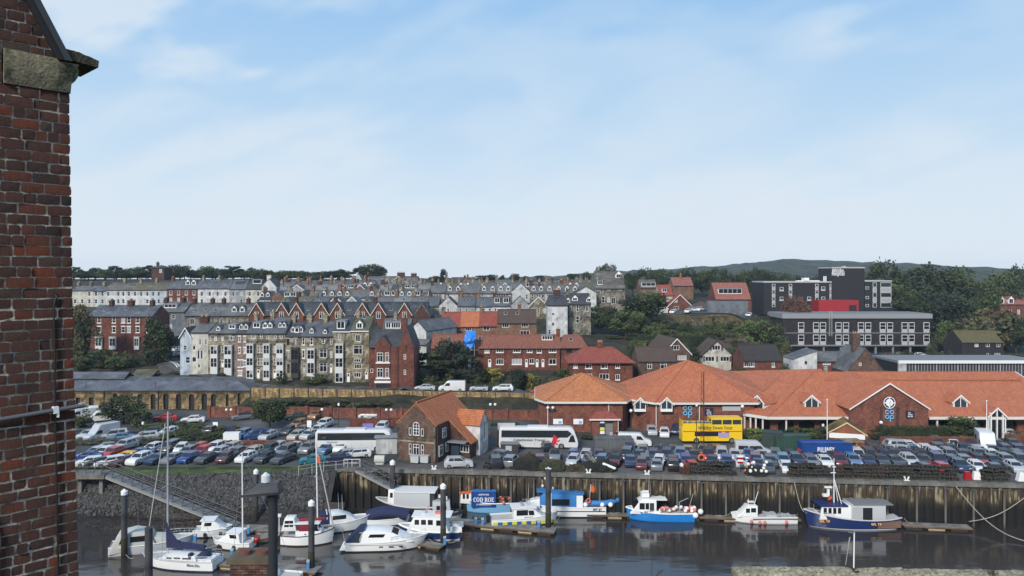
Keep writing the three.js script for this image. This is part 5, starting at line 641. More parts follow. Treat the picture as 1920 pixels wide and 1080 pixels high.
for(const[px,top,w,k]of[[672,501,36,'pine'],[697,495,46,'round'],[710,499,30,'round'],[832,506,20,'tall'],[815,516,20,'round'],[905,516,30,'round'],[922,515,26,'round'],[942,516,14,'tall'],[966,513,20,'round'],[985,518,12,'round'],[1012,516,16,'round'],[1075,512,24,'round'],[1100,510,22,'round']])plant(k,px,top,530,w,392,pick([m.leafDark,m.leafDeep]),'standing among the hilltop roofs','trees among the hilltop roofs');
for(const[k,px,top,base,w,d,lm,where]of[
['tall',156,576,700,58,189,m.leafOlive,'beside the three storey red brick house'],['tall',290,597,695,60,187,m.leafDark,'beside the steep lane'],['tall',314,612,690,36,192,m.leafOlive,'overhanging the steep lane'],
['shrub',188,652,698,56,183,m.leafDark,'before the three storey red brick house'],['shrub',222,656,698,50,182,m.leafMid,'behind the station roof'],['shrub',246,664,698,34,184,m.leafDark,'near the mossy station canopy'],['shrub',150,668,700,40,181,m.leafMid,'above the station roof'],
['round',232,741,806,74,143,m.leafDark,'before the station building'],['shrub',262,762,812,46,141,m.leafMid,'spreading beside the station steps'],['round',506,744,806,62,139,m.leafDark,'in front of the red retaining wall'],['shrub',152,764,815,40,140,m.leafMid,'in front of the white vans'],
['round',842,636,715,74,172,m.leafDeep,'beside the dark red gothic house'],['pine',812,660,716,74,169,m.leafDark,'with drooping boughs above the road'],['pine',866,664,716,70,168,m.leafDeep,'beneath the blue tarpaulin'],['shrub',795,692,722,50,166,m.leafMid,'under the gothic gable'],
['round',970,690,728,30,167,m.leafDeep,'standing alone in the terrace gardens'],['shrub',925,688,722,38,170,m.leafGold,'in the terrace gardens'],['shrub',592,698,720,44,165.5,m.leafMid,'between the terrace steps'],['shrub',528,697,716,24,166,m.leafDark,'at the foot of the white bays'],['shrub',415,700,716,18,167,m.leafDark,'at the foot of the tall terrace'],
['round',1204,543,620,92,238,m.leafDark,'between the stone villa and the white gabled house'],['round',1126,574,645,66,226,m.leafDark,'below the stone villa'],['round',1174,580,645,72,224,m.leafMid,'in the hillside thicket'],['round',1142,571,600,34,244,m.leafCopper,'below the stone villa'],['shrub',1228,600,640,50,222,m.leafMid,'at the end of the grassy bank'],
['cone',1339,595,625,24,228,m.leafDark,'on the grassy bank'],['round',1424,594,650,66,222,m.leafMid,'below the grassy bank'],['shrub',1452,606,655,50,218,m.leafDark,'beside the office block'],
['round',1490,554,594,44,268,m.leafCopper,'before the hospital wing'],
['round',1655,490,560,66,312,m.leafDark,'behind the hospital glass wing'],['round',1690,528,605,56,302,m.leafMid,'beside the hospital glass wing'],['round',1736,499,600,84,300,m.leafDeep,'in the wood beyond the office block'],['round',1790,500,610,84,296,m.leafDark,'towering in the wood beyond the office block'],['round',1712,546,628,62,282,m.leafDark,'above the end of the office block'],['round',1768,545,640,92,276,m.leafDeep,'over the car park lane'],
['round',1838,520,600,70,306,m.leafMid,'behind the brick mansion'],['round',1880,512,590,72,342,m.leafMid,'above the mansion roof'],['round',1906,500,570,54,350,m.leafDeep,'towering over the mansion roof'],['shrub',1856,566,650,112,250,m.leafOlive,'behind the dark brick house'],['round',1782,602,668,52,254,m.leafMid,'beside the dark brick house'],['round',1818,560,640,60,272,m.leafDark,'above the mossy roof'],['round',1905,592,668,56,246,m.leafDark,'beyond the mossy roofed house'],['shrub',1746,640,668,26,250,m.leafDark,'at the end of the office block']])plant(k,px,top,base,w,d,lm,where);
for(const[px,top,w]of[[1140,495,34],[1125,499,22],[1208,503,44],[1236,504,40],[1262,508,34],[1288,503,44],[1318,503,42],[1346,502,40],[1366,512,26],[1394,502,34],[1420,501,34],[1438,506,40],[1186,508,34],[1468,512,40],[1500,516,44],[1540,514,40],[1690,508,36]])plant('round',px,top,550,w,345+rr(-14,14),pick([m.leafDark,m.leafDeep,m.leafDark]),'in the dark wood above the hillside houses','dark wood above the hillside houses');
R=rng(91);for(let i=0;i<34;i++){const px=1192+i*8.4+rr(-6,6);plant('shrub',px,rr(634,650),665,rr(22,40),rr(198,212),pick([m.leafDark,m.leafMid,m.leafDeep,m.leafOlive]),'in the gardens behind the cream gabled house','bushes in the gardens behind the cream gabled house');}
for(let i=0;i<18;i++)plant('shrub',1640+i*15+rr(-5,5),rr(655,664),675,rr(18,32),rr(236,243),pick([m.leafDark,m.leafMid,m.leafOlive]),'along the lane above the flat roofed hall','bushes along the lane above the flat roofed hall');
for(let i=0;i<16;i++)plant('shrub',1236+i*15+rr(-5,5),rr(596,612),625,rr(16,34),rr(228,238),pick([m.leafDark,m.leafMid,m.leafDeep]),'scattered on the grassy bank','bushes scattered on the grassy bank');
for(const[px,top,w]of[[1216,614,40],[1250,616,44],[1284,622,46],[1316,618,44],[1352,618,48],[1386,616,44],[1404,626,36],[1300,630,50],[1262,632,44],[1370,632,40],[1190,622,40],[1150,640,36]])plant('shrub',px,top,645,w,219+rr(-5,5),pick([m.leafDark,m.leafMid,m.leafMid]),'in the thicket under the grassy bank','thicket under the grassy bank');
for(let i=0;i<26;i++){const px=800+i*10+rr(-5,5);plant('shrub',px,rr(696,708),720,rr(14,28),rr(164,176),pick([m.leafMid,m.leafBright,m.leafOlive,m.leafDark,m.leafGold]),'in the gardens below the long brick terrace','garden bushes below the long brick terrace');}
for(const[px,top,w,d]of[[286,792,44,138],[304,788,44,138],[322,784,46,137],[350,788,46,136],[380,792,44,136],[410,796,40,135],[432,796,40,136],[330,802,50,132.5],[365,806,50,131.5],[400,808,44,131],[315,812,44,130.5],[345,816,44,129.5],[385,818,40,129],[420,812,40,131],[440,816,36,131]])plant('shrub',px,top,830,w,d,pick([m.leafDark,m.leafMid,m.leafMid]),'in the planted bed between the parking rows','bushes in the planted bed between the parking rows');
for(let i=0;i<13;i++)plant('shrub',146+i*11.5,rr(819,827),845,rr(24,36),rr(125.5,128),m.leafGrey,'in the low bed behind the parked cars','low grey bushes behind the parked cars');
for(let i=0;i<7;i++)plant('shrub',446+i*9,rr(801,805),818,20,134.5,i<4?m.leafGold:m.leafMid,'lining the upper parking lane','low bushes lining the upper parking lane');
for(let i=0;i<9;i++)plant('shrub',480+i*30+rr(-9,9),rr(747,754),765,rr(26,44),rr(151.5,154.5),pick([m.leafDark,m.leafMid,m.leafOlive]),'on the bank below the parapet','bushes on the bank below the parapet');
for(const[px,top,w,d]of[[1130,716,40,161],[1160,712,44,162],[1195,716,40,163],[1225,716,36,163],[1310,690,26,172],[1390,688,30,176],[1470,690,40,176],[1480,680,36,182],[1640,700,50,178],[1060,690,34,172],[1070,700,40,168]])plant('shrub',px,top,725,w,d,pick([m.leafDark,m.leafMid]),'behind the supermarket roof','bushes behind the supermarket roof');
for(const[px,top,w,lm]of[[1416,799,44,m.leafBright],[1398,806,26,m.leafMid],[1640,802,30,m.leafDark],[1490,800,40,m.leafDark],[1515,802,40,m.leafMid],[1540,800,36,m.leafDark],[1900,805,30,m.leafOlive],[1160,812,26,m.leafMid],[1102,812,30,m.leafDark]])plant('shrub',px,top,822,w,130.6,lm,'along the supermarket front','bushes along the supermarket front');
plant('shrub',1805,778,818,62,129.6,m.leafMid,'rising out of the supermarket hedge');
function hedge(label,x0,x1,y0,y1,z,dep,lm,seed){R=rng(seed);const n=Math.round((x1-x0)*(y1-y0)*130),g=leafCloud(n,()=>{const s=Math.floor(R()*30);return[rr(x0,x1),y0+(y1-y0)*Math.sqrt(R())*(0.92+0.1*vnoise(s,2)),z-dep*R(),s];},0.12,(k)=>{const v=0.6+hash2(k,seed)*0.8;return[v,v,v*0.9];});const H=thing('hedge',label,'hedge');part('foliage',g,lm,H);part('stems',bb(x0+0.2,x1-0.2,y0-0.3,y1-0.45,z-dep+0.25,z-0.25),m.hedge,H);return H;}
hedge('long clipped dark hedge before the supermarket arcade',X(1646,130),X(1838,130),6,Y(799,130),-129.4,2,m.leafDark,3);hedge('clipped hedge along the road below the gothic house',X(737,163.6),X(862,163.6),Y(729,163.6),Y(716,163.6),-163.2,1.4,m.leafMid,4);hedge('low hedge behind the coach tail',X(918,141),X(975,141),6,Y(793,141),-141,1.5,m.leafMid,6);
hedge('long dark hedge across the slope under the grassy bank',X(1196,213),X(1330,213),level(X(1260,213),-213)-0.5,Y(628,213),-212,2.5,m.leafDark,8);
// ---------- vehicles ----------
R=rng(404);
const PC={white:[0.64,0.64,0.63],silver:[0.42,0.43,0.44],grey:[0.16,0.165,0.175],'dark grey':[0.05,0.052,0.057],black:[0.014,0.014,0.016],navy:[0.014,0.022,0.06],blue:[0.02,0.06,0.20],'light blue':[0.09,0.17,0.28],red:[0.42,0.015,0.018],'dark red':[0.11,0.012,0.016],orange:[0.65,0.20,0.03],yellow:[0.72,0.40,0.015],teal:[0.01,0.15,0.19],bronze:[0.30,0.13,0.05],'dark green':[0.02,0.045,0.035],beige:[0.42,0.38,0.31],maroon:[0.075,0.025,0.03]};
const paint=(c)=>memo('paint'+c,()=>new THREE.MeshPhysicalMaterial({color:L3(PC[c]),roughness:0.42,clearcoat:0.7,clearcoatRoughness:0.12}));
m.tyre=mat([0.014,0.014,0.014],0.9);m.rim=mat([0.35,0.36,0.37],0.35,{metalness:0.7});m.lamp=mat([0.62,0.64,0.66],0.15);m.tail=mat([0.30,0.01,0.01],0.25);m.plateW=mat([0.7,0.7,0.68],0.5);m.plateY=mat([0.62,0.47,0.05],0.5);m.carGlass=mat([0.022,0.026,0.031],0.06);
const SPEC={hatchback:{L:4.05,W:1.74,H:1.47,b:0.92,cab:[-1.92,-1.55,0.2,1.05],hood:0.86},saloon:{L:4.6,W:1.8,H:1.43,b:0.92,cab:[-1.75,-1.05,0.35,1.15],hood:0.84},estate:{L:4.6,W:1.8,H:1.48,b:0.94,cab:[-2.2,-1.9,0.35,1.15],hood:0.86},SUV:{L:4.45,W:1.86,H:1.68,b:1.06,cab:[-2.1,-1.75,0.3,1.05],hood:1.0},people_carrier:{L:4.7,W:1.86,H:1.76,b:1.02,cab:[-2.25,-2.0,0.55,1.5],hood:0.95}};
const wheelGeo=()=>memo('tyre',()=>{const g=new THREE.CylinderGeometry(0.32,0.32,0.2,14);g.rotateX(Math.PI/2);return ready(join(g));}),rimGeo=()=>memo('rim',()=>{const g=new THREE.CylinderGeometry(0.2,0.2,0.225,10);g.rotateX(Math.PI/2);return ready(join(g));});
function carProto(type){
return memo('car'+type,()=>{
const s=SPEC[type],h=s.L/2,b=s.b,fw=h-0.82,rw=-h+0.76,p=new THREE.Shape();p.moveTo(-h+0.1,0.26);p.lineTo(rw-0.4,0.24);p.absarc(rw,0.3,0.38,Math.PI,0,true);p.lineTo(fw-0.38,0.24);p.absarc(fw,0.3,0.38,Math.PI,0,true);p.lineTo(h-0.06,0.27);p.quadraticCurveTo(h,0.45,h-0.03,0.62);p.quadraticCurveTo(h-0.12,s.hood-0.08,h-0.4,s.hood-0.02);p.lineTo(s.cab[3]+0.12,b-0.01);p.lineTo(s.cab[0]-0.02,b+0.02);p.lineTo(type==='saloon'?-h+0.12:s.cab[0]-0.06,b+0.02);p.quadraticCurveTo(-h+0.02,b-0.05,-h+0.01,0.6);p.closePath();
const g=ext(p,s.W-0.16,0.08,2);g.translate(0,0,-s.W/2+0.08);const body=ready(join(smooth(g,0.6)));
const[r0,r1,f1,f0]=s.cab,y0=b-0.02,y1=s.H-0.05,wb=s.W/2-0.06,wt=s.W/2-0.24,B=[[r0,y0,wb],[f0,y0,wb],[f0,y0,-wb],[r0,y0,-wb]],T=[[r1,y1,wt],[f1,y1,wt],[f1,y1,-wt],[r1,y1,-wt]];
const glass=ready(join(poly([[B[0],B[1],T[1],T[0]],[B[1],B[2],T[2],T[1]],[B[2],B[3],T[3],T[2]],[B[3],B[0],T[0],T[3]]])));
const rg=[slab([[r1-0.08,y1+0.04,wt+0.02],[f1+0.06,y1+0.03,wt+0.02],[f1+0.06,y1+0.03,-wt-0.02],[r1-0.08,y1+0.04,-wt-0.02]],0.09),...[0,1,2,3].map((i)=>rod(v3(...B[i]),v3(...T[i]),0.05,5)),...[1,-1].map((q)=>rod(v3((r0+f0)/2-0.1,y0,wb*q),v3((r1+f1)/2-0.1,y1,wt*q),0.045,5))];if(type!=='saloon')for(const q of[1,-1])rg.push(slab([[r0+0.02,y0,wb*q*1.005],[r0+0.5,y0,wb*q*1.005],[r1+0.3,y1,wt*q*1.01],[r1,y1,wt*q*1.01]],0.02,[0,0,q]));
return{s,body,glass,roof:ready(join(rg)),fw,rw,h};
});
}
function car(type,color,pos,turn,where,group){
const c=carProto(type),{s,h}=c,T=thing(type==='people_carrier'?'people_carrier':type==='SUV'?'suv':type,`${color} ${type.replace('_', ' ')} ${where}`,'car',pos,turn,group),P=paint(color);
T.scale.setScalar(0.95);part('body',c.body,P,T);part('windows',c.glass,m.carGlass,T);part('roof',c.roof,R()<0.06&&color!=='white'?m.blackPaint:P,T);
for(const x of[c.fw,c.rw])for(const z of[1,-1]){const w=part('wheel',wheelGeo(),m.tyre,T);w.position.set(x,0.32,z*(s.W/2-0.12));part('rim',rimGeo(),m.rim,w);}
for(const z of[1,-1]){part('headlight',memo('hl',()=>ready(join(bx(0.16,0.14,0.36)))),m.lamp,T).position.set(h-0.09,s.hood-0.2,z*(s.W/2-0.3));part('taillight',memo('tl',()=>ready(join(bx(0.12,0.22,0.26)))),m.tail,T).position.set(-h+0.05,s.b-0.2,z*(s.W/2-0.2));part('mirror',memo('mir',()=>ready(join(bx(0.12,0.13,0.2)))),P,T).position.set(s.cab[3]-0.3,s.b+0.06,z*(s.W/2+0.06));}
part('sill_trim',memo('sill'+type,()=>ready(join(bx(s.L-2.45,0.13,s.W+0.012,0.03,0.3,0)))),m.dark,T);part('number_plate',memo('pl',()=>ready(join(bx(0.04,0.12,0.5)))),m.plateW,T).position.set(h+0.0,0.5,0);part('number_plate',memo('pl'),m.plateY,T).position.set(-h+0.0,0.58,0);part('grille',memo('gr',()=>ready(join(bx(0.06,0.13,0.8)))),m.black,T).position.set(h-0.02,0.34,0);
return T;
}
const D2R=Math.PI/180,TY={h:'hatchback',s:'saloon',e:'estate',u:'SUV',p:'people_carrier'};
function park(list,where,group,lv=6.003){for(const[px,py,t,c,a0]of list){let a=a0??-112;if(a>-137&&a<-91)a=-90+(a+90)*0.52;const p=GP(px,py,lv),b=Math.abs(Math.sin(a*D2R))*1.7+0.2,q=1-b/p.z;p.x*=q;p.z-=b;car(TY[t],c,p,a*D2R,where,group);};}
park([[168,876,'h','white',-158],[186,878,'h','black',-140],[206,877,'e','white',-140],[234,876,'s','maroon',-135],[262,874,'u','white',-115],[296,873,'s','navy',-118],[325,872,'s','grey',-115],[354,871,'h','blue',-112],[388,871,'s','dark grey',-112],[422,871,'h','maroon',-90],[462,870,'h','white',-118],[497,871,'h','dark grey',-122],[531,872,'s','dark grey',-130],[586,871,'h','teal',-165],[630,868,'s','navy',-160]],'in the row beside the grass strip','cars in the row beside the grass strip');
park([[163,864,'s','blue',-170],[180,860,'h','silver',-120],[196,860,'h','white',-115],[211,861,'h','red',-110],[236,864,'h','yellow',170],[262,858,'s','blue',-165],[286,852,'h','white',-112],[318,851,'p','dark grey',-105],[340,853,'h','white',-80],[352,859,'h','grey',-100],[372,852,'h','red',-110],[380,858,'h','red',-115],[404,852,'u','white',-112],[411,860,'h','silver',-115],[434,851,'e','beige',-112],[442,861,'h','grey',-115],[464,855,'s','maroon',-150],[474,862,'u','beige',-125],[503,856,'u','dark green',-110],[520,850,'h','silver',-112],[537,858,'p','grey',-118],[549,852,'h','white',-115],[578,853,'u','grey',-110],[611,854,'h','light blue',-118],[640,851,'u','white',-95],[645,862,'h','silver',-150],[668,860,'e','white',-160]],'in the second row of the harbour car park','cars in the second row of the harbour car park');
park([[147,822,'h','dark grey',-150],[166,825,'h','silver',-120],[214,825,'p','silver',-150],[226,828,'s','light blue',-160],[272,827,'e','silver',-150],[283,818,'h','dark grey',-140],[316,820,'h','white',-120],[396,818,'u','dark grey',90],[235,847,'u','silver',-118],[200,848,'s','grey',-150]],'between the planted beds','cars between the planted beds');
park([[455,826,'u','light blue',-115],[480,826,'p','blue',-150],[503,827,'h','silver',-118],[540,818,'h','dark grey',-100],[556,827,'h','beige',-118],[579,826,'h','silver',-120],[585,815,'h','navy',-110],[596,816,'h','white',-115],[560,806,'u','bronze',-120],[608,805,'u','white',-115],[568,816,'s','grey',-120]],'in the bays behind the low brick wall','cars in the bays behind the low brick wall');
park([[310,790,'s','red',-165],[362,793,'s','white',-165],[456,788,'s','grey',-150],[555,788,'s','dark green',-155],[594,788,'u','bronze',-120],[694,784,'s','white',178],[690,800,'h','silver',-120],[716,812,'u','white',-100]],'along the upper lane under the red retaining wall','cars along the upper lane');
park([[860,877,'u','silver',5],[929,880,'p','black',95],[946,868,'u','dark grey',-35],[958,878,'u','grey',75],[1024,848,'h','black',100],[1013,878,'h','dark red',-88],[1040,866,'h','grey',-95]],'parked near the brick quayside house','cars near the brick quayside house');
{
const A=['white','white','silver','silver','grey','grey','dark grey','dark grey','black','navy','navy','light blue','blue','red','dark red','black','dark grey','grey'];
park([[1203,883,'h','dark red',-112],[1231,884,'s','grey',80],[1262,885,'u','black',82],[1296,886,'h','red',88],[1422,884,'h','blue',-118],[1440,890,'h','dark grey',-115],[1474,889,'s','white',-112],[1866,893,'s','dark grey',-112],[1832,889,'h','white',-110],[1800,888,'u','navy',-110],[1760,889,'h','red',88],[1728,890,'h','maroon',88],[1902,889,'h','silver',-112]],'in the quayside row behind the lobster pots','cars in the quayside row behind the lobster pots');
const rowp=(py,x0,x1,step,where,skip=[])=>{const l=[];for(let x=x0;x<x1;x+=step+rr(-2,2)){if(skip.some(([a,b])=>x>a&&x<b))continue;l.push([x,py+rr(-1,1),pick(['h','h','s','u','e','p']),pick(A),-112+rr(-9,9)]);}park(l,where,where.replace(/^in/,'cars in'));};
rowp(877,1075,1915,26,'in the second row of the quay car park',[[1290,1330]]);
rowp(866,1075,1915,25,'in the third row of the quay car park',[[1140,1150]]);
rowp(856,1640,1915,25,'in the fourth row of the quay car park');rowp(857,1180,1370,27,'in the row facing the boatyard clutter');
park([[1756,842,'u','dark grey',-112],[1786,844,'h','white',-112],[1816,843,'h','dark red',-112],[1868,844,'s','grey',-112],[1898,843,'s','dark grey',-112],[1705,846,'u','white',-20]],'under the low brick wall','cars under the low brick wall');
park([[1745,818,'s','white',-165],[1876,820,'e','white',165],[1246,822,'h','white',-112],[1222,818,'h','silver',-100],[1268,816,'p','navy',-120]],'drawn up at the supermarket front','cars at the supermarket front');
}
{const T=car('SUV','silver',GP(1688,846,6.003),-6*D2R,'large four wheel drive standing side on beside the boat trailer');T.scale.setScalar(1.12);T.userData.label='large boxy silver four wheel drive standing side on beside the skip';}
const hillCar=(px,d,t,c,a,where,g)=>{const x=X(px,d),T=car(TY[t],c,[x,level(x,-d)+0.17,-d],a*D2R,where,g);return T;};
for(const[px,t,c]of[[797,'s','silver'],[898,'h','silver'],[943,'e','white'],[1012,'h','red']])hillCar(px,160.5,t,c,178,'driving along the road above the parapet','cars on the road above the parapet');
for(const[px,d,c]of[[1246,266,'white'],[1290,262,'white'],[1295,266,'silver'],[1303,266,'silver'],[1311,266,'white'],[1318,267,'grey'],[1326,267,'dark grey'],[1334,267,'black'],[1262,266,'white'],[1404,262,'white']])hillCar(px,d,'h',c,-118,'parked above the grassy bank','cars above the grassy bank');
for(const[px,t,c,a]of[[1727,'h','white',0],[1777,'u','white',0],[1690,'h','silver',-90],[1668,'h','dark red',-90],[1642,'h','blue',-60],[1815,'h','white',0],[1838,'s','silver',0]])hillCar(px,247.5,t,c,a,'beside the long dark office block','cars beside the office block');
for(const[px,d,c,a]of[[333,196,'silver',60],[336,203,'white',60]])hillCar(px,d,'h',c,a,'parked on the steep lane','cars on the steep lane');
function van(name,label,cat,pos,turn,o){
const{L,W=2,H,c,nose=1.1,win=[]}=o,T=thing(name,label,cat,pos,turn,o.g),h=L/2,p=new THREE.Shape(),fw=h-0.85,rw=-h+1.0;p.moveTo(-h+0.03,0.35);p.lineTo(rw-0.38,0.32);p.absarc(rw,0.34,0.38,Math.PI,0,true);p.lineTo(fw-0.38,0.32);p.absarc(fw,0.34,0.38,Math.PI,0,true);p.lineTo(h-0.03,0.36);p.lineTo(h,0.75);p.lineTo(h-0.25,1.05);p.lineTo(h-nose+0.1,1.22);p.lineTo(h-nose-0.62,Math.min(H,2.05));p.quadraticCurveTo(h-nose-0.9,H,h-nose-1.25,H);p.lineTo(-h+0.12,H);p.quadraticCurveTo(-h,H,-h,H-0.15);p.closePath();
const g=ext(p,W-0.16,0.08,2);g.translate(0,0,-W/2+0.08);part('body',smooth(g,0.6),paint(c),T);
part('windscreen',slab([[h-nose+0.12,1.24,W/2-0.18],[h-nose-0.5,1.92,W/2-0.26],[h-nose-0.5,1.92,-W/2+0.26],[h-nose+0.12,1.24,-W/2+0.18]],0.03,[0.7,0.7,0]),m.carGlass,T);for(const q of[1,-1]){part('side_window',slab([[h-nose-0.1,1.26,q*(W/2+0.002)],[h-nose-0.62,1.85,q*(W/2+0.002)],[h-nose-1.3,1.85,q*(W/2+0.002)],[h-nose-1.3,1.26,q*(W/2+0.002)]],0.015,[0,0,q]),m.carGlass,T);for(const[a,b,y0,y1]of win)part('side_window',bb(a,b,y0,y1,q>0?W/2+0.002:-W/2-0.015,q>0?W/2+0.015:-W/2-0.002),m.carGlass,T);part('headlight',bx(0.14,0.22,0.3,h-0.05,0.85,q*(W/2-0.28)),m.lamp,T);part('taillight',bx(0.06,0.4,0.14,-h-0.0,1.0,q*(W/2-0.12)),m.tail,T);}
for(const x of[fw,rw])for(const z of[1,-1]){const w=part('wheel',wheelGeo(),m.tyre,T);w.position.set(x,0.32,z*(W/2-0.11));part('rim',rimGeo(),m.rim,w);}return T;
}
van('minibus','white minibus with dark side windows behind the station bush','van',GP(196,789,6.003),-150*D2R,{L:6,H:2.5,c:'white',win:[[-2.6,0.7,1.25,1.85]]});van('delivery_van','white delivery van parked beside the minibus by the station','van',GP(176,784,6.003),-150*D2R,{L:5.6,H:2.4,c:'white'});van('delivery_van','pale van nosing out behind the white delivery van','van',GP(152,787,6.003),-145*D2R,{L:5.2,H:2.2,c:'silver'});
van('tall_van','tall pale green grey van parked among the beds','van',GP(190,824,6.003),-120*D2R,{L:5.6,H:2.7,c:'silver'});van('camper_van','silver grey camper van beside the green containers','van',GP(1412,855,6.003),-8*D2R,{L:5.5,H:2.35,c:'silver',win:[[-2.4,-0.9,1.2,1.8],[-0.7,0.6,1.2,1.8]]});
van('motorhome','white motorhome with high cab under the low wall','motorhome',GP(1848,843,6.003),-112*D2R,{L:6.4,W:2.2,H:2.9,c:'white',win:[[-2.4,-1.2,1.4,2.1]]});van('panel_van','white panel van hidden behind the grey skip container','van',GP(1190,836,6.003),-8*D2R,{L:5.4,H:2.1,c:'white'});
{const x=X(848,160.3),T=van('road_van','white van driving on the road above the parapet','van',[x,level(x,-160.3)+0.17,-160.3],178*D2R,{L:5.6,H:2.2,c:'white'});}
{const p=GP(433,831,6),T=thing('trailer','white box trailer beside the blue cars','trailer',[p.x,6,p.z],0.1);part('box',bb(-1.3,1.3,0.5,1.7,-1.4,0),m.white,T);part('wheel',[cy(0.3,0.3,0.2,0,-0.1,0,12)].map((g)=>{g.rotateX(Math.PI/2);g.translate(0,0.3,0.1);return g;}),m.tyre,T);part('drawbar',bb(-2,-1.3,0.45,0.55,-0.75,-0.65),m.dark,T);}
function coach(name,label,pos,turn,L,flip){
const T=thing(name,label,'coach',pos,turn),h=L/2,W=2.5,H=3.6,p=new THREE.Shape();p.moveTo(-h+0.1,0.3);const wx=[h-2.7,-h+3.1];p.lineTo(wx[1]-0.55,0.3);p.absarc(wx[1],0.42,0.55,Math.PI,0,true);p.lineTo(wx[0]-0.55,0.3);p.absarc(wx[0],0.42,0.55,Math.PI,0,true);p.lineTo(h-0.15,0.3);p.lineTo(h,0.9);p.lineTo(h-0.12,1.6);p.lineTo(h-0.7,H-0.35);p.quadraticCurveTo(h-0.9,H,h-1.5,H);p.lineTo(-h+0.4,H);p.quadraticCurveTo(-h+0.1,H,-h+0.05,H-0.4);p.lineTo(-h,0.8);p.closePath();
const g=ext(p,W-0.2,0.1,2);g.translate(0,0,-W/2+0.1);part('body',smooth(g,0.6),paint('white'),T);
for(const q of[1,-1]){const z=q*(W/2+0.003);part('window_band',slab([[-h+0.3,2.05,z],[h-1.7,2.05,z],[h-0.95,2.7,z],[h-1.6,3.3,z],[-h+0.35,3.3,z]],0.02,[0,0,q]),m.carGlass,T);part('cab_window',slab([[h-1.55,1.25,z],[h-0.35,1.25,z],[h-0.75,2.6,z],[h-1.2,2.3,z]],0.018,[0,0,q]),m.carGlass,T);for(let i=0;i<4;i++)part('locker_seam',bb(-h+4.2+i*1.6,-h+4.24+i*1.6,0.5,1.5,q>0?z:z-0.012,q>0?z+0.012:z),m.lightGrey,T);}
part('windscreen',slab([[h-0.06,1.5,1.05],[h-0.72,3.15,1.0],[h-0.72,3.15,-1.0],[h-0.06,1.5,-1.05]],0.05,[0.9,0.3,0]),m.carGlass,T);part('roof_unit',bb(-1.8,1.6,H+0.05,H+0.28,-0.8,0.8),paint('white'),T);T.scale.y=0.93;
for(const x of wx)for(const z of[1,-1]){const w=part('wheel',memo('bigtyre',()=>{const c=new THREE.CylinderGeometry(0.5,0.5,0.3,18);c.rotateX(Math.PI/2);return ready(join(c));}),m.tyre,T);w.position.set(x,0.5,z*1.1);part('rim',memo('bigrim',()=>{const c=new THREE.CylinderGeometry(0.3,0.3,0.33,12);c.rotateX(Math.PI/2);return ready(join(c));}),m.rim,w);}
for(const z of[1,-1]){part('headlight',bx(0.12,0.25,0.4,h-0.05,0.75,z*0.9),m.lamp,T);part('mirror',bx(0.12,0.5,0.2,h-0.1,2.4,z*1.45),m.black,T);}return T;
}
{
const a=GP(937,839,6.003),b=GP(1082,838.5,6.003),T=coach('coach','white touring coach with dark lettering and red lion emblem',a.add(b).multiplyScalar(0.5),-0.02,12.9);part('lettering',put(text('Caledonian Travel',0.42,5.2),-1.5,1.62,1.255),m.navy,T);
const lion=shp([[0,0],[0.25,0.05],[0.3,0.45],[0.55,0.2],[0.8,0.3],[0.6,0.5],[0.45,0.8],[0.75,0.75],[1.05,0.95],[0.95,1.1],[0.7,0.98],[0.5,1.1],[0.75,1.25],[0.9,1.5],[0.6,1.45],[0.45,1.75],[0.2,1.95],[0,1.75],[0.05,1.5],[-0.05,1.1],[-0.15,0.7],[-0.35,0.35],[-0.6,0.5],[-0.65,0.95],[-0.8,1.3],[-0.75,0.8],[-0.75,0.4],[-0.4,0.1],[-0.2,0.3]]);const g=ext(lion,0.02);g.scale(1.15,1.05,1);g.translate(2.35,0.5,1.256);part('lion_emblem',g,mat([0.5,0.02,0.03],0.5),T);
const c=GP(592,846,6.003),d=GP(742,842,6.003),K=coach('coach','plain white touring coach parked behind the pale hut',c.add(d).multiplyScalar(0.5),0.03,12.6);part('lettering',put(text('Shearings',0.24,1.7),-3.6,1.7,1.255),m.grey,K);
}
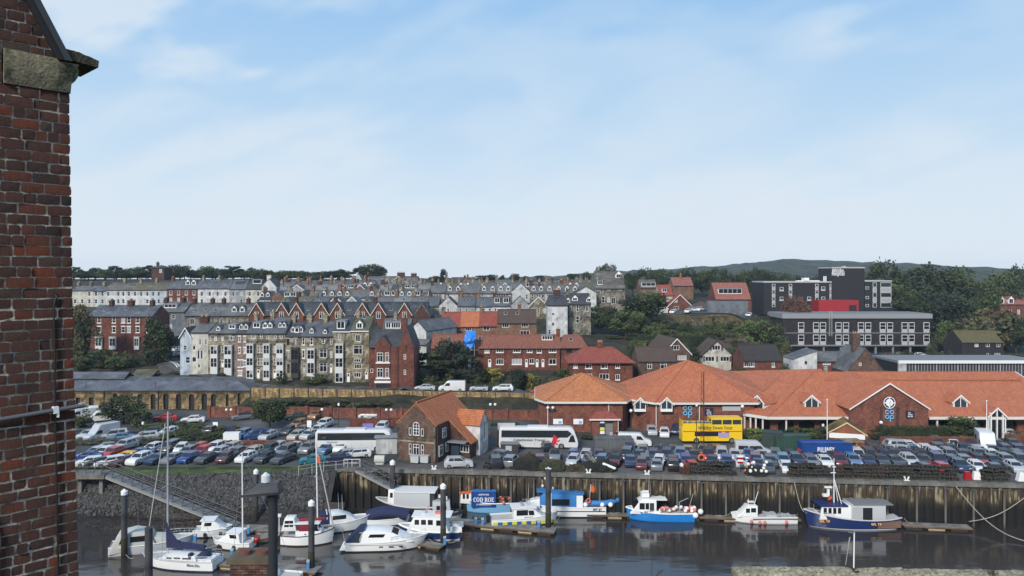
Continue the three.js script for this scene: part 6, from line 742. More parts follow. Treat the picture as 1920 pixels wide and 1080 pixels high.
{
const a=GP(1332,829,6.003),Yl=new THREE.MeshPhysicalMaterial({color:L3([0.80,0.52,0.012]),roughness:0.4,clearcoat:0.6}),T=thing('open_top_bus','yellow open top double decker tour bus','bus',a,0.01),h=5.1,W=2.4;
part('body',[bb(-h,h,0.45,1.25,-W/2,W/2),bb(-h,h,2.1,3.0,-W/2,W/2),bb(-h,-h+2.1,1.252,2.098,-W/2,W/2),bb(2.9,h,1.252,2.098,-W/2,W/2),bb(1.6,2.2,1.252,2.098,-W/2,W/2)],Yl,T);part('lower_windows',bb(-h+2.11,2.89,1.26,2.09,-W/2+0.06,W/2-0.06),m.carGlass,T);part('side_panel',[bb(-h,-0.2,3.002,3.45,W/2-0.08,W/2),bb(-h,-0.2,3.002,3.45,-W/2,-W/2+0.08),bb(-h,-h+0.08,3.002,3.9,-W/2,W/2)],Yl,T);
part('upper_cab',[bb(-0.2,h,4.05,4.35,-W/2,W/2),bb(-0.2,h,3.002,3.25,-W/2+0.01,W/2-0.01),...[-0.1,1.7,3.4,h-0.12].flatMap((x)=>[1,-1].map((q)=>bx(0.14,0.8,0.1,x,3.65,q*(W/2-0.06))))],Yl,T);part('upper_glass',bb(0,h-0.15,3.26,4.04,-W/2+0.1,W/2-0.1),m.glassBlue,T);part('red_band',bb(-h+0.1,h-0.1,2.02,2.16,W/2+0.002,W/2+0.02),mat([0.5,0.05,0.02],0.5),T);part('rail',[rod(v3(-h,3.9,1.1),v3(-0.2,3.75,1.1),0.04),...[-4.2,-3,-1.8].map((x)=>rod(v3(x,3.4,1.1),v3(x,3.85,1.1),0.03))],Yl,T);
for(let i=0;i<5;i++)part('seat',bx(0.5,0.5,1.9,-h+0.9+i*0.9,3.25,0),m.grey,T);part('lettering',put(text('Whitby Town Tour',0.52,5.9,serif),0.5,2.62,W/2+0.004),m.navy,T);part('poster',bb(1.0,2.9,1.0,1.9,W/2+0.003,W/2+0.03),mat([0.35,0.28,0.42],0.6),T);
for(const x of[-2.7,3.3])for(const z of[1,-1]){const w=part('wheel',memo('bigtyre'),m.tyre,T);w.position.set(x,0.5,z*1.06);part('rim',memo('bigrim'),m.rim,w);}
}
// ---------- marina ----------
R=rng(88);
m.gel=mat([0.74,0.74,0.72],0.3);m.gelGrey=mat([0.45,0.46,0.47],0.4);m.deckGrey=mat([0.42,0.41,0.39],0.8);m.canvasGrey=mat([0.46,0.45,0.41],0.9);m.canvasNavy=mat([0.014,0.02,0.065],0.85);m.canvasRed=mat([0.20,0.012,0.025],0.85);m.hullBlue=mat([0.012,0.20,0.58],0.35);m.hullNavy=mat([0.012,0.028,0.11],0.35);m.hullPale=mat([0.16,0.36,0.56],0.4);m.hullBlack=mat([0.018,0.018,0.02],0.5);m.orange=mat([0.65,0.12,0.03],0.6);m.pinkBuoy=mat([0.62,0.16,0.13],0.5);m.canopyBlue=mat([0.035,0.17,0.42],0.6);m.wood=mat([0.25,0.13,0.06],0.7,{map:grainPlain});m.antifoul=mat([0.06,0.02,0.02],0.8);m.rope=mat([0.36,0.33,0.27],0.9);m.alu=mat([0.55,0.56,0.57],0.35,{metalness:0.5});
function hullGeo(L,B,fb,rise,o={}){
const n=22,s0=o.stern??0.8,rake=o.rake??0.08*L,rows=[[-0.35,0.5],[0.02,0.86],[0.16,0.9],[0.55,0.97],[1,1]],P=[];
for(let i=0;i<=n;i++){const t=i/n,f=t<0.42?s0+(1-s0)*Math.sin(t/0.42*Math.PI/2):Math.pow(Math.max(0,1-Math.pow((t-0.42)/0.58,o.full??2.3)),0.8),sh=fb*(1+rise*Math.max(0,(t-0.25)/0.75)**2+(o.sternRise??0)*Math.max(0,(0.2-t)/0.2)**2);
P.push(rows.map(([v,w],r)=>{const y=r<3?v:sh*v,k=1-(r/4),x=-L/2+(L-0.02)*t-rake*k*t**3+(o.counter??0)*k*(1-t)**4;return[x,y,Math.max(0.015,B/2*f*(1-(1-w)*(0.5+0.9*t)))];}));}
const strip2=(r0,r1)=>{const F2=[];for(let i=0;i<n;i++)for(let r=r0;r<r1;r++){const a=P[i][r],b=P[i+1][r],c=P[i+1][r+1],d=P[i][r+1];F2.push([a,b,c,d]);const q=(v)=>[v[0],v[1],-v[2]];F2.push([q(d),q(c),q(b),q(a)]);}const s=P[0];for(let r=r0;r<r1;r++)F2.push([[s[r][0],s[r][1],-s[r][2]],s[r],s[r+1],[s[r+1][0],s[r+1][1],-s[r+1][2]]]);return poly(F2);};
const deck=()=>{const F2=[],dy=o.deckDrop??0.12;for(let i=0;i<n;i++){const a=P[i][4],b=P[i+1][4];F2.push([[a[0],a[1]-dy,a[2]*0.97],[b[0],b[1]-dy,b[2]*0.97],[b[0],b[1]-dy,-b[2]*0.97],[a[0],a[1]-dy,-a[2]*0.97]]);}return poly(F2);};
const rail=()=>{const g=[];for(const q of[1,-1])g.push(tube(P.map((s)=>v3(s[4][0],s[4][1]+0.02,s[4][2]*q)),o.gun??0.06,30,5));return g;};
return{top:()=>smooth(strip2(2,4),0.5),boot:()=>strip2(0,2),deck,rail,P};
}
function boat(name,label,xs,py,dir,o){
const d=dAt(py,0),c=Math.abs(Math.cos(dir*D2R)),L=o.L??(X(xs[1],d)-X(xs[0],d))/Math.max(0.5,c)*0.97,B=o.B??L*0.3,T=thing(name,label,o.cat??'boat',[(X(xs[0],d)+X(xs[1],d))/2,o.lift??0,-d-(o.off??B*0.4)],dir*D2R),H=hullGeo(L,B,o.fb??0.9,o.rise??0.45,o);
part('hull',H.top(),o.hull??m.gel,T);part('waterline_band',H.boot(),o.boot??m.antifoul,T);part('deck',H.deck(),o.deckM??m.deckGrey,T);part('gunwale',H.rail(),o.gunM??m.gel,T);return Object.assign(T,{L,B});
}
function cabin(T,prof,w,mt,wins=[],o={}){
const g=ext(prof,w-0.12,0.06,2);g.translate(0,0,-w/2+0.06);const c=part(o.name??'cabin',smooth(g,0.5),mt,T);
for(const[a,b,y0,y1,sk=0]of wins)for(const q of[1,-1]){const z=q*(w/2+0.003);part('window',slab([[a,y0,z],[b,y0,z],[b+sk,y1,z],[a+sk,y1,z]],0.012,[0,0,q]),m.glass,c);}
for(const[x0,y0,x1,y1]of o.front??[])part('windscreen',slab([[x0,y0,w*0.42],[x1,y1,w*0.4],[x1,y1,-w*0.4],[x0,y0,-w*0.42]],0.02,[y1-y0,x0-x1,0].map((v)=>v/Math.hypot(y1-y0,x0-x1))),m.glass,c);return c;
}
const railing=(T,pts,h,n,mt=m.alu)=>{const g=[tube(pts.map((p)=>p.clone().setY(p.y+h)),0.022,24,5),tube(pts.map((p)=>p.clone().setY(p.y+h*0.5)),0.014,24,4)],c=new THREE.CatmullRomCurve3(pts);for(let i=0;i<=n;i++){const p=c.getPoint(i/n);g.push(rod(p,p.clone().setY(p.y+h),0.018,4));}return part('railing',g,mt,T);};
const ball=(r,x,y,z)=>{const g=new THREE.SphereGeometry(r,12,8);g.translate(x,y,z);return g;};
const fenders=(T,list,mt,z)=>list.forEach(([x,y])=>{const f=part('fender',memo('fender',()=>{const g=new THREE.CapsuleGeometry(0.2,0.16,4,10);return ready(join(g));}),mt,T);f.position.set(x,y,z);});
const antenna=(T,x,y,z,h,mt=m.white)=>part('antenna',rod(v3(x,y,z),v3(x-0.1,y+h,z),0.025,5,0.012),mt,T);
{const T=boat('trawler','navy blue wooden trawler with grey shelter deck and tall mast',[1512,1695],994,180,{hull:m.hullNavy,boot:m.gel,B:4,fb:1.35,rise:0.75,sternRise:0.2,gunM:m.gelGrey,gun:0.1,stern:0.72,rake:1.2,counter:1.1,cat:'fishing boat'}),L=T.L;part('rust_quarter',slab([[-L/2+0.2,0.35,1.62],[-L/2+3.6,0.3,1.93],[-L/2+3.4,1.1,2.0],[-L/2+0.2,1.3,1.56]].map(([x,y,z])=>[x,y,-z]),0.03,[0,0,-1]),mat([0.16,0.09,0.06],0.8),T);
cabin(T,[[0.4,1.0],[4.6,1.0],[4.35,3.15],[0.4,3.15]],2.7,m.gel,[[3.75,4.2,2.15,2.95],[3.1,3.55,2.15,2.95],[2.45,2.9,2.15,2.95],[1.8,2.25,2.15,2.95]],{front:[[4.52,2.1,4.42,2.95]],name:'wheelhouse'});part('wheelhouse_roof',bb(0.9,4.8,3.16,3.3,-1.55,1.55),m.hullNavy,T);cabin(T,[[-4.2,0.9],[0.38,0.9],[0.38,3.35],[-4.2,3.35]],3.0,m.gelGrey,[],{name:'shelter_deck'});for(const q of[1,-1]){part('shelter_opening',bb(-2.4,-1.1,1.0,3.0,q>0?1.5:-1.52,q>0?1.52:-1.5),m.black,T);part('shelter_panel',bb(-1.0,0.3,0.95,3.1,q>0?1.5:-1.53,q>0?1.53:-1.5),m.lightGrey,T);}part('shelter_roof',bb(-5.2,0.2,3.36,3.48,-1.6,1.6),m.grey,T);
part('mast',[rod(v3(2.2,3.2,0),v3(2.2,9.4,0),0.09,7,0.05),rod(v3(1.4,3.2,0.6),v3(2.2,6.6,0),0.06),rod(v3(1.4,3.2,-0.6),v3(2.2,6.6,0),0.06),bx(0.7,0.1,0.12,2.3,7.4,0),bx(0.5,0.1,0.12,2.2,8.2,0)],m.white,T);part('radar',[bx(1.0,0.22,0.3,3.0,5.4,0),bx(0.3,0.9,0.3,3.0,4.7,0),bx(0.7,0.35,0.5,3.4,4.3,0)],m.white,T);part('buoy',ball(0.38,2.6,3.7,0.7),m.orange,T);for(const[x,s]of[[L/2-2.3,1],[-L/2+3.8,1]])part('registration_plate',bb(-0.75,0.75,-0.2,0.2,-0.012,0.012).translate(x,x>0?1.2:0.95,-(x>0?1.5:2.0)-0.04),mat([0.06,0.018,0.014],0.6),T);const reg=(x,y,z,s)=>part('lettering',put(text(s,0.34,1.4),0,0,0,Math.PI).translate(x,y,z),mat([0.75,0.42,0.16],0.6),T);reg(L/2-2.3,1.2,-1.56,'WL 19');reg(-L/2+3.8,0.95,-2.06,'WL 19');railing(T,[v3(L/2-0.6,2.2,-0.2),v3(L/2-2,1.9,-1.2),v3(L/2-3.6,1.7,-1.7)],0.5,4);}
{const T=boat('potting_boat','small white fishing boat with pink buoys along its side',[1373,1497],983,180,{B:3,fb:0.95,rise:0.35,boot:m.gelGrey,cat:'fishing boat',stern:0.9}),L=T.L;cabin(T,[[1.0,0.8],[3.6,0.9],[2.3,2.3],[1.0,2.35]],1.8,m.gel,[[1.2,1.9,1.55,2.15],[2.05,2.6,1.5,2.1]],{front:[[3.1,1.45,2.4,2.2]],name:'wheelhouse'});part('mast',[rod(v3(1.2,2.3,0),v3(0.6,4.2,0),0.05),rod(v3(2.0,2.3,0),v3(2,3.2,0),0.05),bx(0.9,0.12,0.5,1.7,2.8,0)],m.white,T);part('stripe',[bb(-L/2+0.1,L/2-2.6,0.78,0.86,-1.56,-1.5)],m.black,T);fenders(T,[[L/2-2.4,0.5],[0.2,0.35],[0.9,0.35],[-2.8,0.4]],m.pinkBuoy,-1.6);part('pot_hauler',[bb(-1.8,-0.2,0.8,1.25,-1.1,1.1),bb(-3.8,-2.2,0.85,1.1,-1.2,1.2)],m.gelGrey,T);part('outboard',[bx(0.5,0.8,0.5,-L/2-0.4,0.7,0.4),bx(0.3,0.9,0.2,-L/2-0.35,0,0.4)],m.black,T);railing(T,[v3(-1.5,1.0,-1.4),v3(-3,1.0,-1.4),v3(-4.5,0.95,-1.2)],0.4,4);}
{const T=boat('potting_boat','bright blue fishing boat with buoys heaped on its stern',[1174,1304],979,180,{hull:m.hullBlue,boot:m.hullBlue,gunM:m.gel,gun:0.11,B:3.6,fb:1.2,rise:0.4,stern:0.92,cat:'fishing boat'}),L=T.L;cabin(T,[[0.6,1.0],[4.1,1.1],[2.9,2.7],[2.5,3.0],[0.6,3.0]],2.4,m.gel,[[2.2,2.95,1.7,2.6],[1.6,2.1,1.7,2.6]],{front:[[3.75,1.75,3.0,2.7]],name:'wheelhouse'});part('doorway',bb(0.9,1.5,1.15,2.6,-1.23,-1.2),m.dark,T);part('roof_arch',[bb(-1.0,0.9,2.9,3.02,-1,1),bx(1.1,0.6,1.2,2.0,3.5,0),bx(0.9,0.15,0.3,1.9,3.95,0)],m.white,T);antenna(T,1.4,3.6,0.3,2.6);part('rail_frame',[rod(v3(-0.8,2.0,-1.5),v3(-L/2+1.8,2.0,-1.5),0.035),rod(v3(-2.6,1.2,-1.4),v3(-2.6,2.8,-1.4),0.05),rod(v3(-2.6,2.8,-1.4),v3(-4,3.2,-0.8),0.05),rod(v3(-4.3,1.2,0.3),v3(-4.9,3.6,0),0.05)],m.alu,T);R=rng(12);for(let i=0;i<26;i++)part('buoy',memo('bb',()=>ready(join(ball(0.26,0,0,0)))),pick([m.white,m.white,m.pinkBuoy,m.orange,m.white]),T).position.set(rr(-5.1,0),1.28+rr(0,0.5),rr(-1.3,0.6));part('outboard',[bx(0.6,1,0.6,-L/2-0.5,0.9,-0.6),bx(0.6,1,0.6,-L/2-0.5,0.9,0.6)],m.black,T);part('stern_buoy',[ball(0.42,-L/2-0.1,1.0,-1.6),ball(0.4,-L/2-1.0,1.3,-0.9)],m.white,T);part('lettering',put(text('WY 972',0.3,1.3),0,0,0,Math.PI).translate(L/2-3.0,1.42,-1.62),m.navy,T);part('bow_shield',bb(L/2-4.6,L/2-2.2,1.26,1.62,-1.62,-1.55),m.gel,T);}
{const T=boat('passenger_boat','white passenger boat with bright blue canopy and blue inflatable',[990,1138],970,180,{B:4.2,fb:1.5,rise:0.2,stern:0.98,full:4.5,boot:m.hullNavy,rake:0.5,cat:'boat'}),L=T.L;cabin(T,[[-2.2,1.4],[3.9,1.4],[3.9,2.6],[3.3,3.6],[-2.2,3.3]],3.4,m.canopyBlue,[[-0.3,2.2,1.7,2.6]],{name:'canopy'});part('canopy_roof',slab([[-2.4,3.42,1.8],[4.4,3.75,1.8],[4.4,3.75,-1.8],[-2.4,3.42,-1.8]],0.14),m.canopyBlue,T);cabin(T,[[3.92,1.4],[6.0,1.5],[5.0,2.3],[3.92,2.5]],3.0,m.gel,[],{name:'fore_cabin'});part('door_panel',bb(-2.2,-1.3,1.45,3.1,-1.76,-1.71),m.gel,T);part('roof_ribs',[bb(2.3,2.55,1.45,3.5,-1.75,-1.72)],m.gel,T);part('stripe',bb(-L/2+0.1,L/2-1.6,0.92,1.02,-2.12,-2.08),m.navy,T);part('lettering',put(text('WY 21',0.34,1.2),0,0,0,Math.PI).translate(-L/2+1.3,1.25,-2.13),m.navy,T);part('radar_mast',[rod(v3(3.0,3.6,0),v3(3.0,5.0,0),0.08),ball(0.32,3.0,5.2,0),bx(0.5,0.4,0.5,2.6,4.3,0),ball(0.22,3.5,4.0,0.2),ball(0.3,1.8,3.75,0)],m.white,T);part('flag',[rod(v3(-3.2,1.5,-1),v3(-3.4,4.6,-1),0.03)],m.white,T);part('flag_cloth',slab([[-3.38,4.55,-1],[-4.0,4.0,-0.9],[-3.9,3.3,-0.95],[-3.3,3.5,-1]],0.02,[0,0,1]),m.orange,T);const inf=[];for(const q of[1,-1])inf.push(tube([v3(-2.5,1.9,q*1.2),v3(-5.6,1.9,q*1.2),v3(-7.4,2.2,q*0.6)],0.42,20,10));part('inflatable',inf,m.canopyBlue,T);for(const x of[-2.6,-5.0,-6.2])part('inflatable_end',ball(0.36,x,1.75,-1.5),m.white,T);part('life_ring',new THREE.TorusGeometry(0.3,0.09,6,14).translate(-3.0,2.4,-1.8),m.orange,T);antenna(T,5.6,2.0,0,2.4);railing(T,[v3(4.6,2.3,-1.4),v3(6.0,1.8,-0.8),v3(6.4,1.7,0)],0.5,4);}
{const T=boat('patrol_launch','white patrol launch with blue and yellow chequered side',[918,1050],988,8,{B:3,fb:1.15,rise:0.4,stern:0.95,boot:m.hullBlack,cat:'boat'}),L=T.L;for(let i=0;i<13;i++)part('chequer',bb(-L/2+0.15+i*0.66,-L/2+0.8+i*0.66,0.45,0.88,1.49+(i>10?-0.12*(i-10):0),1.53+(i>10?-0.12*(i-10):0)),i % 2?mat([0.02,0.09,0.30],0.5):mat([0.55,0.52,0.03],0.5),T);cabin(T,[[-1.6,1.05],[2.6,1.15],[1.9,1.6],[0.9,2.5],[-1.6,2.5]],2.2,m.gel,[[-1.3,0.3,1.55,2.3],[0.45,1.2,1.55,2.2,-0.1]],{front:[[1.85,1.65,1.0,2.4]]});part('cabin_roof',bb(-2.0,1.5,2.5,2.64,-1.25,1.25),m.gel,T);part('lettering',put(text('POLICE',0.22,1.2),0.4,1.25,1.11),m.grey,T);part('roof_rack',[rod(v3(0.2,2.6,0.4),v3(0.2,3.6,0.4),0.04),rod(v3(0.2,3.4,-0.5),v3(0.2,3.4,0.7),0.03),bx(0.3,0.25,0.9,-0.5,2.9,0)],m.alu,T);antenna(T,0.4,2.6,-0.4,3.0,m.grey);part('outboard',[bx(0.5,0.8,0.5,-L/2-0.35,1.0,0),bx(0.3,0.9,0.2,-L/2-0.3,0.3,0)],m.black,T);railing(T,[v3(-L/2+0.4,1.1,1.3),v3(-2.5,1.1,1.4)],0.8,3);railing(T,[v3(2.6,1.3,1.1),v3(3.8,1.5,0.7),v3(4.6,1.65,0)],0.45,5);}
{const T=boat('coble','pale blue fishing boat carrying a big blue lettered board',[862,960],962,180,{hull:m.hullPale,boot:m.hullPale,gunM:m.gel,gun:0.1,B:3,fb:1.4,rise:0.5,cat:'fishing boat'}),L=T.L;part('sign_board',[bb(-1.5,2.1,0.9,3.2,-1.5,-1.42)],m.contBlue,T);part('lettering',[put(text('COD ROE',0.62,3.0,serif),0,0,0,Math.PI).translate(0.3,2.05,-1.51),put(text('NORTH SEA',0.22,1.5),0,0,0,Math.PI).translate(0.3,2.78,-1.51),put(text('& TARAMASALATA',0.22,2.1),0,0,0,Math.PI).translate(0.3,1.35,-1.51)],m.sign,T);part('shelter',[bb(-1.5,2.1,3.2,3.32,-1.4,1.4),bb(-1.5,2.1,1,3.2,1.2,1.28),bb(2.02,2.1,1,3.2,-1.4,1.2)],m.canopyBlue,T);cabin(T,[[2.2,1.3],[3.7,1.4],[3.6,2.9],[2.2,2.9]],1.9,m.gel,[[2.5,2.85,2.0,2.7],[3.05,3.4,2.0,2.7]],{name:'wheelhouse'});part('wheelhouse_roof',slab([[2.0,3.1,1.15],[3.9,2.95,1.15],[3.9,2.95,-1.15],[2.0,3.1,-1.15]],0.15),m.orange,T);part('mast',[rod(v3(2.0,3.1,0),v3(2.1,6.2,0),0.05),rod(v3(1.4,3.2,0.3),v3(2.05,5.2,0),0.03)],m.rope,T);fenders(T,[[-2.6,1.6]],m.pinkBuoy,-1.5);part('deck_gear',[bb(-4.0,-1.8,1.3,1.9,-1,1),rod(v3(-1.6,2.2,-1.2),v3(-4.4,2.5,-1.1),0.06),rod(v3(-1.6,1.9,1),v3(-4.2,2.0,1),0.06)],m.wood,T);for(let i=0;i<6;i++)part('pink_buoy',memo('pb',()=>ready(join(ball(0.24,0,0,0)))),m.pinkBuoy,T).position.set(-3.9+i*0.35,2.05+(i % 2)*0.12,-0.9);}
{const T=boat('workboat','grey harbour workboat with black fendering and a small wheelhouse',[796,868],978,4,{hull:m.gelGrey,boot:m.hullBlack,gunM:m.hullBlack,gun:0.2,B:2.6,fb:0.9,rise:0.2,cat:'boat'});cabin(T,[[-1.6,0.8],[0.9,0.8],[0.7,2.6],[-1.6,2.6]],1.9,m.gelGrey,[[-1.1,-0.6,1.6,2.2],[-0.2,0.3,1.6,2.2]],{name:'wheelhouse'});part('frame',[rod(v3(-0.4,2.6,0.4),v3(-0.4,4.0,0.4),0.05),rod(v3(-0.4,2.6,-0.4),v3(-0.4,4.0,-0.4),0.05),bx(0.9,0.15,1.2,-0.4,3.3,0),bx(0.4,0.4,0.4,0.2,3.0,0)],m.white,T);antenna(T,-0.9,2.6,0.5,3,m.grey);antenna(T,-0.6,2.6,-0.5,3.2,m.tail);part('life_ring',new THREE.TorusGeometry(0.3,0.09,6,14).translate(-2.3,1.6,1.2),m.orange,T);}
{const T=boat('shelter_boat','black hulled boat with a long white shelter under the quay',[702,822],967,176,{hull:m.hullBlack,boot:m.hullBlack,gunM:m.canvasGrey,gun:0.13,B:3.4,fb:1.6,rise:0.55,cat:'fishing boat',off:0.2});cabin(T,[[-3.6,1.6],[1.5,1.6],[1.5,3.7],[-3.6,3.7]],3.0,m.gelGrey,[],{name:'shelter'});part('shelter_roof',bb(-4.4,1.7,3.71,3.82,-1.6,1.6),m.gel,T);cabin(T,[[1.52,1.6],[2.5,1.7],[2.4,3.8],[1.52,3.8]],2.0,m.gel,[[1.8,2.2,2.8,3.5]],{name:'wheelhouse'});part('shelter_end',bb(-4.3,-3.62,1.7,3.6,-1.3,1.3),m.dark,T);}
{const T=boat('motor_cruiser','sleek white motor cruiser with navy stern canopy',[645,802],1034,3,{B:3.5,fb:1.15,rise:0.5,stern:0.92,rake:1.8,boot:m.hullBlack,gunM:m.gel,cat:'boat'}),L=T.L;cabin(T,[[-3.4,1.0],[3.2,1.15],[2.0,1.6],[0.7,2.2],[-0.9,2.45],[-3.4,2.45]],2.7,m.gel,[[-2.3,-0.4,1.75,2.15,0.25]],{front:[[1.95,1.66,0.6,2.3]]});part('stern_canopy',slab([[-5.3,0.95,1.35],[-3.6,2.6,1.35],[-2.8,2.75,1.35],[-3.3,1.0,1.35]],2.7,[0,0,-1]),m.canvasNavy,T);part('canopy_window',slab([[-4.75,1.15,1.36],[-3.6,2.35,1.36],[-3.1,2.35,1.36],[-3.6,1.15,1.36]],0.02,[0,0,1]),m.glassBlue,T);for(const[a,b]of[[-0.9,-0.4],[0.3,0.9],[1.6,2.1]])part('porthole',bb(a,b,0.62,0.76,1.7,1.74),m.black,T);part('stripe',[bb(-L/2+0.5,L/2-3,0.9,0.95,1.7,1.745)],m.grey,T);railing(T,[v3(0.6,1.3,1.5),v3(3,1.6,1.2),v3(L/2-0.3,1.85,0.1)],0.5,7);part('swim_platform',bb(-L/2-0.7,-L/2+0.1,0.25,0.35,-1.5,1.5),m.gel,T);}
{const T=boat('cabin_boat','white cabin boat with navy painted topsides and big windows',[738,862],1024,178,{hull:m.hullNavy,boot:m.gel,gunM:m.gel,gun:0.14,B:3.2,fb:1.1,rise:0.5,cat:'boat',off:3.4});cabin(T,[[-2.6,1.0],[2.8,1.1],[1.9,2.9],[-2.0,3.0]],2.5,m.gel,[[1.2,1.8,2.0,2.65],[0.3,0.95,2.0,2.65],[-0.6,0.05,2.0,2.65],[-1.6,-1.05,1.9,2.6]],{front:[[2.35,2.05,2.05,2.7]]});part('cabin_roof',bb(-3.0,2.2,2.99,3.12,-1.3,1.3),m.gel,T);part('roof_gear',[rod(v3(0.2,3.1,0),v3(0.2,4.2,0),0.04),rod(v3(0.2,3.9,-0.5),v3(0.2,3.9,0.5),0.03),bx(0.5,0.3,0.5,0.8,3.3,0.2)],m.alu,T);part('life_raft',bx(1.1,0.25,0.7,-1.3,3.26,0),m.pinkBuoy,T);part('stern_seat',[bb(-4.4,-2.9,1.0,1.75,1.0,1.12),bb(-4.4,-2.9,1.0,1.75,-1.12,-1.0)],m.gel,T);}
{const T=boat('speedboat','white speedboat under a navy cover behind the motor cruiser',[668,760],1006,5,{B:2.6,fb:0.9,rise:0.35,cat:'boat',off:5});const g=tube([v3(-2.6,1.1,0),v3(-0.5,1.75,0),v3(1.8,1.45,0),v3(2.8,1.1,0)],1.05,20,10);g.scale(1,0.75,1.1);g.translate(0,0.35,0);part('cover',g,m.canvasNavy,T);}
{const T=boat('cuddy_boat','white open cruiser with dark spray hood behind the motorsailer',[592,668],1012,20,{B:2.9,fb:1.25,rise:0.35,L:7.4,cat:'boat',off:4});cabin(T,[[-1.8,1.1],[1.8,1.3],[1.0,1.9],[-0.6,2.5],[-1.8,2.5]],2.2,m.gel,[[-1.5,0.3,1.75,2.3]],{front:[[1.0,1.9,-0.4,2.45]]});part('spray_hood',bb(-3.0,-1.82,1.2,2.5,-1,1),m.canvasNavy,T);part('arch',new THREE.TorusGeometry(1.0,0.06,6,14,Math.PI).rotateY(Math.PI/2).translate(-2.2,1.9,0),m.gel,T);antenna(T,-0.6,2.5,0.4,2.6);antenna(T,0,2.5,-0.4,2.2);}
{const T=boat('motorsailer','white motorsailer with maroon covers and a pointed bow',[523,624],1024,4,{B:2.9,fb:1.25,rise:0.55,stern:0.6,rake:0.5,boot:m.antifoul,gunM:m.dark,cat:'boat'}),L=T.L;cabin(T,[[-1.4,1.1],[2.0,1.2],[1.7,1.75],[-1.4,1.75]],1.9,m.gel,[],{name:'coachroof'});cabin(T,[[-1.0,1.76],[0.7,1.76],[0.4,2.7],[-1.0,2.7]],1.8,m.canvasRed,[[0.75,1.5,1.75,2.4,-0.2]],{name:'cockpit_cover'});part('cover',bb(-2.8,1.6,2.72,2.84,-1,1),m.gel,T);part('boom_cover',tube([v3(-1.2,3.0,0),v3(0.5,3.1,0),v3(2.2,3.1,0)],0.2,12,8),m.canvasRed,T);cabin(T,[[-3.2,1.9],[-1.4,1.9],[-1.7,3.4],[-2.8,3.4]],1.7,m.gel,[[-2.9,-2.3,2.4,3.2,0.1],[-2.2,-1.75,2.4,3.2,0]],{name:'pilot_house'});part('mast',[rod(v3(1.2,1.7,0),v3(1.0,13.2,0),0.1,8,0.07),rod(v3(1.0,8.8,-1.0),v3(1.0,8.8,1.0),0.04)],m.gel,T);part('rigging',[rod(v3(1.0,13,0),v3(L/2-0.1,2,0),0.018,4),rod(v3(1.0,13,0),v3(-L/2,1.4,0),0.018,4)],m.grey,T);part('stay_sail',rod(v3(1.25,11.3,0),v3(L/2-0.2,2.0,0),0.07,6),m.canvasGrey,T);part('radar_reflector',bx(0.35,0.8,0.35,1.35,10.8,0),m.orange,T);for(const x of[-0.2,0.5])part('porthole',new THREE.CylinderGeometry(0.1,0.1,0.04,10).rotateX(Math.PI/2).translate(x,1.45,0.97),m.black,T);part('radar',[rod(v3(-3.6,1.3,0.5),v3(-3.6,3.6,0.5),0.05),bx(0.5,0.3,0.5,-3.6,3.8,0.5)],m.white,T);}
{const T=boat('sailing_yacht','white sailing yacht with navy sail cover and tall mast',[250,408],1069,172,{B:3.3,fb:1.15,rise:0.15,stern:0.78,rake:1.2,boot:m.hullNavy,gunM:m.gelGrey,cat:'yacht',off:1.2}),L=T.L;cabin(T,[[-2.6,1.0],[2.4,1.0],[1.2,1.5],[-2.4,1.55]],1.9,m.gel,[[-0.6,0.2,1.2,1.4],[-1.7,-0.9,1.2,1.4],[0.5,1.1,1.18,1.36]],{name:'coachroof'});part('mast',[rod(v3(1.6,1.2,0),v3(1.55,18.4,0),0.13,8,0.1),rod(v3(1.55,9.6,-1.1),v3(1.55,9.6,1.1),0.045),rod(v3(1.55,14.2,-0.7),v3(1.55,14.2,0.7),0.04)],m.alu,T);part('rigging',[rod(v3(1.55,18.2,0),v3(L/2-0.2,1.4,0),0.02,4),rod(v3(1.55,18.2,0),v3(-L/2+0.1,1.3,0),0.02,4),rod(v3(1.55,14,0),v3(1.4,1.2,1.5),0.018,4),rod(v3(1.55,14,0),v3(1.4,1.2,-1.5),0.018,4)],m.grey,T);part('headsail',rod(v3(1.9,17,0),v3(L/2-0.4,1.6,0),0.045,6),m.canvasGrey,T);
const sp=[],n=12;for(let i=0;i<=n;i++){const t=i/n;sp.push([1.5-t*4.6,2.5+2.6*(1-t)**3+0.35,2.05]);}part('sail_cover',slab([[1.62,2.2,0.22],[1.62,5.2,0.12],[1.42,4.2,0.2],[0.95,3.3,0.24],[0,2.85,0.26],[-3.2,2.65,0.22],[-3.3,2.2,0.22],[-0.6,2.15,0.26]],0.46,[0,0,-1]),m.canvasNavy,T);part('spray_hood',smooth(new THREE.SphereGeometry(0.85,14,8,0,6.283,0,1.4).scale(0.9,0.95,1.1).translate(-3.2,1.25,0),1),m.canvasNavy,T);part('cockpit_coaming',bb(-4.6,-2.9,1.0,1.4,-1.1,1.1),m.gel,T);railing(T,[v3(L/2-0.3,1.3,-0.2),v3(2,1.25,-1.4),v3(-2,1.2,-1.55),v3(-L/2+0.2,1.2,-1.2)],0.6,9);railing(T,[v3(L/2-0.3,1.3,0.2),v3(2,1.25,1.4),v3(-2,1.2,1.55),v3(-L/2+0.2,1.2,1.2)],0.6,9);part('lettering',put(text('Blaze Me',0.28,1.5,serif),0,0,0,Math.PI).translate(-2.6,0.85,-1.62),m.grey,T);part('wheel',new THREE.TorusGeometry(0.5,0.03,5,16).rotateY(Math.PI/2).translate(-4.2,1.6,0),m.black,T);part('boom',rod(v3(1.5,2.25,0),v3(-3.4,2.3,0),0.07),m.alu,T);part('dark_hatch',bb(-2.0,-1.6,1.2,1.9,-0.96,-0.4),m.canvasNavy,T);}
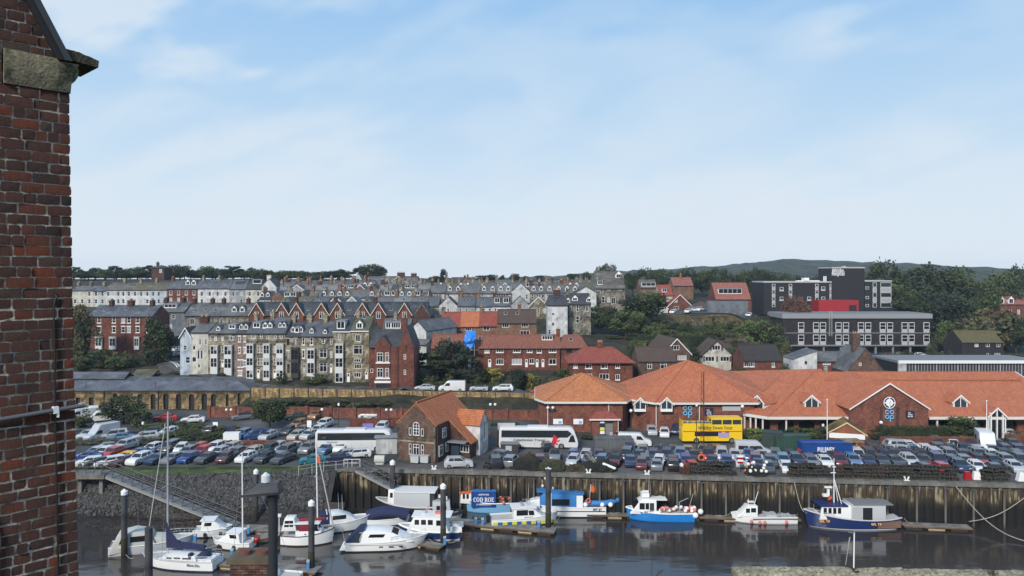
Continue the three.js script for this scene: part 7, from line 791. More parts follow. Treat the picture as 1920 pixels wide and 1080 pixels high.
{const T=boat('tented_cruiser','motor cruiser under a pale weathered canvas tent',[196,342],1044,18,{B:3.2,fb:1.1,rise:0.35,hull:m.gelGrey,boot:m.canvasGrey,cat:'boat',off:2.5}),L=T.L;cabin(T,[[-L/2+0.1,0.3],[0.4,1.0],[-0.2,2.3],[-2.0,2.75],[-L/2+1.0,2.4]],2.9,m.canvasGrey,[[-L/2+1.2,-2.9,1.5,2.2,0.3],[-2.4,-0.7,1.6,2.3,0]],{name:'canvas_tent'});cabin(T,[[0.3,1.0],[3.2,1.2],[1.6,1.6],[0.3,1.8]],2.2,m.canvasGrey,[],{name:'foredeck_cabin'});railing(T,[v3(1.2,1.3,1.4),v3(3,1.4,1),v3(L/2-0.1,1.6,0)],0.6,6);railing(T,[v3(1.2,1.3,-1.4),v3(3,1.4,-1),v3(L/2-0.1,1.6,0)],0.6,6);antenna(T,-1.6,2.7,0.5,2.4);}
for(const[xs,py,lb,s]of[[[362,432],1006,'small white cruiser with rails beside the gangway foot',1],[[392,474],1030,'white cabin cruiser with round windscreen and black fenders',1.1]]){const T=boat('cabin_cruiser',lb,xs,py,s>1?172:8,{B:2.4,fb:0.95,rise:0.3,cat:'boat',off:0.6});cabin(T,[[-1.4,0.9],[1.8,1.0],[0.9,1.5],[0.2,2.1],[-1.2,2.15]],1.8,m.gel,[[-1.0,-0.1,1.5,1.95,0.1]],{front:[[0.95,1.45,0.25,2.05]]});part('roof',bb(-1.5,0.4,2.16,2.26,-1,1),m.gel,T);fenders(T,[[-0.8,0.5],[1.2,0.55]],m.hullBlack,-1.3);fenders(T,[[-0.8,0.5],[1.2,0.55]],m.hullBlack,1.3);railing(T,[v3(1.0,1.1,1.0),v3(2.2,1.25,0.5),v3(2.7,1.3,0)],0.5,4);if(s>1)part('bow_fender',ball(0.42,-3.0,1.0,0.5),m.tail,T);}
{const T=boat('sailing_yacht','slim yacht with blue boom cover behind the brick chimney',[455,540],1092,176,{B:2.6,fb:0.9,rise:0.2,cat:'yacht',L:8,off:0});part('mast',rod(v3(2.6,0.8,0),v3(2.7,14.6,0),0.1,8,0.07),m.gel,T);part('boom_cover',tube([v3(2.5,3.0,0),v3(1.5,2.1,0),v3(-1.2,1.8,0)],0.2,12,8),m.hullBlue,T);part('rigging',[rod(v3(2.7,14.4,0),v3(3.9,1.1,0),0.02,4),rod(v3(2.7,14.4,0),v3(-3.9,1,0),0.02,4)],m.grey,T);cabin(T,[[-1.5,0.8],[2,0.8],[1.4,1.25],[-1.4,1.25]],1.5,m.gel,[],{name:'coachroof'});}
// ---------- pontoons, gangways, piles ----------
m.pontoon=mat([0.30,0.285,0.25],0.9,{map:grainPlain});m.floatY=mat([0.42,0.36,0.22],0.8);
function pontoon(label,a,b,w){const A=GP(a[0],a[1],0.5),B=GP(b[0],b[1],0.5),l=A.distanceTo(B),T=thing('pontoon',label,'pontoon',[(A.x+B.x)/2,0,(A.z+B.z)/2],-Math.atan2(B.z-A.z,B.x-A.x),'floating pontoons'),n=Math.max(2,Math.round(l/2.6));for(let i=0;i<n;i++){const x0=-l/2+l*i/n;part('deck_panel',bb(x0+0.012,x0+l/n-0.012,0.36,0.5,-w/2,w/2),m.pontoon,T);part('float',bb(x0+0.3,x0+l/n-0.5,-0.3,0.358,-w/2+0.1,w/2-0.1),i % 2?m.floatY:m.dark,T);}for(const q of[1,-1])part('edge_fender',bb(-l/2,l/2,0.3,0.48,q>0?w/2+0.003:-w/2-0.12,q>0?w/2+0.12:-w/2-0.003),m.wood,T);return T;}
pontoon('main pontoon reaching towards the patrol launch',[735,966],[1042,993],2.2);pontoon('pontoon linking the shelter boat and the motorsailer',[742,968],[560,990],2.0);pontoon('pontoon below the gangway foot',[442,988],[558,992],2.4);pontoon('finger pontoon between the cabin cruisers and the yacht',[345,1031],[520,1000],1.8);pontoon('finger pontoon ending at the tall pile behind the chimney',[380,1050],[598,1068],2.0);pontoon('finger pontoon between the motor cruiser and cabin boat',[830,1024],[700,1000],1.4);
pontoon('long narrow pontoon lying under the quay wall',[1100,962],[1500,972],1.3);pontoon('low pontoon astern of the navy trawler',[1690,982],[1818,987],1.6);
for(const[x,y]of[[366,1016],[400,1046],[466,1000],[578,1066],[738,966],[834,1020],[892,984],[905,985],[1010,990],[435,1044]]){const p=GP(x,y,0.5),T=thing('power_pedestal','blue service pedestal standing on a pontoon','pedestal',p,0,'blue service pedestals on the pontoons');part('post',bb(-0.16,0.16,0,0.8,-0.16,0.16),mat([0.05,0.22,0.5],0.5),T);part('top',bb(-0.18,0.18,0.802,1.0,-0.18,0.18),m.lightGrey,T);}
function gangway(label,A,B,w){const u=B.clone().sub(A),l=u.length(),T=thing('gangway',label,'gangway',A);T.quaternion.setFromRotationMatrix(new THREE.Matrix4().makeBasis(u.clone().normalize(),v3(0,1,0).addScaledVector(u.clone().normalize(),-u.clone().normalize().y).normalize(),u.clone().normalize().cross(v3(0,1,0)).normalize()));part('deck',bb(0,l,-0.2,0,-w/2,w/2),m.grey,T);const n=Math.round(l/1.6);for(const q of[1,-1]){const z=q*w/2;part('handrail',rod(v3(0,1.25,z),v3(l,1.25,z),0.06),m.darkSteel,T);part('mid_rail',rod(v3(0,0.6,z),v3(l,0.6,z),0.045),m.darkSteel,T);const g=[];for(let i=0;i<=n;i++)g.push(rod(v3(l*i/n,0,z),v3(l*i/n,1.25,z),0.055,5));part('uprights',g,m.darkSteel,T);const h=[];for(let i=0;i<n;i++)h.push(rod(v3(l*i/n,0.02,z),v3(l*(i+1)/n,1.22,z),0.06,5));part('braces',h,m.darkSteel,T);part('side_beam',bb(0,l,-0.42,-0.202,z-0.08,z+0.08),mat([0.24,0.235,0.22],0.8),T);}return T;}
gangway('long trussed steel gangway sloping from the bank to the pontoon',GP(200,886,6.6),GP(446,984,0.6),1.8);gangway('short steep steel gangway leaning against the quay corner',GP(672,879,5.9),GP(742,966,0.7).add(v3(-0.5,3.2,-2.5)),1.2);
one('gangway_landing',[bb(-4.6,0.4,-0.6,0.02,-1.3,1.3),bb(-3.8,-3.3,-5,-0.6,-0.4,0.4),bb(-0.8,-0.3,-5,-0.6,-0.4,0.4)],m.concrete,'concrete landing at the head of the long gangway','landing',GP(199,886,6.58));{const p=GP(199,886,6.6),T=thing('landing_rail','steel guard rail round the gangway landing','railing',p);for(const z of[-1.2,1.2]){part('rail',rod(v3(-4.5,1.1,z),v3(0.2,1.1,z),0.05),m.darkSteel,T);for(let i=0;i<5;i++)part('post',rod(v3(-4.4+i*1.1,0,z),v3(-4.4+i*1.1,1.1,z),0.04,5),m.darkSteel,T);}}
m.pile=mat([0.075,0.075,0.08],0.65,{map:grainPlain});m.pileWeed=mat([0.05,0.05,0.03],0.85,{map:grainGrass});
function pile(px,top,d,r,label,cap=true){const t=Y(top,d),T=thing('mooring_pile',label,'pile',[X(px,d),0,-d],0,'steel mooring piles');part('shaft',cy(r,r,t-2.4-(cap?0.6:0),0,2.4,0,18),m.pile,T);part('weed_band',cy(r+0.015,r+0.01,5.4,0,-3,0,18),m.pileWeed,T);if(cap)part('cap',[cy(r+0.03,r+0.03,0.42,0,t-0.61,0,18),cy(r+0.03,0.05,0.28,0,t-0.19,0,18)],m.gel,T);return T;}
pile(233,918,92,0.36,'white capped pile beside the tented cruiser');pile(279,989,76,0.38,'dark uncapped pile in front of the sailing yacht',false);pile(584,938,87.6,0.36,'white capped pile at the end of the finger pontoon');pile(736,863,108,0.36,'white capped pile beside the short gangway');pile(831,907,95.4,0.36,'white capped pile beside the cabin boat');pile(1028,882,101.5,0.38,'pile carrying gulls beside the blue canopied boat',false);pile(480,880,104.5,0.33,'white capped pile standing in the mud before the rocks');
one('dinghy',(()=>{const h=hullGeo(3.2,1.5,0.5,0.3);return[h.top(),h.deck()];})(),m.gel,'small white dinghy half hidden by the lamp post','boat',[X(527,84),0,-84],2.4);
for(const[a,b]of[[[803,1010],[832,1020]],[[648,1018],[640,985]],[[624,1005],[600,992]],[[524,1005],[505,992]],[[862,1008],[840,1018]],[[410,1052],[440,1052]],[[252,1046],[236,1040]],[[1050,968],[1030,988]],[[918,968],[892,984]],[[1304,956],[1330,966]],[[1372,962],[1340,966]],[[1695,972],[1712,981]]]){const A=GP(a[0],a[1],1.1),B=GP(b[0],b[1],0.55),M=A.clone().lerp(B,0.5);M.y-=0.25;one('mooring_line',tube([A,M,B],0.03,12,5),m.rope,'pale mooring line tying a boat to its pontoon','rope',undefined,undefined,'mooring lines at the pontoons');}
function gull(p,turn,label){const T=thing('gull',label,'gull',p,turn,'gulls on the harbour');const b=new THREE.SphereGeometry(0.12,10,8);b.scale(1.9,0.95,0.9);b.translate(0,0.24,0);const hd=new THREE.SphereGeometry(0.075,8,6);hd.translate(0.19,0.4,0);part('body',[b,hd,rod(v3(0.1,0.28,0),v3(0.19,0.4,0),0.06,6,0.05)],m.gel,T);part('wing',[0.1,-0.1].map((z)=>{const g=new THREE.SphereGeometry(0.1,8,6);g.scale(2,0.6,0.35);g.translate(-0.06,0.27,z);return g;}),m.gelGrey,T);part('beak',rod(v3(0.25,0.39,0),v3(0.33,0.37,0),0.015,4,0.004),m.orange,T);part('leg',[rod(v3(0,0,0.04),v3(0,0.16,0.04),0.01,4),rod(v3(0,0,-0.04),v3(0,0.16,-0.04),0.01,4)],m.orange,T);}
{const t=Y(882,101.5);gull([X(1028,101.5)-0.18,t,-101.5],0.4,'white gull perched on the dark mooring pile');gull([X(1028,101.5)+0.2,t,-101.4],2.8,'white gull perched on the dark mooring pile');}
// ---------- quay furniture ----------
for(const s of[13.5,36.2,44.6,80.4]){const T=thing('mooring_bollard','white painted double mooring bollard on the quay edge','bollard',onQuay(s,-0.4,6.02),QT,'white bollards on the quay edge');T.scale.setScalar(0.75);part('base',bb(-0.5,0.5,0,0.1,-0.25,0.25),m.white,T);for(const q of[1,-1])part('horn',rod(v3(q*0.15,0.1,0),v3(q*0.42,0.75,0),0.13,8,0.17),m.white,T);}
R=rng(66);
const potGeo=memo('pot1',()=>{const g=[],r=0.024,W=0.46,D=0.3,arc=(x)=>{const p=[];for(let i=0;i<=6;i++){const a=Math.PI*i/6;p.push(v3(x,0.12+Math.sin(a)*0.3,Math.cos(a)*D));}return p;};for(const x of[-W,0,W]){const p=arc(x);for(let i=0;i<6;i++)g.push(rod(p[i],p[i+1],r,4));g.push(rod(v3(x,0.02,-D),v3(x,0.02,D),r,4),rod(v3(x,0.02,D),p[0],r,4),rod(v3(x,0.02,-D),p[6],r,4));}for(const[y,z]of[[0.02,D],[0.02,-D],[0.12,D],[0.12,-D],[0.42,0]])g.push(rod(v3(-W,y,z),v3(W,y,z),r,4));return ready(join(g));});
const netGeo=memo('pot2',()=>{const p=[];for(let i=0;i<=8;i++){const a=Math.PI*i/8;p.push([Math.cos(a)*0.27,0.12+Math.sin(a)*0.27]);}p.push([-0.27,0.03],[0.27,0.03]);const g=ext(p.slice(0,9).concat([[-0.27,0.03],[0.27,0.03]]),0.84);g.translate(0,0,-0.42);g.rotateY(Math.PI/2);return ready(join(g));});
m.netBlack=mat([0.06,0.055,0.048],0.95,{map:grainGrass,bumpMap:bumpRough,bumpScale:0.06});m.netBrown=mat([0.24,0.18,0.12],0.95,{map:grainGrass});m.netRed=mat([0.36,0.12,0.08],0.95,{map:grainGrass});m.netGreen=mat([0.15,0.16,0.10],0.95,{map:grainGrass});m.potFrame=mat([0.075,0.07,0.06],0.8);
function pots(s0,s1,out,layers,mats,where){for(let k=0;k<layers;k++)for(let s=s0+(k % 2)*0.2;s<s1-k*0.25;s+=1.08+rr(0,0.2))for(let w=0;w<(k<layers-1?2:1);w++){if(k>1&&R()<0.28)continue;const mt=pick(mats),T=thing('lobster_pot',`${mt === m.netRed ? 'rusty red' : mt === m.netBrown ? 'brown' : mt === m.netGreen ? 'green' : 'black'} netted lobster pot stacked ${where}`,'lobster pot',onQuay(s+rr(-0.12,0.12),-out-w*0.75+rr(-0.1,0.1),6.01+k*0.5),QT+rr(-0.5,0.5),'lobster pots stacked on the quay');T.scale.setScalar(1.22);T.rotation.z=rr(-0.12,0.12);part('frame',potGeo,m.potFrame,T);part('netting',netGeo,mt,T);}}
pots(51.2,57.4,1.0,4,[m.netBlack,m.netBrown,m.netBlack],'beside the life ring');pots(65.2,70.4,1.2,4,[m.netBlack,m.netBrown,m.netGreen],'behind the trawler mast');pots(71.4,78.0,1.2,4,[m.netRed,m.netRed,m.netBrown],'in the rusty rank');pots(78.6,88.0,1.2,4,[m.netBlack,m.netBrown,m.netBlack],'in the longest black rank');pots(91.4,94.8,1.2,4,[m.netBlack,m.netGreen],'beside the white tub');pots(21.2,23.4,1.4,2,[m.netBlack],'opposite the brick house');
function heap(s,out,w,h,d,mt,label,seed){const g=new THREE.SphereGeometry(1,64,30,0,6.283,0,Math.PI/2),p=g.attributes.position;for(let i=0;i<p.count;i++){const x=p.getX(i),y=p.getY(i),z=p.getZ(i),n=fbm(x*2.6+seed,z*2.6+y*2.1+seed,6);p.setXYZ(i,x*w*(0.45+n*1.1),y*h*(0.2+n*1.6),z*d*(0.45+n*1.1));}g.computeVertexNormals();return one('net_heap',g,mt,label,'net heap',onQuay(s,-out,6.0),QT);}
heap(27.5,2.2,2.8,1.5,1.5,m.netBlack,'tall black heap of fishing net opposite the coach',3);heap(31.0,1.8,2.2,1.1,1.2,m.netGreen,'low greenish net heap beside the black nets',8);heap(37.4,2.2,2.8,1.2,1.4,m.netBlack,'black net heap stuck with pale poles',14);heap(34.3,1.6,1.6,0.7,1.0,m.netBrown,'flat brown net heap beside the bollard',21);heap(60.2,1.6,1.5,1.1,1.2,m.netBlack,'black net heap among white floats',30);heap(50.2,1.8,1.0,1.2,1.1,m.netRed,'rusty brown net heap before the red car',37);heap(99.5,1.6,3,1.2,1.3,m.netBlack,'long dark net heap at the wall end',44);
for(let i=0;i<9;i++){const a=onQuay(37.4+rr(-1.2,1.2),-2.2,6.6),b=a.clone().add(v3(rr(-1.8,-0.4),rr(1.0,1.9),rr(-0.3,0.3)));one('pole',rod(a,b,0.04,5),m.rope,'pale stick leaning out of the black net heap','pole',undefined,undefined,'pale sticks in the net heap');}
one('upturned_punt',(()=>{const g=new THREE.CapsuleGeometry(0.2,1.7,4,10);g.rotateZ(1.2);return g;})(),m.gel,'long white float lying across the nets','float',onQuay(39.2,-1.1,6.9),QT);
for(let i=0;i<22;i++){const g=memo('flt',()=>ready(join(ball(0.24,0,0,0)))),w=i % 3;one('float',g,i % 9===5?m.orange:i % 7===3?m.floatY:m.white,i % 9===5?'orange fishing float in the net heap':i % 7===3?'yellow fishing float in the net heap':'white fishing float in the net heap','float',onQuay(58.6+rr(0,3.2),-0.9-rr(0,1.6),6.2+rr(0,1.6)),0,'fishing floats on the quay');}
{const T=thing('life_ring_stand','orange life ring on a post beside the pots','life ring',onQuay(52.6,-2.6,6),QT);part('post',cy(0.06,0.06,2.4,0,0,0,6),m.dark,T);part('ring',new THREE.TorusGeometry(0.42,0.12,8,18).translate(0,2.1,0.16),m.orange,T);}
{const T=thing('hazard_board','red and white striped hazard board above the pots','sign',onQuay(58.2,-2.8,6),QT);part('post',cy(0.05,0.05,2.2,0,0,0,6),m.dark,T);for(let i=0;i<4;i++)part('stripe',bb(-0.4,0.4,1.3+i*0.3,1.58+i*0.3,0.06,0.1),i % 2?m.white:m.tail,T);}
one('plastic_barrier',[slab([[-0.55,0,0.3],[0.55,0,0.3],[0.35,1.1,0.15],[-0.35,1.1,0.15]],0.5,[0,0,-1])],m.tail,'red plastic barrier beside the white barrier','barrier',onQuay(89.2,-1.8,6),QT);one('plastic_barrier',[slab([[-0.55,0,0.3],[0.55,0,0.3],[0.35,1.1,0.15],[-0.35,1.1,0.15]],0.5,[0,0,-1])],m.gel,'white plastic barrier beside the red barrier','barrier',onQuay(90.5,-2.0,6),QT);one('plastic_tub',[slab([[-0.7,0,0.4],[0.5,0,0.4],[0.4,1.1,0.25],[-0.3,1.3,0.25]],0.8,[0,0,-1])],m.gel,'white rounded tub beside the black pots','tub',onQuay(96.4,-1.8,6),QT);
for(const[a,b,sag]of[[onQuay(86.6,0.3,5.6),v3(X(1935,96),0.3,-96),1.6],[onQuay(65.0,0.3,5.6),GP(1513,962,1.9),1.2],[onQuay(96,0.3,4.6),onQuay(88,1.0,1.0),0.8]]){const p=[];for(let i=0;i<=10;i++){const t=i/10,v=a.clone().lerp(b,t);v.y-=Math.sin(Math.PI*t)*sag;p.push(v);}one('mooring_rope',tube(p,0.055,30,5),m.rope,sag>1.4?'long slack mooring rope sweeping off the quay wall':sag>1?'mooring rope from the quay to the trawler bow':'short rope hanging against the quay wall','rope');}
for(const[px,i]of[[779,0],[797,1]]){const T=thing('waste_bin','grey wheeled waste bin under the brick house window','bin',GP(px,868.5,6.003),0.1-0.36,'grey waste bins under the brick house window');part('body',slab([[-0.6,0.15,0.45],[0.6,0.15,0.45],[0.68,1.1,0.5],[-0.68,1.1,0.5]],0.95,[0,0,-1]),m.gelGrey,T);part('lid',bb(-0.72,0.72,1.102,1.25,-0.5,0.55),m.lightGrey,T);for(const q of[-0.5,0.5])part('wheel',cy(0.1,0.1,0.14,q,0,0.2,8),m.tyre,T);}
one('traffic_cone',[cy(0.2,0.03,0.75,0,0.05,0,12),bx(0.5,0.06,0.5,0,0.03,0)],m.orange,'traffic cone beside the silver car','cone',GP(836,869,6.003));
{const T=thing('quay_railing','grey post and rail fence along the bank edge','railing');let q=null;for(const[px,py]of[[560,888],[585,884],[607,881],[630,879],[652,877]]){const p=GP(px,py,6);part('post',rod(p.clone().setY(5.7),p.clone().setY(7.15),0.05,6),m.lightGrey,T);if(q)for(const y of[7.1,6.6])part('rail',rod(q.clone().setY(y),p.clone().setY(y),0.03,5),m.lightGrey,T);q=p;}}
{const T=thing('pump_frame','cream tubular frame beside the short gangway head','frame',GP(660,875,6.003));part('frame',[rod(v3(-1.2,0,0),v3(-1.2,1.1,0),0.06),rod(v3(1.2,0,0),v3(1.2,1.1,0),0.06),rod(v3(-1.2,1.1,0),v3(1.2,1.1,0),0.06),rod(v3(-1.2,0.55,0),v3(1.2,0.55,0),0.05),rod(v3(0,0,0),v3(0,1.1,0),0.05)],m.cream2,T);}
one('water_tank',[(()=>{const g=new THREE.CylinderGeometry(0.62,0.62,1.5,18);g.rotateZ(Math.PI/2);g.translate(0,0.7,0);return g;})(),bb(-0.6,0.6,0,0.25,-0.4,0.4)],m.canvasGrey,'pale cylindrical tank lying beside the brick house','tank',GP(712,870,6.003));
m.globe=mat([0.72,0.71,0.68],0.4);
function lamp(px,top,base,kind,lv=6){const p=GP(px,base,lv),h=Y(top,-p.z)-lv,T=thing('street_lamp',kind==='twin'?'dark lamp post with twin white globes':kind==='globe'?'dark lamp post with single white globe':kind==='flag'?'tall bare white flagpole by the supermarket':'slim dark lamp post in the car park',kind==='flag'?'flagpole':'lamp post',p,0,kind==='flag'?'white flagpoles':'car park lamp posts');part('post',rod(v3(0,0,0),v3(0,h-0.2,0),kind==='flag'?0.09:0.07,8,0.05),kind==='flag'?m.gel:m.dark,T);if(kind==='twin'){part('arm',rod(v3(-0.45,h-0.5,0),v3(0.45,h-0.5,0),0.04),m.dark,T);for(const q of[-0.45,0.45])part('globe',ball(0.27,q,h-0.25,0),m.globe,T);}else if(kind==='globe')part('globe',ball(0.3,0,h-0.2,0),m.globe,T);else if(kind==='head')part('lamp_head',[bx(0.3,0.4,0.3,0,h-0.1,0)],m.globe,T);else part('finial',ball(0.12,0,h-0.15,0),m.gel,T);}
for(const a of[[268,792,846,'head'],[635,757,832,'head'],[429,766,790,'twin'],[604,766,789,'globe'],[729,766,800,'twin'],[924,756,800,'twin'],[1032,762,812,'twin'],[1183,768,816,'globe'],[1392,760,818,'globe'],[1306,758,846,'head'],[1551,748,842,'flag'],[1850,750,838,'flag'],[582,798,846,'head'],[316,838,878,'head'],[1543,796,830,'head'],[1652,790,826,'globe']])lamp(...a);
{const p=GP(1318,846,6),h=Y(697,-p.z)-6,T=thing('lattice_mast','tall slender lattice mast behind the quay cars','mast',p);const w=0.28;for(const[a,b]of[[-1,-1],[1,-1],[0,1]])part('leg',rod(v3(a*w,0,b*w),v3(a*w*0.8,h,b*w*0.8),0.04,5),m.brickDark,T);const g=[];for(let i=0;i<26;i++){const y=h*i/26,y2=h*(i+1)/26,s=i % 2?1:-1;g.push(rod(v3(-s*w,y,-w),v3(s*w,y2,-w),0.022,4),rod(v3(s*w,y,-w),v3(0,y2,w),0.022,4));}part('lattice',g,m.brickDark,T);}
{
const wl=(a,b,py0,py1,h,label)=>{const A=GP(a,py0,6),B=GP(b,py1,6),l=A.distanceTo(B),T=thing('low_wall',label,'wall',[(A.x+B.x)/2,6,(A.z+B.z)/2],-Math.atan2(B.z-A.z,B.x-A.x));part('brickwork',bb(-l/2,l/2,-0.2,h,-0.2,0.2),m.brickRed,T);part('coping',bb(-l/2,l/2,h+0.002,h+0.1,-0.24,0.24),m.brickCoop,T);};
wl(446,592,837,836,0.9,'low brick wall between the parking rows');wl(1650,1825,838,838,1.6,'low brick wall below the supermarket hedge');wl(1885,1960,828,828,1.1,'low brick wall by the glass entrance');wl(655,756,802,798,1.5,'stepped brick wall behind the plain coach');}
for(const[px,py,w,h,c,lb]of[[183,800,0.9,0.9,m.sign,'small white square sign in the bushes'],[404,798,0.9,0.9,m.sign,'small white sign above the planted bed'],[433,812,1.6,1.3,m.navy,'blue and white information board by the trailer'],[690,803,1.9,1.1,mat([0.2,0.18,0.5],0.6),'purple notice board on the stepped wall'],[580,798,0.8,1.2,m.sign,'white parking sign on a post'],[1460,800,0.6,0.6,mat([0.5,0.32,0.03],0.6),'small yellow sign before the arcade']]){const p=GP(px,py+14,6),T=thing('sign_board',lb,'sign',p);part('post',cy(0.05,0.05,1.4,0,0,0,6),m.lightGrey,T);part('panel',bb(-w/2,w/2,1.1,1.1+h,0.051,0.1),c,T);}
// ---------- people ----------
function person(p,turn,shirt,trousers,label){
const T=thing('person',label,'person',p,turn),mk=(bones,lo,hi,nx)=>{const mc=new MarchingCubes(nx,m.white,false,false,60000),s=Math.max(hi[0]-lo[0],hi[1]-lo[1],hi[2]-lo[2])/2,c=lo.map((v,i)=>(v+hi[i])/2),n=mc.size;mc.isolation=0;for(let k=0;k<n;k++)for(let j=0;j<n;j++)for(let i=0;i<n;i++){const q=v3(c[0]+(i/n*2-1)*s,c[1]+(j/n*2-1)*s,c[2]+(k/n*2-1)*s);let acc=0;for(const[a,b,ra,rb]of bones){const ab=b.clone().sub(a),t=Math.max(0,Math.min(1,q.clone().sub(a).dot(ab)/(ab.lengthSq()+1e-9))),d=q.distanceTo(a.clone().addScaledVector(ab,t))-(ra+(rb-ra)*t);acc+=Math.exp(-d*40);}mc.field[i+j*n+k*n*n]=Math.log(acc+1e-9)/40;}mc.update();const g=new THREE.BufferGeometry(),pa=Array.from(mc.positionArray.slice(0,mc.count*3)).map((v,i)=>c[i % 3]+v*s);g.setAttribute('position',new THREE.Float32BufferAttribute(pa,3));g.setAttribute('normal',new THREE.Float32BufferAttribute(Array.from(mc.normalArray.slice(0,mc.count*3)),3));return g;};
const B=v3,body=memo('personBody',()=>ready(join(mk([[B(0,1.05,0),B(0,1.38,0),0.15,0.17],[B(0,0.95,0),B(0,1.05,0),0.15,0.15],[B(-0.09,0.92,0),B(-0.11,0.5,0.02),0.09,0.065],[B(-0.11,0.5,0.02),B(-0.12,0.08,-0.05),0.065,0.045],[B(0.09,0.92,0),B(0.11,0.5,0.1),0.09,0.065],[B(0.11,0.5,0.1),B(0.12,0.08,0.06),0.065,0.045],[B(-0.12,0.06,-0.06),B(-0.13,0.05,0.1),0.05,0.04],[B(0.12,0.06,0.05),B(0.13,0.05,0.21),0.05,0.04],[B(-0.2,1.4,0),B(-0.26,1.12,-0.04),0.06,0.05],[B(-0.26,1.12,-0.04),B(-0.25,0.88,0.08),0.045,0.035],[B(0.2,1.4,0),B(0.26,1.12,-0.02),0.06,0.05],[B(0.26,1.12,-0.02),B(0.24,0.88,0.1),0.045,0.035],[B(-0.25,0.88,0.08),B(-0.25,0.76,0.1),0.035,0.02],[B(0.24,0.88,0.1),B(0.24,0.76,0.12),0.035,0.02],[B(0,1.45,0),B(0,1.55,0.02),0.06,0.06],[B(0,1.62,0.03),B(0,1.69,0.01),0.09,0.1]],[-0.9,0,-0.9],[0.9,1.8,0.9],64))));
const skin=mat([0.42,0.24,0.17],0.7);part('body',body,skin,T);const shirtG=memo('personShirt',()=>ready(join(mk([[B(0,1.02,0),B(0,1.38,0),0.165,0.185],[B(-0.2,1.4,0),B(-0.26,1.12,-0.04),0.075,0.065],[B(0.2,1.4,0),B(0.26,1.12,-0.02),0.075,0.065]],[-0.45,0.8,-0.45],[0.45,1.7,0.45],40)))),trG=memo('personTr',()=>ready(join(mk([[B(0,0.93,0),B(0,1.02,0),0.165,0.165],[B(-0.09,0.92,0),B(-0.11,0.5,0.02),0.105,0.08],[B(-0.11,0.5,0.02),B(-0.12,0.12,-0.05),0.08,0.065],[B(0.09,0.92,0),B(0.11,0.5,0.1),0.105,0.08],[B(0.11,0.5,0.1),B(0.12,0.12,0.06),0.08,0.065]],[-0.6,0,-0.6],[0.6,1.2,0.6],44)))),hair=memo('personHair',()=>ready(join(mk([[B(0,1.7,-0.02),B(0,1.72,0.0),0.1,0.105]],[-0.2,1.5,-0.2],[0.2,1.9,0.2],24))));part('shirt',shirtG,shirt,T);part('trousers',trG,trousers,T);part('hair',hair,m.dark,T);
}
person(GP(1278,888,6.003),2.4,mat([0.62,0.62,0.66],0.8),m.dark,'person in pale shirt and dark trousers walking beside the red car');person(GP(484,855,6.003),1.2,mat([0.55,0.02,0.04],0.8),mat([0.45,0.05,0.06],0.8),'person in a red jacket standing between parked cars');person(GP(1156,826,6.003),0.4,m.black,m.black,'person in black standing by the porch');person(GP(1146,827,6.003),-0.4,mat([0.35,0.35,0.36],0.8),m.grey,'person in grey standing by the porch');
{const d=181.6,T=thing('roof_tarpaulin','bright blue tarpaulin draped over the terrace roof','tarpaulin',[0,0,0]);const g=new THREE.PlaneGeometry(2.8,4.6,14,20),p=g.attributes.position;for(let i=0;i<p.count;i++){const y=p.getY(i),x=p.getX(i)*(0.72+0.28*Math.cos(y*0.75-0.4));p.setX(i,x+y*0.12);p.setZ(i,0.9*Math.cos(x*0.9)+(fbm(x*1.5+9,y*1.2+9,3)-0.5)*1.5+(y>0.4?-(y-0.4)*1.0:0));}g.computeVertexNormals();g.translate(X(881,d),Y(640,d)+0.2,-d+0.2);part('sheet',g,new THREE.MeshStandardMaterial({color:L3([0.03,0.20,0.62]),roughness:0.4,side:THREE.DoubleSide}),T);const S=thing('scaffold','pale scaffold poles in front of the brick terrace','scaffold',[0,0,0]);for(const px of[872,881,890])part('pole',rod(v3(X(px,d),Y(694,d)-2,-d+1.1),v3(X(px,d),Y(646,d),-d+1.1),0.06,6),m.lightGrey,S);for(const py of[656,672])part('board',bb(X(864,d),X(898,d),Y(py,d),Y(py,d)+0.12,-d+0.4,-d+1.3),m.timber,S);}
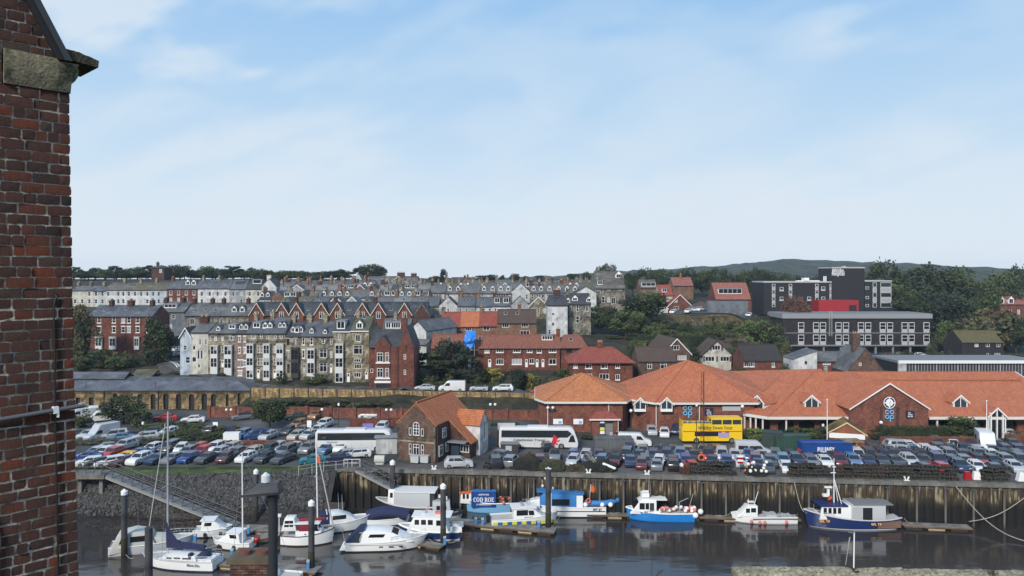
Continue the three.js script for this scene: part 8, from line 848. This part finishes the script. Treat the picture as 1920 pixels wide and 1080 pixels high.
// ---------- the near brick gable at the edge of the terrace ----------
{
R=rng(4242);
const C=v3(-3.32,0,-5.6),ang=Math.atan2(0.735,0.678);
const H=thing('brick_gable','weathered old brick gable wall with stone kneeler and dark coping','wall',[C.x,0,C.z],ang);
const lean=(y)=>0.0185*(36.45-y),cop=(y)=>-0.075-(y-36.62)/1.92;
const tones=[[0.15,0.064,0.045],[0.165,0.068,0.047],[0.13,0.06,0.045],[0.18,0.076,0.052],[0.11,0.054,0.043],[0.20,0.078,0.05],[0.26,0.08,0.043],[0.34,0.085,0.037],[0.07,0.045,0.038],[0.15,0.09,0.064]];
const spot=tex(256,(u,v)=>{const f=fbm(u*7,v*7,5,7),g=fbm(u*30,v*30,3,30),s=sm(0.62,0.8,fbm(u*9+3,v*9,4,9)),d=sm(0.6,0.75,fbm(u*5+8,v*5+1,4,5));const k=0.62+f*0.5+(g-0.5)*0.35-d*0.3;return[k+s*0.3,k+s*0.32,k+s*0.34];},3.1,true),rough=tex(256,(u,v)=>{const k=fbm(u*16,v*16,5,16);return[k,k,k];},4,false);
const mats=tones.map((c)=>mat(c,0.93,{map:spot,bumpMap:rough,bumpScale:0.014}));
const brickGeo=Array.from({length:7},(_,q)=>{const g=new THREE.BoxGeometry(1,1,1,3,2,1),p=g.attributes.position,cc=new Map();for(let i=0;i<p.count;i++){const x=p.getX(i),y=p.getY(i),z=p.getZ(i),key=`${x.toFixed(2)}|${y.toFixed(2)}|${z.toFixed(2)}`;if(!cc.has(key)){const e=(Math.abs(x)>0.49?1:0)+(Math.abs(y)>0.49?1:0),rd=e===2?0.955:0.99;cc.set(key,[x*(e===2?0.975:1)+rr(-0.012,0.012),y*rd+rr(-0.045,0.045),z+(z>0?(e?-rr(0.0,0.05):rr(-0.03,0.03)):0)]);}p.setXYZ(i,...cc.get(key));}const j=join(smooth(g,0.9));return ready(j);});
const lay=(parent,x0,x1,y,h,flip,stuff)=>{let x=x1;let i=0;while(x>x0+0.02){let l=(flip&&i===0)?0.075:R()<0.3?rr(0.07,0.09):R()<0.3?rr(0.11,0.13):rr(0.145,0.185);if(x-l<x0+0.06)l=x-x0;const gap=rr(0.007,0.012)+(y<34.3?rr(0.001,0.006):0),w=l-gap,cx=x-gap/2-w/2-(i===0?rr(-0.004,0.007):0),hh=h-rr(0.007,0.012)-(y<34.3?rr(0.001,0.006):0),edge=sm(-0.35,-0.02,cx)*sm(34.6,35.4,y),red=sm(-0.3,-0.5,cx);let t=R();const k=t<0.5*edge?(R()<0.5?8:4):t>0.95?7:t>0.86?6:Math.floor(R()*6);const mt=mats[R()<0.07?9:k];stuff(cx,y+h/2+rr(-0.002,0.002),w,hh,mt);x-=l;i++;}};
let n=0,yk=0;const restG=[];
for(let c=0,y=31.908;y<38.6;c++){
const h=0.0765,xr=y+h<36.35?lean(y):y>36.57?cop(y+h):-0.425,y0=y;
lay(H,-1.35,xr,y,h,c % 2,(cx,cyy,w,hh,mt)=>{const z=-0.045+rr(-0.006,0.006);if(cx>-0.62&&cyy>32.62&&cyy<37.2){const b=part('brick',brickGeo[Math.floor(R()*7)],mt,H);b.position.set(cx,cyy,z);b.scale.set(w,hh,0.1);b.rotation.z=rr(-0.008,0.008);n++;}else{const g=new THREE.BoxGeometry(w,hh,0.1);g.translate(cx,cyy,z);restG.push(g);}});
if(y+h<36.35)yk=y+h;if(y<36.3){let z=-0.1;let i=0;while(z>-2.2){const l=(c % 2)&&i===0?0.215:i===0?0.1:0.225;const g=new THREE.BoxGeometry(0.1,h-0.012,l-0.012);g.translate(lean(y)-0.046,y+h/2,z-l/2);restG.push(g);z-=l;i++;}}
y+=h;
}
part('outer_bricks',restG,mats[1],H,'stuff');
const mortar=mat([0.52,0.46,0.38],0.97,{map:spot,bumpMap:rough,bumpScale:0.006});
part('mortar_bed',[slab([[-1.4,31.9,-0.0045],[lean(31.9)-0.012,31.9,-0.0045],[lean(36.34)-0.012,36.34,-0.0045],[-1.4,36.34,-0.0045]],2.1,[0,0,-1]),slab([[-1.4,36.342,-0.0045],[-0.43,36.342,-0.0045],[-0.43,36.59,-0.0045],[-1.4,36.59,-0.0045]],0.4,[0,0,-1]),slab([[-1.4,36.592,-0.0045],[cop(36.6)+0.05,36.592,-0.0045],[cop(38.7),38.7,-0.0045],[-1.4,38.7,-0.0045]],0.4,[0,0,-1])],mortar,H);
const st=tex(256,(u,v)=>{const f=fbm(u*5,v*5,5,5),d=sm(0.52,0.72,fbm(u*4+2,v*3+6,4,4)),g=fbm(u*40,v*40,2,40);const k=0.75+(f-0.5)*0.5+(g-0.5)*0.2;return[k-d*0.3,k*0.97-d*0.27,k*0.86-d*0.26];},1.9),ks=mat([0.33,0.305,0.245],0.95,{map:st,bumpMap:rough,bumpScale:0.006});
const kn=ext(shp([[-0.415,yk+0.006],[0.0,yk+0.006],[0.006,36.42],[0.03,36.445],[0.05,36.48],[0.056,36.52],[0.045,36.55],[0.06,36.57],[-0.07,36.57],[-0.09,36.585],[-0.415,36.59]]),0.36,0.006,2);kn.translate(0,0,-0.35);part('kneeler_stone',smooth(kn,0.6),ks,H);
const cs=new THREE.BoxGeometry(0.28,0.075,0.4,8,2,4);{const p=cs.attributes.position;for(let i=0;i<p.count;i++)p.setXYZ(i,p.getX(i),p.getY(i)+(p.getY(i)>0?-Math.max(0,p.getX(i))*0.16+rr(-0.004,0.004):0),p.getZ(i));cs.rotateZ(-0.1);cs.translate(0.055,36.625,-0.17);}part('kneeler_cap',smooth(cs,0.6),mat([0.10,0.10,0.075],0.95,{map:st,bumpMap:rough,bumpScale:0.008}),H);
const cp=(o0,o1)=>[[cop(36.58)+o0,36.58],[cop(36.58)+o1,36.58],[cop(38.8)+o1,38.8],[cop(38.8)+o0,38.8]];const c1=ext(cp(-0.03,0.012),0.44);c1.translate(0,0,-0.4);part('coping',c1,mat([0.012,0.012,0.014],0.7),H);const c2=ext(cp(0.014,0.062),0.47);c2.translate(0,0,-0.42);part('coping_lit_edge',c2,mat([0.04,0.042,0.046],0.6),H);  // right strip of the coping coloured lighter as a painted highlight
part('roof_slope',slab([[-0.02,36.6,-0.45],[cop(38.8)+0.05,38.8,-0.45],[cop(38.8)+0.05,38.8,-2.1],[-0.02,36.6,-2.1]],0.06),m.slateDark,H);
const T1=thing('waste_pipe','grey pipe crossing the near brick wall','pipe',[C.x,0,C.z],ang);part('pipe',rod(v3(-1.3,33.92,0.03),v3(0.09,34.0,0.03),0.017,10),mat([0.10,0.10,0.105],0.5),T1);part('clip',[bx(0.035,0.05,0.045,-0.10,33.99,0.025),bx(0.012,0.07,0.03,-0.085,33.97,0.03)],m.white,T1);part('pipe_end',rod(v3(0.06,34.0,0.03),v3(0.1,34.0,0.0),0.02,10),m.lightGrey,T1);
const T2=one('cable',tube([v3(-0.11,34.86,0.008),v3(-0.085,34.84,0.012),v3(-0.102,34.78,0.012),v3(-0.1,34.4,0.014),v3(-0.096,33.9,0.012),v3(-0.088,33.4,0.014),v3(-0.075,32.6,0.012),v3(-0.07,32.2,0.012)],0.0065,60,6),m.black,'thin black cable running down the near brick wall','cable',[C.x,0,C.z],ang);
one('dead_creeper',[tube([v3(-0.5,32.3,0.012),v3(-0.47,32.9,0.02),v3(-0.49,33.3,0.014),v3(-0.53,33.45,0.012)],0.007,24,5),tube([v3(-0.475,32.8,0.015),v3(-0.44,33.1,0.015),v3(-0.455,33.25,0.012)],0.005,16,5),tube([v3(-0.49,32.6,0.015),v3(-0.455,32.5,0.02),v3(-0.45,32.4,0.012)],0.005,12,5)],m.bark,'dead dark creeper stem on the near brick wall','creeper',[C.x,0,C.z],ang);
}
// ---------- garden wall with coping stones ----------
{
R=rng(515);const d=9.1,lv=31.37,H=thing('garden_wall','low garden wall with rough pale coping stones','wall',[0,lv,-d],-0.05*0),st=tex(512,(u,v)=>{const f=fbm(u*6,v*6,6,6),d2=sm(0.55,0.7,fbm(u*8+5,v*8,4,8)),g=vnoise(u*128,v*128,128);const k=0.72+(f-0.5)*0.6+(g-0.5)*0.12;return[k-d2*0.12,k*0.97-d2*0.11,k*0.88-d2*0.12];},1.1),ms=mat([0.60,0.55,0.44],0.95,{map:st,bumpMap:bumpRough,bumpScale:0.02});
const xs=[1378,1604,1702,1754,1852,1975,2120,2260];for(let i=0;i<xs.length-1;i++){const x0=X(xs[i],d)+0.006,x1=X(xs[i+1],d)-0.006,g=new THREE.BoxGeometry(x1-x0,0.12,0.3,Math.max(5,Math.round((x1-x0)/0.05)),3,6),p=g.attributes.position;for(let k=0;k<p.count;k++){const x=p.getX(k),y=p.getY(k),z=p.getZ(k),e=Math.abs(z)>0.14||Math.abs(x)>(x1-x0)/2-0.001;p.setXYZ(k,x+(vnoise(y*30+i,z*20)-0.5)*0.02,y+(fbm(x*6+i*9,z*9+4,3)-0.5)*0.035-(e&&y>0?0.012:0),z+(fbm(x*9+i*5,y*12+2,3)-0.5)*0.05);}g.computeVertexNormals();g.translate((x0+x1)/2,-0.06-i*0.006,-0.01+i*0.012);part('coping_stone',smooth(g,0.7),ms,H);}
for(let r=0;r<5;r++)for(let k=0,x=X(1384,d)+(r % 2)*0.12;x<X(2250,d);k++){const w=rr(0.3,0.55);part('wall_stone',bb(x,x+w-0.012,-0.3-r*0.2,-0.14-r*0.2,-0.12,0.1+rr(-0.01,0.01)),m.stoneDark,H);x+=w;}part('mortar_core',bb(X(1382,d),X(2255,d),-4.5,-0.125,-0.13,0.085),m.concrete,H);
const T=thing('garden_stake','thin white stake with twig standing behind the garden wall','stake',[X(1598,9.3),lv-0.1,-9.3]);part('stake',rod(v3(0,-1.2,0),v3(0.025,0.5,0),0.011,7,0.008),m.white,T);part('arm',[rod(v3(0.02,0.49,0),v3(-0.05,0.505,0),0.006,5),ball(0.012,0.026,0.505,0)],m.grey,T);part('twig',[rod(v3(-0.03,0.44,0),v3(-0.045,0.36,0),0.007,5),rod(v3(-0.04,0.38,0),v3(-0.09,0.05,0),0.004,4)],m.rope,T);
one('fallen_twig',[tube([v3(-0.07,0.03,0),v3(-0.02,0.05,0.05),v3(0.01,-0.0,0.1),v3(0.04,0.02,0.14)],0.012,12,5),rod(v3(0,0.02,0.08),v3(0.06,0.06,0.09),0.008,4)],m.bark,'dark twig lying on the coping stones','twig',[X(1598,9.15),lv-0.01,-9.2]);
const gr=[];for(let i=0;i<26;i++){const x=rr(-0.06,0.03),z=rr(-0.05,0.05);gr.push(rod(v3(x,-0.05,z),v3(x+rr(-0.05,0.02),rr(0.06,0.15),z+rr(-0.03,0.03)),0.0028,4,0.0012));}one('dry_plant',gr,m.bark,'tuft of dry plant stems growing over the coping stones','plant',[X(1872,9.0),lv-0.04,-9.06]);
const tw=[rod(v3(0,-1.5,0),v3(-0.004,0.19,0),0.0045,5,0.003),rod(v3(0,-0.05,0),v3(0.1,0.05,0),0.004,4),rod(v3(0.08,0.0,0),v3(0.12,0.07,0.02),0.003,4),rod(v3(0.05,-0.02,0),v3(0.07,0.06,0),0.003,4),rod(v3(0,-0.6,0),v3(0.2,-0.2,0),0.005,4)];one('bare_shrub',tw,m.bark,'bare twigs poking up in front of the water','twigs',[X(1223,8),Y(1078,8),-8]);
}
// ---------- lamp post and chimney below the terrace ----------
{
const d=11,T=thing('street_lamp','black lamp post with wide dark hood and white cap','lamp post',[X(512,d),Y(925,d),-d]),pm2=mat([0.04,0.041,0.044],0.5);part('post',cy(0.07,0.068,5.6,0,-5.6,0,20),pm2,T);part('collar',cy(0.074,0.1,0.14,0,-0.1,0,20),pm2,T);
const x0=X(459,d)-X(512,d),x1=X(529,d)-X(512,d);part('hood',slab([[x0,0.02,0.18],[x1,0.05,0.14],[x1-0.02,0.03,-0.2],[x0+0.08,0.0,-0.22]],0.03,[0,-1,0]),pm2,T);part('hood_top',poly([[[x0+0.05,0.022,0.16],[x1-0.02,0.05,0.12],[x1-0.06,0.16,0.04],[x0+0.2,0.15,0.05]],[[x0+0.2,0.15,0.05],[x1-0.06,0.16,0.04],[x1-0.07,0.15,-0.1],[x0+0.2,0.14,-0.1]],[[x0+0.05,0.02,0.16],[x0+0.2,0.15,0.05],[x0+0.2,0.14,-0.1],[x0+0.09,0.0,-0.2]],[[x1-0.02,0.05,0.12],[x1-0.04,0.03,-0.18],[x1-0.07,0.15,-0.1],[x1-0.06,0.16,0.04]],[[x0+0.09,0.0,-0.2],[x0+0.2,0.14,-0.1],[x1-0.07,0.15,-0.1],[x1-0.04,0.03,-0.18]]]),pm2,T);part('cap',[cy(0.066,0.066,0.1,-0.118,0.16,-0.03,6),cy(0.066,0.008,0.045,-0.118,0.26,-0.03,6)],m.white,T);part('cap_stem',cy(0.03,0.03,0.03,-0.118,0.14,-0.03,8),pm2,T);
const D=21.5,H=thing('cottage','brick cottage below the terrace showing only its chimney','house',[X(466,D+0.87),0,-D]),tp=Y(1050,D+0.8),w=1.17;R=rng(9);part('wall',bb(-4.5,3.5,17,22.6,-4,1.5),m.brickRed,H);const rf=roofSide(8,5.5,22.6,25.3,0.3,0.2);rf.translate(-0.5,0,1.5);part('roof',rf,m.tileBrown,H);const ch=part('chimney',[bb(-w/2+0.03,w/2-0.03,24.4,tp-0.16,-1.75,-0.9)],mortarLike(),H);
for(let r=0;r<14;r++)for(let k=0,x=-w/2+0.02-(r % 2)*0.0;x<w/2-0.03;){const l=Math.min((r % 2&&k===0)?0.11:0.22,w/2-0.02-x);part('brick',bb(x+0.005,x+l-0.005,tp-0.235-r*0.075,tp-0.17-r*0.075,-0.899,-0.872+rr(-0.004,0.004)),[m.brickDark,m.brickDark,m.brickBrown][Math.floor(R()*3)],ch);x+=l;k++;}
part('chimney_cap',bb(-w/2-0.06,w/2+0.06,tp-0.155,tp,-1.82,-0.82),mat([0.15,0.115,0.075],0.9,{map:grainPlain}),H);for(const q of[-0.24,0.28])part('pot',[cy(0.2,0.18,0.12,q,tp+0.002,-1.3,14)],mat([0.11,0.045,0.03],0.9),H);
}
function mortarLike(){return mat([0.2,0.17,0.14],0.95);}
renderer.render(scene,camera);
